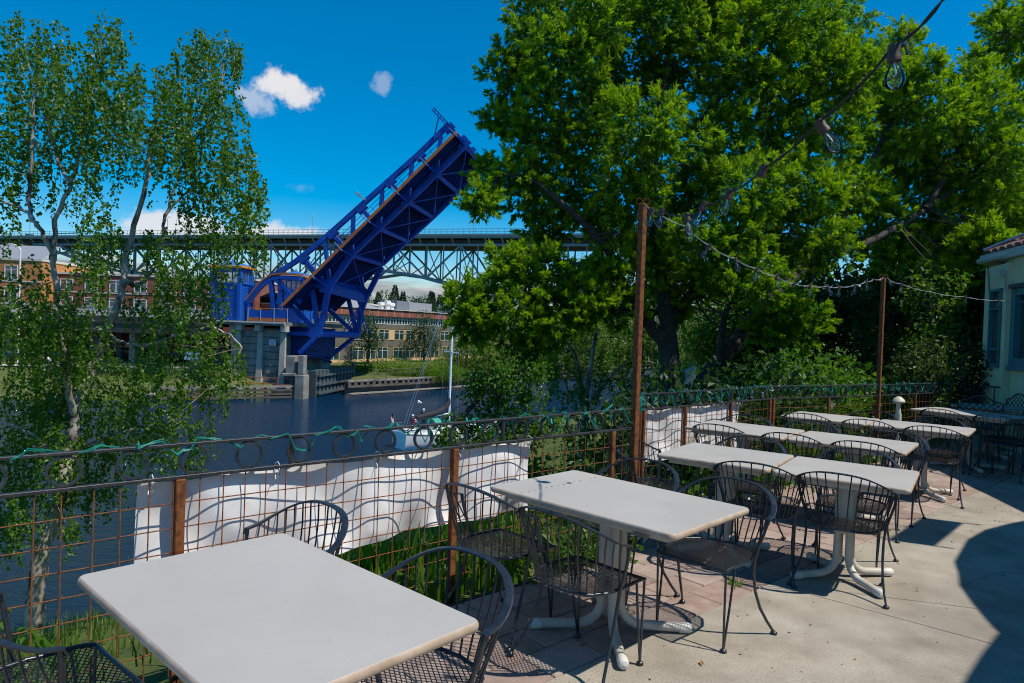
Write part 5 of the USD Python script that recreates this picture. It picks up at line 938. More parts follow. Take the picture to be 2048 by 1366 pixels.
# floor: deck plate, stringers, floor beams, lateral rods
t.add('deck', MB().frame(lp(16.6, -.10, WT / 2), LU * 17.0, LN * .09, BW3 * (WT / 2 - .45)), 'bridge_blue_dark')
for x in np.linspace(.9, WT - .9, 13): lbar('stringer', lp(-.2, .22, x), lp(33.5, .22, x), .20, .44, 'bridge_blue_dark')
for k, u in enumerate(NODE):
    mb = MB(); d_ = [.35, .95]
    c = [lp(u, .4, .35), lp(u, .4, WT - .35), lp(u, botv[k] - .05, WT - .35), lp(u, botv[k] + .12, WT / 2), lp(u, botv[k] - .05, .35)]
    vv = np.array([p + LU * .11 for p in c] + [p - LU * .11 for p in c]); mb.add(vv, [[0, 1, 2], [0, 2, 3], [0, 3, 4], [5, 7, 6], [5, 8, 7], [5, 9, 8]]); mb.add(vv, [[i, (i + 1) % 5, 5 + (i + 1) % 5, 5 + i] for i in range(5)])
    mb.bar(lp(u, botv[k] + .16, .3), lp(u, botv[k] + .16, WT - .3), .55, .06, up=LN); t.add('floor_beam', mb, 'bridge_blue')
    for sg, t0, t1 in ((-1, -.35, -2.55), (1, WT + .35, WT + 2.55)):
        t.add('sidewalk_bracket', MB().bar(lp(u, botv[k] - .1, t0), lp(u, .22, t1), .20, .30, up=LN).bar(lp(u, -.1, t0), lp(u, .10, t1), .20, .16, up=LN), 'bridge_blue')
        if sg < 0: t.add('bracket_tip', MB().bar(lp(u, -1.1, t1 - .1), lp(u, .55, t1 - .1), .09, .05, up=BW3), 'rail_pale')
for k in range(5):
    for a_, b_ in ((0, WT), (WT, 0)): t.add('lateral_rod', MB().tube([lp(NODE[k], botv[k] + .2, a_), lp(NODE[k + 1], botv[k + 1] + .2, b_)], .075, 5), 'bridge_blue')
for t0, t1 in ((-2.5, -.38), (WT + .38, WT + 2.5)):
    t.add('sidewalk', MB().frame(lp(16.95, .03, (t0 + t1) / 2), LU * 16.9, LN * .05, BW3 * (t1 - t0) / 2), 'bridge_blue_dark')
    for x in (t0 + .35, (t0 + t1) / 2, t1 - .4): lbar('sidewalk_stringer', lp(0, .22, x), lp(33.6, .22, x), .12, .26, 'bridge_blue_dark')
for tt, sg in ((-2.6, -1), (WT + 2.6, 1)):
    us = np.linspace(-.1, 33.9, 7)
    for a_, b_ in zip(us[:-1], us[1:]): lbar('fascia', lp(a_ + .03, .02, tt), lp(b_ - .03, .02, tt), .10, .46, 'bridge_orange')
    for vv in (-1.12, -.62): t.add('hand_rail', MB().bar(lp(0, vv, tt), lp(33.8, vv, tt), .06, .06, up=LN), 'bridge_blue')
    for u in np.arange(.4, 33.8, 1.83): t.add('rail_post', MB().bar(lp(u, -.2, tt), lp(u, -1.1, tt), .06, .06, up=LU), 'bridge_blue')
# leaf tip: end beam, projecting gate arm with brace; lamp on the top chord
t.add('end_beam', MB().bar(lp(33.75, .35, -2.4), lp(33.75, .35, WT + 2.4), .5, 1.1, up=LN, ch=.03), 'bridge_blue')
for x in (.2, 6.2, WT - .2): t.add('end_lock', MB().bar(lp(34.0, .2, x), lp(34.5, .2, x), .5, .5, up=LN), 'bridge_blue')
for o in (0, .35): t.add('gate_arm', MB().bar(lp(33.95 - o, .2, -.4), lp(33.95 - o, -5.6, -.4), .16, .16, up=LU), 'bridge_blue')
for vv in np.linspace(-5.2, -.6, 9): t.add('gate_rung', MB().bar(lp(33.95, vv, -.4), lp(33.6, vv + .25, -.4), .07, .07, up=BW3), 'bridge_blue')
t.add('gate_brace', MB().bar(lp(33.7, -4.2, -.4), lp(31.2, -2.5, -.4), .18, .18), 'bridge_blue')
t.add('chord_lamp', MB().bar(lp(18.4, -3.2, -.3), lp(18.2, -4.3, -.3), .18, .22, up=LU).bar(lp(18.2, -4.3, -.3), lp(18.1, -4.9, -.3), .38, .38, up=LU), 'rail_pale')
# heel cross members, counterweight, tail
t.add('heel_tube', MB().tube([bp(-20.42, .21, 0), bp(-19.73, .08, WT)], .48, 12), 'bridge_blue', smooth=40)
t.add('heel_beam', MB().bar(bp(-19.13, 6.69, .3), bp(-18.5, 5.87, WT - .3), .3, 1.3), 'bridge_blue')
t.add('counterweight', MB().frame(bp(-24.6, -1.2, 5.8), BA3 * 2.0, V(0, 0, 2.2), BW3 * 5.0, .1), 'bridge_blue_dark')
for k in range(7):
    x = 5.2 + k * .95; t.add('heel_lacing', MB().bar(bp(-17.8 - .1 * k, 5.2, 9.2), bp(-19.6 + .35 * k, .4, x + 1.4), .12, .12), 'bridge_blue')
t.add('machinery_walk', MB().bar(bp(-22.8, -2.7, 1.0), bp(-23.8, -4.4, WT - .6), .5, .25).bar(bp(-22.3, -1.9, 1.0), bp(-23.0, -3.4, WT - .6), .12, .12), 'bridge_blue_dark')

# fixed pier with pilasters, the pit walls and the toe blocks
t = T('bridge_pier', 'weathered concrete bascule pier with pale pilasters at the waterline', 'pier', bp(-28, ZW, 4))
t.add('body', MB().frame(bp(-28.6, -4.3, 6.2), BA3 * 3.6, V(0, 0, 4.9), BW3 * 8.5), 'pier_concrete')
for z in np.arange(-7.6, .4, 1.02): t.add('form_line', MB().frame(bp(-28.2, z, -2.32), BA3 * 4.1, V(0, 0, .035), BW3 * .05), 'deck_dark')
for s in (-31.2, -27.85, -24.45):
    v = [bp(s + a * (.36 if z > 0 else .44), z, -2.28 - b) for z, b in ((-8.9, .62), (.25, .34)) for a, b in ((-1, 0), (1, 0), (1, b), (-1, b))]
    t.add('pilaster', MB().add(v, [[0, 1, 5, 4], [1, 2, 6, 5], [2, 3, 7, 6], [3, 0, 4, 7], [4, 5, 6, 7], [0, 3, 2, 1]]), 'pilaster_concrete')
t.add('cap_slab', MB().frame(bp(-28.9, 1.42, 6.2), BA3 * 5.2, V(0, 0, .26), BW3 * 9.9, .03), 'pier_concrete')
t.add('cap_edge', MB().frame(bp(-28.9, 1.58, -3.75), BA3 * 5.2, V(0, 0, .10), BW3 * .06), 'cream_band')
for s in (-30.6, -27.85, -24.0): t.add('slab_bracket', MB().frame(bp(s, .75, -2.95), BA3 * .38, V(0, 0, .4), BW3 * .55), 'pilaster_concrete')
t.add('side_wall', MB().frame(bp(-23.2, -7.0, -1.9), BA3 * 2.2, V(0, 0, 2.1), BW3 * .5), 'wet_concrete')
t.add('front_wall', MB().frame(bp(-20.3, -7.0, 4.9), BA3 * .5, V(0, 0, 2.1), BW3 * 6.6), 'wet_concrete')
t.add('rear_wall', MB().frame(bp(-25.6, -4.0, 6), BA3 * .3, V(0, 0, 4.8), BW3 * 8.0), 'wet_concrete')
for x in np.linspace(-.6, 10.5, 10): t.add('fender_plank', MB().frame(bp(-19.72, -6.9, x), BA3 * .09, V(0, 0, 2.0), BW3 * .30), 'wet_concrete')
for z in (-5.6, -6.9, -8.1): t.add('fender_wale', MB().frame(bp(-19.5, z, 4.9), BA3 * .13, V(0, 0, .16), BW3 * 6.4), 'wet_concrete')
t.add('end_post', MB().frame(bp(-19.6, -6.8, 11.0), BA3 * .2, V(0, 0, 2.6), BW3 * .22), 'timber')
for (s0, s1, z0, z1, t0, t1) in ((-21.35, -20.0, -8.9, -5.35, -4.9, -3.3), (-21.1, -20.25, -5.34, -2.7, -4.6, -3.6), (-23.0, -21.6, -5.2, -2.85, -4.4, -2.5), (-23.3, -21.36, -5.6, -5.21, -4.8, -2.5)):
    t.add('toe_block', MB().box((0, 0, 0), (0.001, .001, .001)) if 0 else MB().frame(bp((s0 + s1) / 2, (z0 + z1) / 2, (t0 + t1) / 2), BA3 * (s1 - s0) / 2, V(0, 0, (z1 - z0) / 2), BW3 * (t1 - t0) / 2, .07), 'toe_concrete')
g = [(-.9 + 1.5 * math.cos(a), 2.2 * math.sin(a)) for a in np.linspace(pi / 2, pi, 8)]
t.add('arch_haunch', MB().frame(bp(-32.1, .2, -1.6), BA3 * .55, V(0, 0, 1.0), BW3 * .9).frame(bp(-32.0, -3.5, -1.7), BA3 * .28, V(0, 0, 3.0), BW3 * .8), 'pilaster_concrete')
t.add('notice_board', MB().frame(bp(-25.95, -1.25, -2.62), BA3 * .5, V(0, 0, .36), BW3 * .03).frame(bp(-25.95, -.84, -2.62), BA3 * .28, V(0, 0, .08), BW3 * .03), 'sign_white')
for k in range(3): t.add('notice_line', MB().frame(bp(-25.95, -1.08 - .17 * k, -2.66), BA3 * (.34 - .05 * k), V(0, 0, .035), BW3 * .006), 'sign_ink')
for z in (-4.95, -5.75, -6.5): t.add('rail', MB().bar(bp(-36.0, z - 1.0, -4.6), bp(-21.6, z - 1.0, -4.6), .09, .09), 'bridge_orange')
for s in np.arange(-36, -21.5, 2.0): t.add('rail_post', MB().bar(bp(s, -8.4, -4.6), bp(s, -5.9, -4.6), .09, .09), 'bridge_orange')

# fixed pier-top structure: orange capped arch, walkway panel
t = T('pier_arch_girder', 'fixed blue arched girder with orange cap beside the control tower', 'girder', bp(-27, 1.7, -.6))
arc = smooth_path([(-31.0, 4.6, 0), (-29.6, 6.35, 0), (-27.7, 8.0, 0), (-25.4, 8.5, 0), (-22.9, 8.42, 0)], 4)
for a_, b_ in zip(arc[:-1], arc[1:]):
    t.add('arch_rib', MB().bar(bp(a_[0], a_[1] - .45, -.9), bp(b_[0], b_[1] - .45, -.9), .5, .8, up=BW3), 'bridge_blue')
    t.add('arch_cap', MB().bar(bp(a_[0], a_[1] + .06, -.9), bp(b_[0], b_[1] + .06, -.9), .6, .2, up=BW3) if 0 else MB().bar(bp(a_[0], a_[1] + .06, -.9), bp(b_[0], b_[1] + .06, -.9), .9, .20), 'bridge_orange')
for a_, b_ in (((-27.4, 7.6), (-26.6, 1.8)), ((-26.6, 7.7), (-22.9, 4.6)), ((-30.9, 4.5), (-30.3, 1.8)), ((-25.9, 7.4), (-25.6, 1.8)), ((-30.6, 3.2), (-29.2, 1.8))): t.add('arch_leg', MB().bar(bp(*a_, -.9), bp(*b_, -.9), .5, .75, up=BW3), 'bridge_blue')
t = T('pier_walkway', 'rust red walkway edge with blue panels and orange rail on the pier', 'walkway', bp(-26.6, 1.7, -2.7))
for k in range(3):
    c = bp(-28.5 + 2.02 * k, 1.98, -3.2); t.add('edge_panel', MB().frame(c, BA3 * .99, V(0, 0, .24), BW3 * .06), 'bridge_orange')
    t.add('blue_panel', MB().frame(c + [0, 0, .78], BA3 * .98, V(0, 0, .50), BW3 * .03), 'bridge_blue')
t.add('top_rail', MB().bar(bp(-29.5, 3.52, -3.2), bp(-23.5, 3.52, -3.2), .08, .08), 'orange_trim')
for s in (-29.4, -27.5, -25.5, -23.5): t.add('rail_post', MB().bar(bp(s, 1.7, -3.28), bp(s, 3.5, -3.28), .07, .07, up=BA3), 'rail_pale')

# control towers
def tower(s0, s1, t0, t1, z0, z1, label):
    t = T('control_tower', label, 'tower', bp((s0 + s1) / 2, z0, (t0 + t1) / 2), 'blue bridge control towers')
    cs, ct, hs, ht = (s0 + s1) / 2, (t0 + t1) / 2, (s1 - s0) / 2, (t1 - t0) / 2
    zs, zw = z0 + 5.2, z0 + 6.9
    t.add('lower_wall', MB().frame(bp(cs, (z0 + zs) / 2, ct), BA3 * hs, V(0, 0, (zs - z0) / 2), BW3 * ht), 'tower_blue')
    for z in np.arange(z0 + .25, zs - .1, .30):                              # lap boards on the two faces in view
        t.add('board', MB().frame(bp(cs, z, t0 - .02), BA3 * (hs - .42), V(0, 0, .115), BW3 * .035), 'tower_blue'); t.add('board', MB().frame(bp(s1 + .02, z, ct), BA3 * .035, V(0, 0, .115), BW3 * (ht - .42)), 'tower_blue')
    for a, b in ((s0, t0), (s1, t0), (s1, t1), (s0, t1)): t.add('corner_post', MB().frame(bp(a, (z0 + zw) / 2, b), BA3 * .24, V(0, 0, (zw - z0) / 2), BW3 * .24), 'tower_blue')
    t.add('sill', MB().frame(bp(cs, zs + .06, ct), BA3 * (hs + .22), V(0, 0, .09), BW3 * (ht + .22)), 'tower_blue')
    t.add('head', MB().frame(bp(cs, zw + .2, ct), BA3 * (hs + .1), V(0, 0, .26), BW3 * (ht + .1)), 'tower_blue')
    for k in range(4):
        w_ = 2 * (hs - .3) / 4; s = s0 + .3 + w_ * (k + .5); f = t.add('window', MB().frame(bp(s + w_ / 2, (zs + zw) / 2, t0), BA3 * .07, V(0, 0, (zw - zs) / 2 - .1), BW3 * .08), 'tower_blue'); t.add('glass', MB().frame(bp(s, (zs + zw) / 2, t0 + .03), BA3 * (w_ / 2 - .07), V(0, 0, (zw - zs) / 2 - .14), BW3 * .02), 'office_pane', f)
    for k in range(3):
        w_ = 2 * (ht - .3) / 3; x = t0 + .3 + w_ * (k + .5); f = t.add('window', MB().frame(bp(s1, (zs + zw) / 2, x + w_ / 2), BA3 * .08, V(0, 0, (zw - zs) / 2 - .1), BW3 * .07), 'tower_blue'); t.add('glass', MB().frame(bp(s1 - .03, (zs + zw) / 2, x), BA3 * .02, V(0, 0, (zw - zs) / 2 - .14), BW3 * (w_ / 2 - .07)), 'office_pane', f)
    t.add('fascia', MB().frame(bp(cs, zw + .62, ct), BA3 * (hs + .55), V(0, 0, .17), BW3 * (ht + .55), .05), 'orange_trim')
    zr = zw + .80; v = [bp(cs + a * (hs + .5), zr, ct + b * (ht + .5)) for a, b in ((-1, -1), (1, -1), (1, 1), (-1, 1))] + [bp(cs + a * .3, zr + .75, ct + b * .3) for a, b in ((-1, -1), (1, -1), (1, 1), (-1, 1))]
    t.add('roof', MB().add(v, [[0, 1, 5, 4], [1, 2, 6, 5], [2, 3, 7, 6], [3, 0, 4, 7], [4, 5, 6, 7], [0, 3, 2, 1]]), 'roof_blue')
    t.add('finial', MB().lathe([(.28, 0), (.2, .2), (.05, .5)], bp(cs, zr + .74, ct), 8), 'roof_blue')
tower(-35.3, -31.25, -2.45, .55, 1.72, 9.6, 'nearer blue control tower with orange eave beside the birch leaves')
tower(-33.6, -29.6, 13.2, 16.4, 1.72, 9.6, 'far blue control tower half hidden behind the arch girder')

# approach viaduct to the left
t = T('approach_viaduct', 'concrete approach viaduct with pale baluster railing behind the birch', 'viaduct', bp(-60, -5, 6))
t.add('deck', MB().frame(bp(-80, 1.2, 6.2), BA3 * 46, V(0, 0, .5), BW3 * 9.2), 'deck_dark')
t.add('edge_girder', MB().frame(bp(-80, .35, -2.4), BA3 * 46, V(0, 0, .95), BW3 * .5), 'deck_dark')
for s in np.arange(-122, -36, 10.5):
    for x in (-1.2, 4, 9, 13.5): t.add('column', MB().frame(bp(s, -3.3, x), BA3 * .45, V(0, 0, 2.8), BW3 * .5), 'pier_concrete')
t.add('coping', MB().bar(bp(-126, 3.05, -2.7), bp(-35.4, 3.05, -2.7), .26, .16), 'cream_band'); t.add('kerb', MB().bar(bp(-126, 1.9, -2.7), bp(-35.4, 1.9, -2.7), .3, .3), 'cream_band')
for s in np.arange(-78, -35.5, .62): t.add('baluster', MB().frame(bp(s, 2.5, -2.7), BA3 * .11, V(0, 0, .50), BW3 * .08), 'cream_band')
t = T('waterway_sign', 'pale blue sign with dark lettering hung under the viaduct behind the birch', 'sign', bp(-38.2, -3.4, -2.6))
t.add('board', MB().frame(bp(-38.2, -3.4, -2.6), BA3 * 1.15, V(0, 0, .75), BW3 * .04), 'sign_blue')
def wall_text(txt, h, o, ax, n_, dep=.01):
    m = meshkit.text_mesh(txt, h, dep); w_ = m.bounds[1][0] - m.bounds[0][0]; v = m.vertices; return MB().add(o + (v[:, :1] - w_ / 2) * ax + v[:, 1:2] * V(0, 0, 1) + v[:, 2:] * n_, m.faces)
t.add('lettering', wall_text('SPEED LIMIT', .26, bp(-38.2, -3.05, -2.65), BA3, -BW3), 'sign_ink'); t.add('lettering', wall_text('7 KNOTS', .34, bp(-38.2, -3.72, -2.65), BA3, -BW3), 'sign_ink')
t.add('hanger', MB().bar(bp(-39.2, -2.6, -2.6), bp(-39.2, -.6, -2.6), .05, .05).bar(bp(-37.2, -2.6, -2.6), bp(-37.2, -.6, -2.6), .05, .05), 'deck_dark')

# timber fender along the pier and the bulkhead of the bank
FND = [V(*p) for p in ((-44.5, 84.0), (-39.3, 86.1), (-34.3, 89.8), (-28.6, 92.4))]
t = T('timber_fender', 'dark weathered timber fender in front of the concrete pier', 'fender', (*FND[1], ZW))
for a_, b_ in zip(FND[:-1], FND[1:]):
    d_ = unit(b_ - a_); n_ = V(d_[1], -d_[0]); L = np.linalg.norm(b_ - a_)
    for z in (-6.95, -7.45, -7.95, -8.4): t.add('plank', MB().bar(V(*a_, z), V(*b_, z), .22, .30), 'timber_light' if z > -7 else 'timber')
    for k in np.arange(.5, L, 1.35): t.add('pile', MB().tube([V(*(a_ + d_ * k - n_ * .25), -9.2), V(*(a_ + d_ * k - n_ * .25), -6.9)], .17, 7), 'timber')
    for k in np.arange(.9, L, 1.9): t.add('block', MB().frame(V(*(a_ + d_ * k + n_ * .02), -7.2), V(*d_, 0) * .3, V(*n_, 0) * .14, V(0, 0, .14)), 'timber_light')
BK = [V(*p) for p in ((-23.7, 98.6), (-17.2, 107.0), (-8.6, 119.2), (3.3, 139.2), (20.6, 173.6), (45, 217))]
t = T('bank_bulkhead', 'long grey timber bulkhead along the far bank with square openings', 'bulkhead', (*BK[1], ZW))
for j, (a_, b_) in enumerate(zip(BK[:-1], BK[1:])):
    d_ = unit(b_ - a_); n_ = V(d_[1], -d_[0]); L = np.linalg.norm(b_ - a_)
    t.add('wale', MB().bar(V(*a_, -6.55), V(*b_, -6.55), .35, .28), 'timber_light'); t.add('wale', MB().bar(V(*a_, -7.35), V(*b_, -7.35), .40, .34), 'timber')
    t.add('backing', MB().bar(V(*(a_ - n_ * .5), -7.6), V(*(b_ - n_ * .5), -7.6), .2, 2.2), 'timber'); t.add('ledge', MB().bar(V(*(a_ + n_ * .5), -8.35), V(*(b_ + n_ * .5), -8.35), .9, .16), 'timber_light')
    for k in np.arange(.3, L, 1.15 if j < 2 else 3.0): t.add('pile', MB().frame(V(*(a_ + d_ * k), -7.0), V(*d_, 0) * .28, V(*n_, 0) * .19, V(0, 0, .42)), 'timber')
struct('bank_fill', MB().prism(Polygon([(-23.6, 99.4), (-17.4, 107.7), (-8.6, 120.5), (-12, 125), (-25.2, 109)]), -9.2, -6.5), 'far_ground')
t = T('bank_railing', 'thin grey pipe railing on top of the bank by the hedge', 'railing', (-20, 101.5, -6.4))
p0, p1 = V(-20.4, 101.4, 0), V(-13.6, 113.2, 0); d_ = unit(p1 - p0)
for z in (-4.95, -5.6): t.add('pipe', MB().tube([p0 + [0, 0, z], p1 + [0, 0, z]], .05, 5), 'timber')
for k in np.linspace(0, np.linalg.norm(p1 - p0), 6): t.add('rail_post', MB().tube([p0 + d_ * k + [0, 0, -6.6], p0 + d_ * k + [0, 0, -4.9]], .055, 5), 'timber')

# high truss bridge behind: coordinates s to the left, z, t away
AO, AA, AW = V(3.0, 260.0), V(-.96494, .26246), V(.26246, .96494)
def ap(s, z, t): return V(*(AO + AA * s + AW * t), z)
AA3, AW3 = V(*AA, 0), V(*AW, 0)
t = T('high_truss_bridge', 'high grey green cantilever truss road bridge across the background', 'bridge', ap(60, 0, 6))
t.add('deck', MB().frame(ap(70, 37.6, 8), AA3 * 215, V(0, 0, .55), AW3 * 10), 'steel_teal'); t.add('floor_system', MB().frame(ap(70, 35.7, 8), AA3 * 215, V(0, 0, .8), AW3 * 7.6), 'deck_dark')
t.add('fascia', MB().frame(ap(70, 38.2, -2.15), AA3 * 215, V(0, 0, .35), AW3 * .12), 'steel_teal')
for s in np.arange(-60, 285, 6.8): t.add('floor_bracket', MB().bar(ap(s, 37.0, -2.0), ap(s, 34.9, .6), .35, .5, up=AA3), 'steel_teal')
for z in (40.4, 39.3): t.add('rail', MB().bar(ap(-145, z, -2.2), ap(285, z, -2.2), .12, .16), 'rail_teal')
ns_ = 0
for s in np.arange(-40, 285, 2.35):
    t.add('rail_post', MB().bar(ap(s, 38.4, -2.2), ap(s, 40.4, -2.2), .12, .12, up=AA3), 'rail_teal')
for s in (-20, 19.7, 55, 90, 125, 162, 200, 240): t.add('lamp_post', MB().tube([ap(s, 38.4, -1.8), ap(s, 46.0, -1.8), ap(s, 46.6, -1.2), ap(s, 46.7, 0)], .13, 5), 'lamp_grey')
BC = [(-60, 7.0), (-30, 8.5), (-12, 10.5), (0, 12.5), (16.6, 15.1), (29.5, 18.8), (44.2, 22.4), (57, 23.9), (68.4, 22.2), (80, 20.9), (90, 20.4), (138, 19.6), (165, 19.2), (200, 24), (225, 31), (240, 34.6)]
bz = lambda s: float(np.interp(s, [b[0] for b in BC], [b[1] for b in BC]))
TZ = 34.5; xs = [-60 + 14.2 * k for k in range(21)]
for x in (0.0, 15.5):
    t.add('top_chord', MB().bar(ap(-70, TZ, x), ap(240, TZ, x), .8, .9), 'steel_teal')
    for a_, b_ in zip(BC[:-1], BC[1:]): t.add('bottom_chord', MB().bar(ap(a_[0], a_[1], x), ap(b_[0], b_[1], x), .8, 1.15), 'steel_teal')
    for k in range(len(xs)):
        s = xs[k]; 
        if bz(s) < TZ - 1: t.add('vertical', MB().bar(ap(s, bz(s), x), ap(s, TZ, x), .5, .5, up=AA3), 'steel_teal')
        if k + 1 < len(xs):
            e = xs[k + 1]; h = (s + e) / 2
            a_, b_ = ((s, bz(s)), (e, TZ)) if k % 2 else ((s, TZ), (e, bz(e)))
            t.add('diagonal', MB().bar(ap(*a_, x), ap(*b_, x), .62, .75, up=AW3), 'steel_teal')
            if bz(h) < TZ - 1: t.add('sub_vertical', MB().bar(ap(h, bz(h), x), ap(h, TZ, x), .38, .38, up=AA3), 'steel_teal')
            zm = (a_[1] + b_[1]) / 2; t.add('sub_diagonal', MB().bar(ap(h, zm, x), ap(e if k % 2 else s, bz(e if k % 2 else s) if 0 else (bz(e) if k % 2 else bz(s)), x), .34, .34, up=AW3), 'steel_teal')
for k, s in enumerate(xs):
    if bz(s) < TZ - 2: t.add('sway_brace', MB().bar(ap(s, bz(s), 0), ap(s, TZ, 15.5), .3, .3, up=AA3).bar(ap(s, TZ, 0), ap(s, bz(s), 15.5), .3, .3, up=AA3), 'steel_teal')
    if s < 225: t.add('bottom_strut', MB().bar(ap(s, bz(s), 0), ap(s, bz(s), 15.5), .35, .4), 'steel_teal')
for s, z in ((27.6, 18.3), (-60, 6), (150, 19.0)):
    for x in (0, 15.5): t.add('pier_leg', MB().frame(ap(s, z / 2 - 3, x), AA3 * .55, V(0, 0, z / 2 + 3), AW3 * .55), 'cream_band')
for s in (246, 262, 278):
    for x in (0, 15.5): t.add('concrete_column', MB().frame(ap(s, 14, x), AA3 * 1.2, V(0, 0, 21), AW3 * 1.2), 'pier_concrete')


# ------------------------------------------------------------------ buildings on the far bank
def win(t, o, ax, n_, l0, l1, z0, z1, fm, pm='office_pane', mull=1, transom=True, fw=.10):
    "framed window on a wall plane: frame proud, pane recessed"
    f = MB(); P = lambda l, z, d: o + ax * l + V(0, 0, z) + n_ * d
    def fr(a0, a1, b0, b1): f.frame(P((a0 + a1) / 2, (b0 + b1) / 2, .03), ax * (a1 - a0) / 2, V(0, 0, (b1 - b0) / 2), n_ * .07)
    fr(l0, l1, z1 - fw, z1); fr(l0, l1, z0, z0 + fw); fr(l0, l0 + fw, z0 + fw, z1 - fw); fr(l1 - fw, l1, z0 + fw, z1 - fw)
    fo = t.add('window', f, fm)
    for k in range(mull):
        l = l0 + (l1 - l0) * (k + 1) / (mull + 1); t.add('mullion', MB().frame(P(l, (z0 + z1) / 2, .03), ax * .055, V(0, 0, (z1 - z0) / 2 - fw), n_ * .05), 'frame_white', fo)
    if transom: t.add('transom', MB().frame(P((l0 + l1) / 2, z1 - (z1 - z0) * .3, .015), ax * ((l1 - l0) / 2 - fw), V(0, 0, .03), n_ * .03), 'frame_white', fo)
    t.add('pane', MB().frame(P((l0 + l1) / 2, (z0 + z1) / 2, -.0), ax * ((l1 - l0) / 2 - fw * .6), V(0, 0, (z1 - z0) / 2 - fw * .6), n_ * .012), pm, fo)
    return fo
O, AX, NX = V(-27.2, 127.0, 0), V(.5, .866, 0), V(.866, -.5, 0)
t = T('office_building', 'three storey olive and red office building with tan framed windows on the far bank', 'building', (-20, 136, -5.1))
W = lambda l, z, d: O + AX * l + V(0, 0, z) - NX * d
wall = [(-5.2, -4.75, 'panel_tan', .0), (-4.75, -2.25, 'siding_olive', .06), (-2.25, -1.15, 'siding_olive', 0), (-1.15, 1.1, 'siding_olive', .06), (1.1, 2.0, 'siding_olive', 0), (2.0, 3.55, 'siding_olive', .5), (3.55, 4.85, 'brick_red', -.15)]
for z0, z1, m, d in wall: t.add('wall_band', MB().frame(W(20, (z0 + z1) / 2, d + 9), AX * 36, V(0, 0, (z1 - z0) / 2), NX * 9), m)
for l in np.arange(-14, 56, 2.4): t.add('siding_joint', MB().frame(W(l, 4.2, -.16), AX * .03, V(0, 0, .62), NX * .02), 'cream_band')
t.add('parapet_cap', MB().frame(W(20, 4.9, 8.9), AX * 36.1, V(0, 0, .05), NX * 9.3), 'cream_band')
t.add('base_band', MB().frame(W(20, -4.9, -.03), AX * 36, V(0, 0, .22), NX * .06), 'panel_tan')
g1 = [(-13.2, -10.3), (-9.9, -7.0), (-3.7, -.75), (-.25, 2.7), (3.0, 6.1), (7.8, 10.7), (11.5, 14.4), (15.0, 18.0), (19.7, 22.7), (24, 27), (28.2, 31.2), (33, 36), (37, 40)]
for l0, l1 in g1: win(t, O, AX, NX, l0, l1, -4.7, -2.35, 'frame_tan')
g2 = [(-12.0, -9.1), (-3.7, -.8), (0, 2.9), (3.4, 6.3), (7.95, 10.85), (11.5, 14.4), (15.4, 18.3), (23.3, 26.2), (28, 31), (32.5, 35.5)]
for l0, l1 in g2: win(t, O, AX, NX, l0, l1, -1.05, 1.0, 'frame_tan')
for a, b in ((6.35, 7.9), (2.92, 3.38), (10.9, 11.45), (14.45, 15.35)): t.add('tan_panel', MB().frame(W((a + b) / 2, 0, -.02), AX * (b - a) / 2, V(0, 0, 1.0), NX * .05), 'panel_tan')
for k in range(30): win(t, O - NX * .5, AX, NX, -12 + 1.75 * k, -12 + 1.75 * k + 1.6, 2.06, 3.5, 'frame_white', 'office_pane', 1, True, .08)
v = [W(-16, 4.9, 1), W(6, 4.9, 1), W(1, 7.0, 7), W(-16, 7.0, 7), W(6, 4.9, 14), W(-16, 4.9, 14)]
t.add('hip_roof', MB().add(v, [[0, 1, 2], [0, 2, 3], [1, 4, 2], [2, 4, 5], [2, 5, 3]]), 'roof_grey')
for l0, l1, z1, m in ((13, 17, 7.0, 'mech_grey'), (17.05, 25, 6.9, 'roof_grey'), (33, 41, 6.4, 'mech_grey')): t.add('roof_plant', MB().frame(W((l0 + l1) / 2, (4.9 + z1) / 2, 6), AX * (l1 - l0) / 2, V(0, 0, (z1 - 4.9) / 2), NX * 2.2, .05), m)
for l, hh in ((8.4, 1.5), (10.3, 1.9), (11.6, 1.5)): t.add('roof_vent', MB().lathe([(.5, 0), (.5, hh * .6), (.75, hh * .62), (.7, hh), (.1, hh + .1)], W(l, 4.9, 4), 8), 'frame_white')

def block(name, label, x0, x1, y, depth, z0, z1, m, floors, wstep, fm='frame_white', wz=1.9, cornice='cream_band', wl=2.2, first=1.0):
    t = T(name, label, 'building', ((x0 + x1) / 2, y, z0)); o = V(x0, y, 0); ax, n_ = V(1, 0, 0), V(0, -1, 0)
    t.add('wall', MB().box((x0, y, z0), (x1, y + depth, z1)), m); t.add('cornice', MB().box((x0 - .15, y - .15, z1), (x1 + .15, y + depth, z1 + .35)), cornice)
    for z in floors:
        t.add('string_course', MB().box((x0, y - .07, z - .35), (x1, y, z - .15)), cornice)
        for l in np.arange(first, x1 - x0 - wl, wstep): win(t, o, ax, n_, l, l + wl, z, z + wz, fm)
    return t
t = block('brick_building', 'orange brick office building at the far left behind the viaduct', -104, -78.5, 113, 14, -5, 10.4, 'brick_orange', [-4.2, -.2, 3.6, 7.2], 4.6, 'frame_white', 2.4)
t.add('roof_slope', MB().add([(-104, 113.2, 10.8), (-78.5, 113.2, 10.8), (-80, 120, 13.6), (-104, 120, 13.6)], [[0, 1, 2, 3]]), 'roof_grey')
block('brick_building', 'long red brick building with white framed windows behind the birch', -78.3, -44, 116, 14, -5, 8.6, 'brick_red', [-4.0, -.4, 2.9, 5.9], 4.2)
block('brick_building', 'lower red brick building seen between the control tower and the arch', -56.5, -30, 142, 14, -5, 6.0, 'brick_red', [-1.4, 2.0], 3.7)
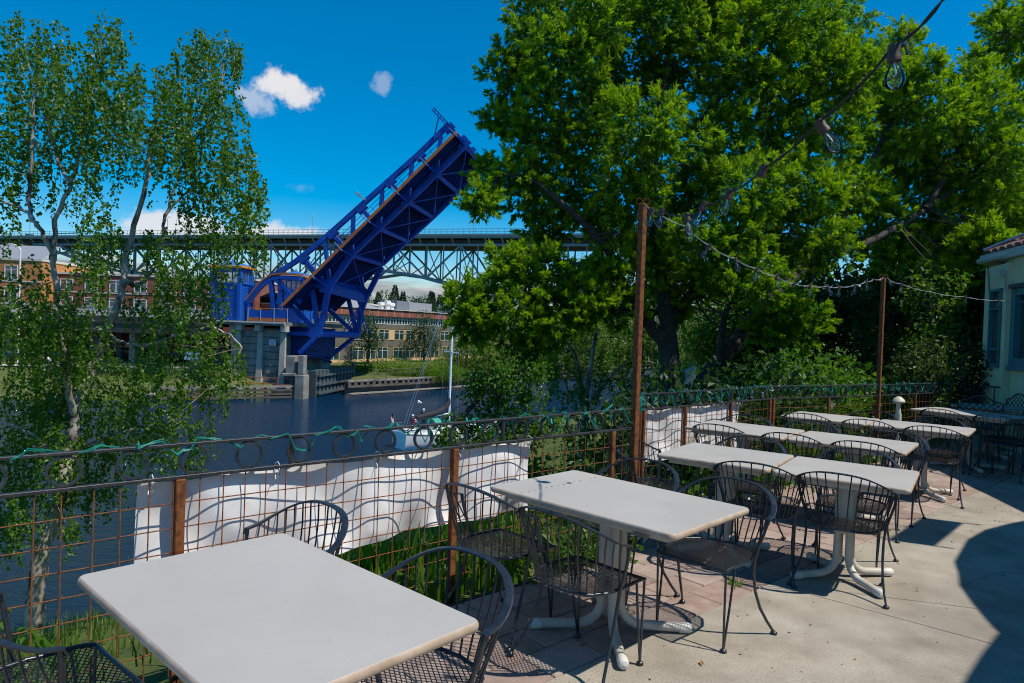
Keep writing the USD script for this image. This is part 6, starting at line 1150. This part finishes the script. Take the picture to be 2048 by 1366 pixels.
block('brick_building', 'pale topped red brick building behind the bridge arch', -60, -38, 160, 12, -5, 11.5, 'brick_red', [3.2, 7.4], 3.6, 'frame_white', 1.8, 'roof_grey')

# ------------------------------------------------------------------ cream cafe building at the right
t = T('cafe_building', 'cream stucco cafe building with curved bay, teal windows and dark tiled roof', 'building', (9.5, 11, 0))
w0, w1 = V(8.30, 12.0), V(8.03, 11.10); d_ = unit(w1 - w0); n_ = V(d_[1], -d_[0]) * 1.0
if n_ @ -w0 < 0: n_ = -n_
d3, n3 = V(*d_, 0), V(*n_, 0)
L = np.linalg.norm(w1 - w0)
def wallpiece(l0, l1, z0, z1, nm='wall'): t.add(nm, MB().frame(V(*(w0 + d_ * (l0 + l1) / 2), (z0 + z1) / 2) - n3 * .12, d3 * (l1 - l0) / 2, V(0, 0, (z1 - z0) / 2), n3 * .12), 'stucco')
wl0, wl1, wz0, wz1 = .31, .79, 1.30, 2.62
wallpiece(0, wl0, -.1, 3.02); wallpiece(wl0, wl1, wz1, 3.02); wallpiece(wl0, wl1, -.1, wz0); wallpiece(wl1, L, -.1, 3.02)
f = MB(); oo = V(*w0, 0)
def fr(a0, a1, b0, b1, f): f.frame(oo + d3 * (a0 + a1) / 2 + V(0, 0, (b0 + b1) / 2) - n3 * .01, d3 * (a1 - a0) / 2, V(0, 0, (b1 - b0) / 2), n3 * .045, .004)
fr(wl0, wl1, wz1 - .05, wz1, f); fr(wl0, wl1, wz0, wz0 + .06, f); fr(wl0, wl0 + .045, wz0 + .06, wz1 - .05, f); fr(wl1 - .045, wl1, wz0 + .06, wz1 - .05, f); fr(wl0 + .045, wl1 - .045, 2.26, 2.30, f); fr(wl0 + .045, wl1 - .045, 1.58, 1.62, f)
fo = t.add('window', f, 'teal_frame'); t.add('pane', MB().frame(oo + d3 * (wl0 + wl1) / 2 + V(0, 0, (wz0 + wz1) / 2) - n3 * .03, d3 * ((wl1 - wl0) / 2 - .04), V(0, 0, (wz1 - wz0) / 2 - .05), n3 * .004), 'cafe_pane', fo)
t.add('wall_lamp', MB().frame(oo + d3 * .86 + V(0, 0, 2.86) + n3 * .05, d3 * .05, V(0, 0, .05), n3 * .05, .01).frame(oo + d3 * .93 + V(0, 0, 2.70) + n3 * .02, d3 * .012, V(0, 0, .16), n3 * .012), 'cream_metal')
# side wall running back from the corner
sdir = unit(V(.82, .57)); q0 = w0; q1 = w0 + sdir * 7
sof = V(sdir[1], -sdir[0]) * .125; t.add('wall', MB().bar(V(*(q0 + sdir * .02 + sof), 1.46), V(*(q1 + sof), 1.46), .24, 3.12), 'stucco')
# curved bay
bc, br = V(10.42, 10.30), 2.43
def arcp(r_, a): return bc + V(math.cos(a), math.sin(a)) * r_
a0, a1 = deg(128), deg(268); N = 24; an = np.linspace(a0, a1, N + 1)
def shell(r0, r1, z0, z1, aa=an):
    m = MB()
    for p, q in zip(aa[:-1], aa[1:]):
        c = [arcp(r1, p), arcp(r1, q), arcp(r0, q), arcp(r0, p)]; m.add([[*k, z] for z in (z0, z1) for k in c], [[0, 1, 5, 4], [1, 2, 6, 5], [2, 3, 7, 6], [3, 0, 4, 7], [4, 5, 6, 7], [0, 3, 2, 1]])
    return m
t.add('bay_wall', shell(br - .2, br, -.1, 1.28), 'stucco', smooth=30); t.add('bay_wall', shell(br - .2, br, 2.66, 3.1), 'stucco', smooth=30)
t.add('bay_sill', shell(br - .15, br + .06, 1.28, 1.35), 'teal_frame'); t.add('bay_head', shell(br - .15, br + .07, 2.60, 2.66), 'black_iron'); t.add('bay_frame', shell(br - .12, br + .01, 1.35, 1.47), 'teal_frame'); t.add('bay_frame', shell(br - .12, br + .01, 2.48, 2.60), 'teal_frame'); t.add('bay_cornice', shell(br - .2, br + .10, 3.1, 3.2), 'gutter_grey')
for i in range(0, N + 1, 2): t.add('bay_mullion', MB().frame(V(*arcp(br - .05, an[i]), 1.975), V(math.cos(an[i]), math.sin(an[i]), 0) * .07, V(-math.sin(an[i]), math.cos(an[i]), 0) * .085, V(0, 0, .625), .005), 'teal_frame')
for i in range(0, N, 2): t.add('bay_pane', shell(br - .08, br - .07, 1.35, 2.60, an[i:i + 3]), 'cafe_pane')
# body and eave beyond the frame: the eave line throws the scalloped shadow on the terrace
eave = [(8.32, 12.2), (7.96, 10.6), (8.10, 9.2), (8.75, 8.2), (9.7, 7.6), (9.2, 6.6), (8.2, 6.15), (6.95, 5.72), (6.50, 5.48), (6.10, 5.23), (5.72, 4.90), (5.42, 4.54), (5.22, 4.30), (5.08, 4.04), (4.93, 3.80), (4.81, 3.50), (4.72, 3.25), (4.66, 3.05), (4.35, 2.75), (4.03, 2.42), (3.3, 1.65), (2.8, .9), (2.5, -2), (2.5, -6), (20, -6), (20, 16), (14, 17)]
ep = Polygon(eave); ep_s = ep.buffer(-.02)
t.add('eave', MB().prism(ep, 3.12, 3.26), 'gutter_grey')
t.add('main_wall', MB().prism(ep.buffer(-.75).difference(Polygon([(4, 6.3), (30, 6.3), (30, 30), (4, 30)])), -.1, 3.12), 'stucco')
t.add('core_wall', MB().box((10.4, 6.3, -.1), (19, 14, 3.12)), 'stucco')
# roof: rows of tiles on the slope in view
rb = V(8.40, 12.15), V(8.00, 10.4); rd = unit(rb[1] - rb[0]); rn = V(-rd[1], rd[0]) 
if rn[0] < 0: rn = -rn
RL_ = np.linalg.norm(rb[1] - rb[0]); sl = V(*rn, .50); sl = sl / np.linalg.norm(sl); up_ = np.cross(V(*rd, 0), sl); up_ = up_ if up_[2] > 0 else -up_
base = V(*rb[0], 3.28)
t.add('roof_deck', MB().add([base, base + V(*rd, 0) * 9, base + V(*rd, 0) * 9 + sl * 4.5, base + V(*rd, 0) * .0 + sl * 4.5 + V(*rd, 0) * 2.4], [[0, 1, 2, 3]]).add([base, base + V(*rd, 0) * 2.4 + sl * 4.5, base + V(2.5, 3.5, .0)], [[0, 1, 2]]), 'roof_tile')
for k in range(12):
    for j in range(14):
        l = .26 * j + .36 * k * .53 + .05
        if l > RL_: continue
        o = base + V(*rd, 0) * l + sl * (.36 * k - .03) + up_ * .012
        g = np.linspace(0, pi, 6); p0 = [o + V(*rd, 0) * (.125 - .125 * math.cos(a)) + up_ * (.06 * math.sin(a) + .012) for a in g]; p1 = [p + sl * .39 - up_ * .030 for p in p0]
        t.add('roof_tile', MB().add(p0 + p1, [[i, i + 1, i + 7, i + 6] for i in range(5)]).add(p0, [[0, i + 1, i] for i in range(1, 5)]), 'roof_tile')
t.add('hip_flashing', MB().bar(base + up_ * .09, base + V(*rd, 0) * 2.4 + sl * 4.5 + up_ * .09, .16, .03), 'rail_pale')
t.add('gutter', MB().tube([V(*p, 3.16) for p in eave[:5]], .055, 8), 'gutter_grey', smooth=50)
t.add('rooftop_sign', MB().add([V(5.38, 4.66, 3.44), V(6.12, 5.42, 3.44), V(6.12, 5.42, 3.92), V(5.38, 4.66, 3.92), V(5.41, 4.63, 3.44), V(6.15, 5.39, 3.44), V(6.15, 5.39, 3.92), V(5.41, 4.63, 3.92)], [[0, 1, 2, 3], [4, 7, 6, 5], [0, 4, 5, 1], [1, 5, 6, 2], [2, 6, 7, 3], [3, 7, 4, 0]]), 'cream_metal')
for x, y in ((5.40, 4.65), (6.13, 5.40)): t.add('sign_post', MB().bar(V(x, y, 3.2), V(x, y, 3.5), .02, .02), 'black_iron')
# rain chain in front of the wall, small rail at its foot
t = T('rain_chain', 'thin dark rain chain hanging in front of the cream wall', 'chain', (8.22, 11.80, 0))
for k in range(44):
    z = 2.98 - .055 * k; o = V(8.20 + .0035 * k * .4, 11.80 - .006 * k, z); g = np.linspace(0, 2 * pi, 7); ax = V(1, 0, 0) if k % 2 else V(0, 1, 0)
    t.add('link', MB().tube([o + ax * .012 * math.cos(a) + V(0, 0, .034 * math.sin(a)) for a in g], .0045, 4), 'black_iron')
t = T('black_railing', 'black iron railing at the foot of the cream wall, right edge', 'railing', (8.4, 10.9, 0))
for z in (.35, .65, .98): t.add('rail', MB().bar(V(7.9, 11.35, z), V(8.7, 10.4, z), .025, .025), 'black_iron')
for k in np.linspace(0, 1, 9): t.add('baluster', MB().bar(V(7.9 + .8 * k, 11.35 - .95 * k, 0), V(7.9 + .8 * k, 11.35 - .95 * k, .98), .014, .014), 'black_iron')
t.add('post', MB().bar(V(8.35, 10.8, 0), V(8.35, 10.8, 1.08), .07, .07), 'black_iron')

# ------------------------------------------------------------------ people
def ball(p, q, ra, rb_, n=14):
    s0 = manifold3d.Manifold.sphere(ra, n).translate(tuple(map(float, p))); s1 = manifold3d.Manifold.sphere(rb_, n).translate(tuple(map(float, q)))
    return manifold3d.Manifold.batch_hull([s0, s1])
def skin_mesh(bones, ref=.03, it=6):
    m = manifold3d.Manifold.batch_boolean([ball(*b) for b in bones], manifold3d.OpType.Add).refine_to_length(ref).to_mesh()
    tm = trimesh.Trimesh(m.vert_properties[:, :3], m.tri_verts, process=True); trimesh.smoothing.filter_taubin(tm, iterations=it); return tm
def person(label, loc, rz, shirt, trousers, hat=None, pose='stand', group=None):
    t = thing('person', label, 'person', loc, rz, group); j = dict(hipz=.90, sh=1.42, head=1.62)
    st = .10 if pose == 'walk' else .02
    L_, R_ = V(-.10, 0, .90), V(.10, 0, .90); kl, kr = V(-.11, .04 + st, .49), V(.11, .03 - st, .49); al, ar = V(-.11, -.02 + 2 * st, .09), V(.11, -.03 - 2.2 * st, .10)
    sl_, sr = V(-.19, 0, 1.40), V(.19, 0, 1.40)
    if pose == 'steer': el, er, hl, hr = V(-.27, .10, 1.15), V(.27, .12, 1.15), V(-.18, .36, 1.10), V(.16, .36, 1.12)
    elif pose == 'reach': el, er, hl, hr = V(-.34, .10, 1.30), V(.34, .12, 1.28), V(-.42, .30, 1.36), V(.40, .32, 1.30)
    else: el, er, hl, hr = V(-.25, -.03 - st, 1.12), V(.25, -.03 + st, 1.12), V(-.25, .05 - st, .88), V(.25, .06 + st, .88)
    torso = [(V(-.085, 0, .93), V(.085, 0, .93), .115, .115), (V(-.07, 0, 1.0), V(-.105, 0, 1.30), .11, .115), (V(.07, 0, 1.0), V(.105, 0, 1.30), .11, .115), (V(-.10, 0, 1.3), V(.10, 0, 1.3), .115, .115), (sl_, sr, .065, .065)]
    legs = [(L_, kl, .085, .058), (kl, al, .055, .040), (R_, kr, .085, .058), (kr, ar, .055, .040)]; arms = [(sl_, el, .052, .042), (el, hl, .040, .030), (sr, er, .052, .042), (er, hr, .040, .030)]
    def hand(h, e, sg):
        d = unit(h - e); sd = unit(np.cross(d, V(0, 0, 1)) + 1e-6); b = [(h, h + d * .07, .030, .026), (h + d * .02, h + d * .05 + sd * sg * .055, .013, .009)]
        for k in range(4): o = sd * (.022 - .015 * k); m = h + d * .10 + o; b += [(h + d * .07 + o * .9, m, .0095, .009), (m, m + d * (.030 - .004 * abs(k - 1.4)) + V(0, 0, -.018), .009, .0075)]
        return b
    feet = [(al + [0, -.03, -.05], al + [-.01, .14, -.06], .038, .030), (ar + [0, -.03, -.05], ar + [.01, .14, -.06], .038, .030), (al, al + [0, -.03, -.05], .04, .038), (ar, ar + [0, -.03, -.05], .04, .038)]
    hd = V(0, .015, 1.63); head = [(V(0, 0, 1.42), V(0, .01, 1.53), .055, .052), (hd + [0, -.012, .03], hd + [0, .012, -.035], .092, .068), (hd + [0, .06, -.01], hd + [0, .085, -.028], .012, .016), (hd + [-.085, -.005, -.005], hd + [-.088, -.01, -.03], .014, .012), (hd + [.085, -.005, -.005], hd + [.088, -.01, -.03], .014, .012), (hd + [-.02, .068, -.062], hd + [.02, .068, -.062], .010, .010)]
    obj('body', MB().mesh(skin_mesh(torso + legs + arms + feet + head + hand(hl, el, 1) + hand(hr, er, -1), .035, 4)), 'skin', t, smooth=True)
    for sg in (-1, 1): obj('eye', MB().mesh(trimesh.creation.icosphere(1, .011).apply_translation(hd + [sg * .033, .077, .005])), 'cloth_black', t)
    gr = lambda bs, k: [(a, b, c + k, d + k) for a, b, c, d in bs]
    up = [(sl_, sl_ * .35 + el * .65, .052, .044), (sr, sr * .35 + er * .65, .052, .044)]
    obj('shirt', MB().mesh(skin_mesh(gr(torso[1:], .014) + gr(up, .013) + [(V(-.085, 0, .97), V(.085, 0, .97), .128, .128)], .03)), shirt, t, smooth=True)
    obj('trousers', MB().mesh(skin_mesh(gr(legs, .013) + [(V(-.085, 0, .92), V(.085, 0, .92), .126, .126)], .03)), trousers, t, smooth=True)
    obj('shoes', MB().mesh(skin_mesh(gr(feet[:2], .012), .03, 3)), 'cloth_white' if pose == 'walk' else 'cloth_black', t, smooth=True)
    if hat: obj('cap', MB().mesh(skin_mesh([(hd + [0, -.015, .055], hd + [0, .0, .065], .098, .092), (hd + [-.03, .10, .045], hd + [.03, .10, .045], .016, .016), (hd + [0, .05, .055], hd + [0, .11, .045], .05, .03)], .03)), hat, t, smooth=True)
    else: obj('hair', MB().mesh(skin_mesh([(hd + [0, -.03, .045], hd + [0, -.005, .055], .098, .094), (hd + [0, -.05, 0], hd + [0, -.05, -.05], .08, .07)], .03)), 'hair_dark', t, smooth=True)
    return t

# ------------------------------------------------------------------ sailing boat on the canal
HD = unit(V(.78, .62)); SD = V(HD[1], -HD[0]); BS = V(-9.2, 56.9)
def bo(x, y, z): return V(*(BS + HD * x + SD * y), z)          # x from the stern forward, y to starboard (towards the camera)
t = T('sailing_boat', 'white sailing boat with dark sail cover under way on the canal', 'boat', bo(5, 0, ZW))
LB = 10.2; xs = np.linspace(0, LB, 18); hw = lambda x: 1.55 * (1 - (abs(x - 4.2) / (6.1 if x > 4.2 else 7.5)) ** 2.2) ** .75 if abs(x - 4.2) < 6.09 else .02
dz = lambda x: ZW + 1.18 + .018 * (x - 3.5) ** 2
v, m = [], 9
for x in xs:
    for k in range(m):
        a = -pi / 2 + pi * k / (m - 1); yy = hw(x) * math.sin(a); q = abs(math.sin(a)); z = dz(x) if k in (0, m - 1) else ZW - .35 + (dz(x) - ZW + .35) * (1 - math.cos(a)) ** 1.4 * (1 if q < .99 else 1); v.append(bo(x, yy, min(z, dz(x))))
hf = [[i * m + j, i * m + j + 1, (i + 1) * m + j + 1, (i + 1) * m + j] for i in range(len(xs) - 1) for j in range(m - 1)]
t.add('hull', MB().add(v, hf).add(v[:m], [[0, j, j + 1] for j in range(1, m - 1)]), 'hull_white', smooth=35)
dk = MB()
for a_, b_ in zip(xs[:-1], xs[1:]): dk.add([bo(a_, -hw(a_) + .02, dz(a_) - .03), bo(a_, hw(a_) - .02, dz(a_) - .03), bo(b_, hw(b_) - .02, dz(b_) - .03), bo(b_, -hw(b_) + .02, dz(b_) - .03)], [[0, 1, 2, 3]])
t.add('deck', dk, 'hull_white')
t.add('rub_rail', MB().tube([bo(x, hw(x) + .01, dz(x)) for x in xs], .035, 5), 'teak')
cab = MB(); c = [(2.9, .95), (7.2, .62)]
cv = [bo(x, s * w_ * k, z) for x, w_, z0, z1 in ((3.0, .98, ZW + 1.1, ZW + 1.72), (7.4, .6, ZW + 1.1, ZW + 1.5)) for z, k in ((z0, 1.08), (z1, .88)) for s in (-1, 1)]
cab.add(cv, [[0, 1, 3, 2], [4, 6, 7, 5], [0, 2, 6, 4], [1, 5, 7, 3], [2, 3, 7, 6]]); t.add('cabin', cab, 'hull_white')
for x in (3.7, 4.8, 5.9): t.add('port_light', MB().frame(bo(x, .98 - .08 * (x - 3), ZW + 1.36), V(*HD, 0) * .28, V(0, 0, .09), V(*SD, 0) * .03), 'dark_pane')
t.add('cockpit_coaming', MB().frame(bo(1.7, .95, ZW + 1.35), V(*HD, 0) * 1.2, V(0, 0, .2), V(*SD, 0) * .06).frame(bo(1.7, -.95, ZW + 1.35), V(*HD, 0) * 1.2, V(0, 0, .2), V(*SD, 0) * .06), 'hull_white')
t.add('stern_locker', MB().frame(bo(.35, .1, ZW + 1.42), V(*HD, 0) * .22, V(0, 0, .26), V(*SD, 0) * .8), 'hull_white')
mx = 4.95; t.add('mast', MB().tube([bo(mx, 0, ZW + 1.5), bo(mx, 0, ZW + 14.9)], .105, 10), 'mast_white', smooth=40)
t.add('spreader', MB().tube([bo(mx + .0, -1.15, ZW + 8.18), bo(mx, 1.15, ZW + 8.14)], .045, 6), 'mast_white')
for sy in (-1, 1):
    t.add('shroud', MB().tube([bo(mx, sy * 1.35, ZW + 1.2), bo(mx, sy * 1.15, ZW + 8.15), bo(mx, 0, ZW + 14.6)], .014, 4), 'steel_bright')
    t.add('backstay', MB().tube([bo(.2, sy * .25 + .2, ZW + 1.3), bo(mx - .1, 0, ZW + 14.8)], .016, 4), 'steel_bright')
t.add('forestay', MB().tube([bo(LB - .1, 0, ZW + 1.9), bo(mx + .1, 0, ZW + 14.6)], .016, 4), 'steel_bright')
sc = smooth_path([bo(mx - .12, 0, ZW + 4.1), bo(mx - .25, 0, ZW + 3.5), bo(mx - .9, 0, ZW + 3.0), bo(mx - 2.0, 0, ZW + 2.72), bo(mx - 3.3, 0, ZW + 2.5)], 5)
t.add('sail_cover', MB().tube(sc, np.interp(np.linspace(0, 1, len(sc)), [0, .2, .5, 1], [.13, .24, .30, .20]), 9), 'sail_cover', smooth=60)
t.add('boom', MB().tube([bo(mx, 0, ZW + 2.75), bo(mx - 3.7, 0, ZW + 2.32)], .06, 6), 'mast_white')
for x in (3.1, 3.9): t.add('dodger_hoop', MB().tube([bo(x - .3 * (x > 3.5), .95 * math.cos(a), ZW + 1.55 + .85 * math.sin(a)) for a in np.linspace(0, pi, 10)], .03, 5), 'dodger_green')
g = np.linspace(.35, pi - .35, 9); dv = [bo(x, .95 * math.cos(a), ZW + 1.57 + .86 * math.sin(a)) for x in (3.05, 3.75) for a in g]
t.add('dodger', MB().add(dv, [[i, i + 1, i + 10, i + 9] for i in range(8)]), 'dodger_green')
for z in (.32, .62): t.add('guard_rail', MB().tube([bo(x, hw(x) - .08, dz(x) + z) for x in np.linspace(.1, 8.8, 12)], .014, 4), 'steel_bright')
for z in (.32, .62): t.add('pushpit', MB().tube([bo(.9, -1.15, dz(0) + z), bo(.05, -.85, dz(0) + z), bo(.02, .85, dz(0) + z), bo(.9, 1.15, dz(0) + z)], .022, 5), 'steel_bright')
for x in (.1, 1.6, 3.2, 4.8, 6.4, 8.0): t.add('stanchion', MB().tube([bo(x, hw(x) - .08, dz(x)), bo(x, hw(x) - .08, dz(x) + .62)], .018, 4), 'steel_bright')
fp0, fp1 = bo(.05, .05, dz(0) + .1), bo(-.75, .1, dz(0) + 1.75)
pf = t.add('flag_staff', MB().tube([fp0, fp1], .025, 5), 'teak')
fu = unit(fp1 - fp0)
for k in range(9):
    a = [fp1 - fu * (.02 + .60 * (k + j) / 9) for j in (0, 1)]; n = 9
    pv = [p + V(-.10 * i / 8 - .04, .05 * math.sin(i * 1.1), -.95 * i / 8 + .02 * math.sin(i * .8)) for p in a for i in range(n)]
    i0 = 3 if k < 5 else 0
    t.add('flag_stripe', MB().add(pv, [[i, i + 1, n + i + 1, n + i] for i in range(i0, n - 1)]), 'flag_red' if k % 2 == 0 else 'flag_white', pf)
    if i0: t.add('flag_canton', MB().add(pv, [[i, i + 1, n + i + 1, n + i] for i in range(0, i0)]), 'flag_blue', pf)
pa = -math.atan2(HD[0], HD[1])
person('person in maroon top and white cap standing at the stern of the sailing boat', bo(1.05, .35, ZW + 1.12), pa, 'cloth_maroon', 'cloth_navy', 'cloth_white', 'steer', 'people on the sailing boat')
person('person in white sun hat with raised arms behind the sail cover of the boat', bo(2.75, -.7, ZW + 1.40), pa + .5, 'cloth_black', 'cloth_navy', 'cloth_white', 'reach', 'people on the sailing boat')
p = V(-58.31, 84.74, -5.17); person('person in red jacket walking on the far left promenade', p, 1.2, 'cloth_red', 'cloth_black', None, 'walk', 'people walking on the promenade')
person('person in white top walking beside the one in red on the promenade', p + [.55, .25, .01], 1.2, 'cloth_white', 'cloth_navy', None, 'walk', 'people walking on the promenade')
# gull
t = T('gull', 'white gull flying low over the canal left of the mast', 'bird', (-8.29, 62, -5.26)); o = V(-8.29, 62, -5.26)
t.add('body', MB().mesh(skin_mesh([(o, o + [.14, .05, .02], .055, .06), (o + [.14, .05, .02], o + [.24, .09, .04], .05, .035), (o, o + [-.16, -.05, .0], .045, .015), (o + [.24, .09, .04], o + [.31, .11, .035], .016, .006)], .02)), 'gull_white', smooth=True)
for sg in (-1, 1):
    b = o + V(.06, .02, .03); k = V(-.35, .93, 0) * sg
    t.add('wing', MB().add([b + [.07, .02, 0], b + [-.08, -.03, 0], b + k * .28 + [.05, 0, .17], b + k * .26 + [-.09, 0, .16], b + k * .62 + [-.12, 0, .10], b + k * .30 + [.0, 0, .19], b + [0, 0, .02]], [[0, 2, 6], [6, 2, 5], [6, 5, 3], [6, 3, 1], [2, 4, 5], [5, 4, 3]]), 'gull_white')

# ------------------------------------------------------------------ cars
def car(label, loc, rz, paint, van=False, group=None):
    t = thing('parked_car' if not van else 'van', label, 'van' if van else 'car', loc, rz, group); L, H = (4.9, 1.95) if van else (4.4, 1.45)
    side = [(-L / 2, .35), (-L / 2 + .05, .80), (-L / 2 + .25, .95 if not van else H - .1), (-L / 2 + .75, H - .05), (L * .08, H), (L * .22, H - .12), (L * .33, .98), (L / 2 - .15, .80), (L / 2, .55), (L / 2 - .05, .28), (-L / 2 + .1, .28)]
    m = trimesh.creation.extrude_polygon(Polygon(side).buffer(.06).buffer(-.04), 1.72, engine='earcut'); v = m.vertices.copy(); v = np.stack([v[:, 0], v[:, 2] - .86, v[:, 1]], 1); v[:, 1] *= np.where(v[:, 2] > 1.0, .86, 1.0); obj('body', MB().add(v, m.faces[:, ::-1]), paint, t, smooth=30)
    for sg in (-1, 1): obj('side_glass', MB().add([(-L / 2 + .55, sg * .80, 1.0), (L * .26, sg * .80, 1.0), (L * .17, sg * .765, H - .14), (-L / 2 + .85, sg * .765, H - .14)], [[0, 1, 2, 3], [3, 2, 1, 0]]), 'car_glass', t)
    obj('windscreen', MB().add([(L * .325, -.66, 1.03), (L * .325, .66, 1.03), (L * .232, .62, H - .10), (L * .232, -.62, H - .10)], [[0, 1, 2, 3]]), 'car_glass', t)
    for x in (-L * .30, L * .30):
        for sg in (-1, 1): w_ = obj('wheel', MB().lathe([(.18, -.10), (.32, -.10), (.33, -.05), (.33, .08), (.31, .10), (.2, .10)], (x, sg * .80, .33), 16, (0, sg, 0)), 'tyre', t, smooth=40); obj('rim', MB().lathe([(.2, .08), (.19, .105), (.05, .11)], (x, sg * .80, .33), 12, (0, sg, 0)), 'rim', w_)
    for sg in (-1, 1): obj('headlight', MB().box((L / 2 - .16, sg * .62 - .16, .62), (L / 2 - .02, sg * .62 + .16, .74)), 'frame_white', t); obj('tail_light', MB().box((-L / 2 - .0, sg * .66 - .12, .72), (-L / 2 + .08, sg * .66 + .12, .9)), 'tail_red', t)
    return t
gp = 'dark cars parked behind the promenade'
car('black car parked at the far left edge below the orange brick wall', (-70.5, 97, -5.15), .1, 'car_black', False, gp); car('dark blue car parked behind the walkers, left of the birch stems', (-64.6, 98.2, -5.12), .05, 'car_blue', False, gp)
c_ = ap(246.8, 38.15, 3.2); car('dark van driving on the high bridge deck at the far left', c_, math.atan2(AA[1], AA[0]), 'car_grey', True)
t = T('promenade_fence', 'thin rail fence along the far left promenade', 'fence', (*shore_pt(9.0, -60), -5.2)); P = [shore_pt(9.0, x) for x in np.arange(-92, -44, 2.2)]
for z in (-4.25, -4.7): t.add('rail', MB().tube([V(*p, z) for p in P], .03, 4), 'timber')
for p in P: t.add('rail_post', MB().tube([V(*p, -5.4), V(*p, -4.2)], .04, 4), 'timber')
t = T('street_lamp', 'white street lamp with curved arm in front of the orange brick building', 'lamp', (-66.8, 92, -5))
t.add('post', MB().tube([(-66.8, 92, -5.1), (-66.8, 92, 10.2), (-67.1, 92, 10.75), (-67.8, 92, 10.9)], .10, 6), 'mast_white'); t.add('lamp_head', MB().frame(V(-68.4, 92, 10.88), V(.6, 0, .05), V(0, .18, 0), V(0, 0, .09), .03), 'mast_white')
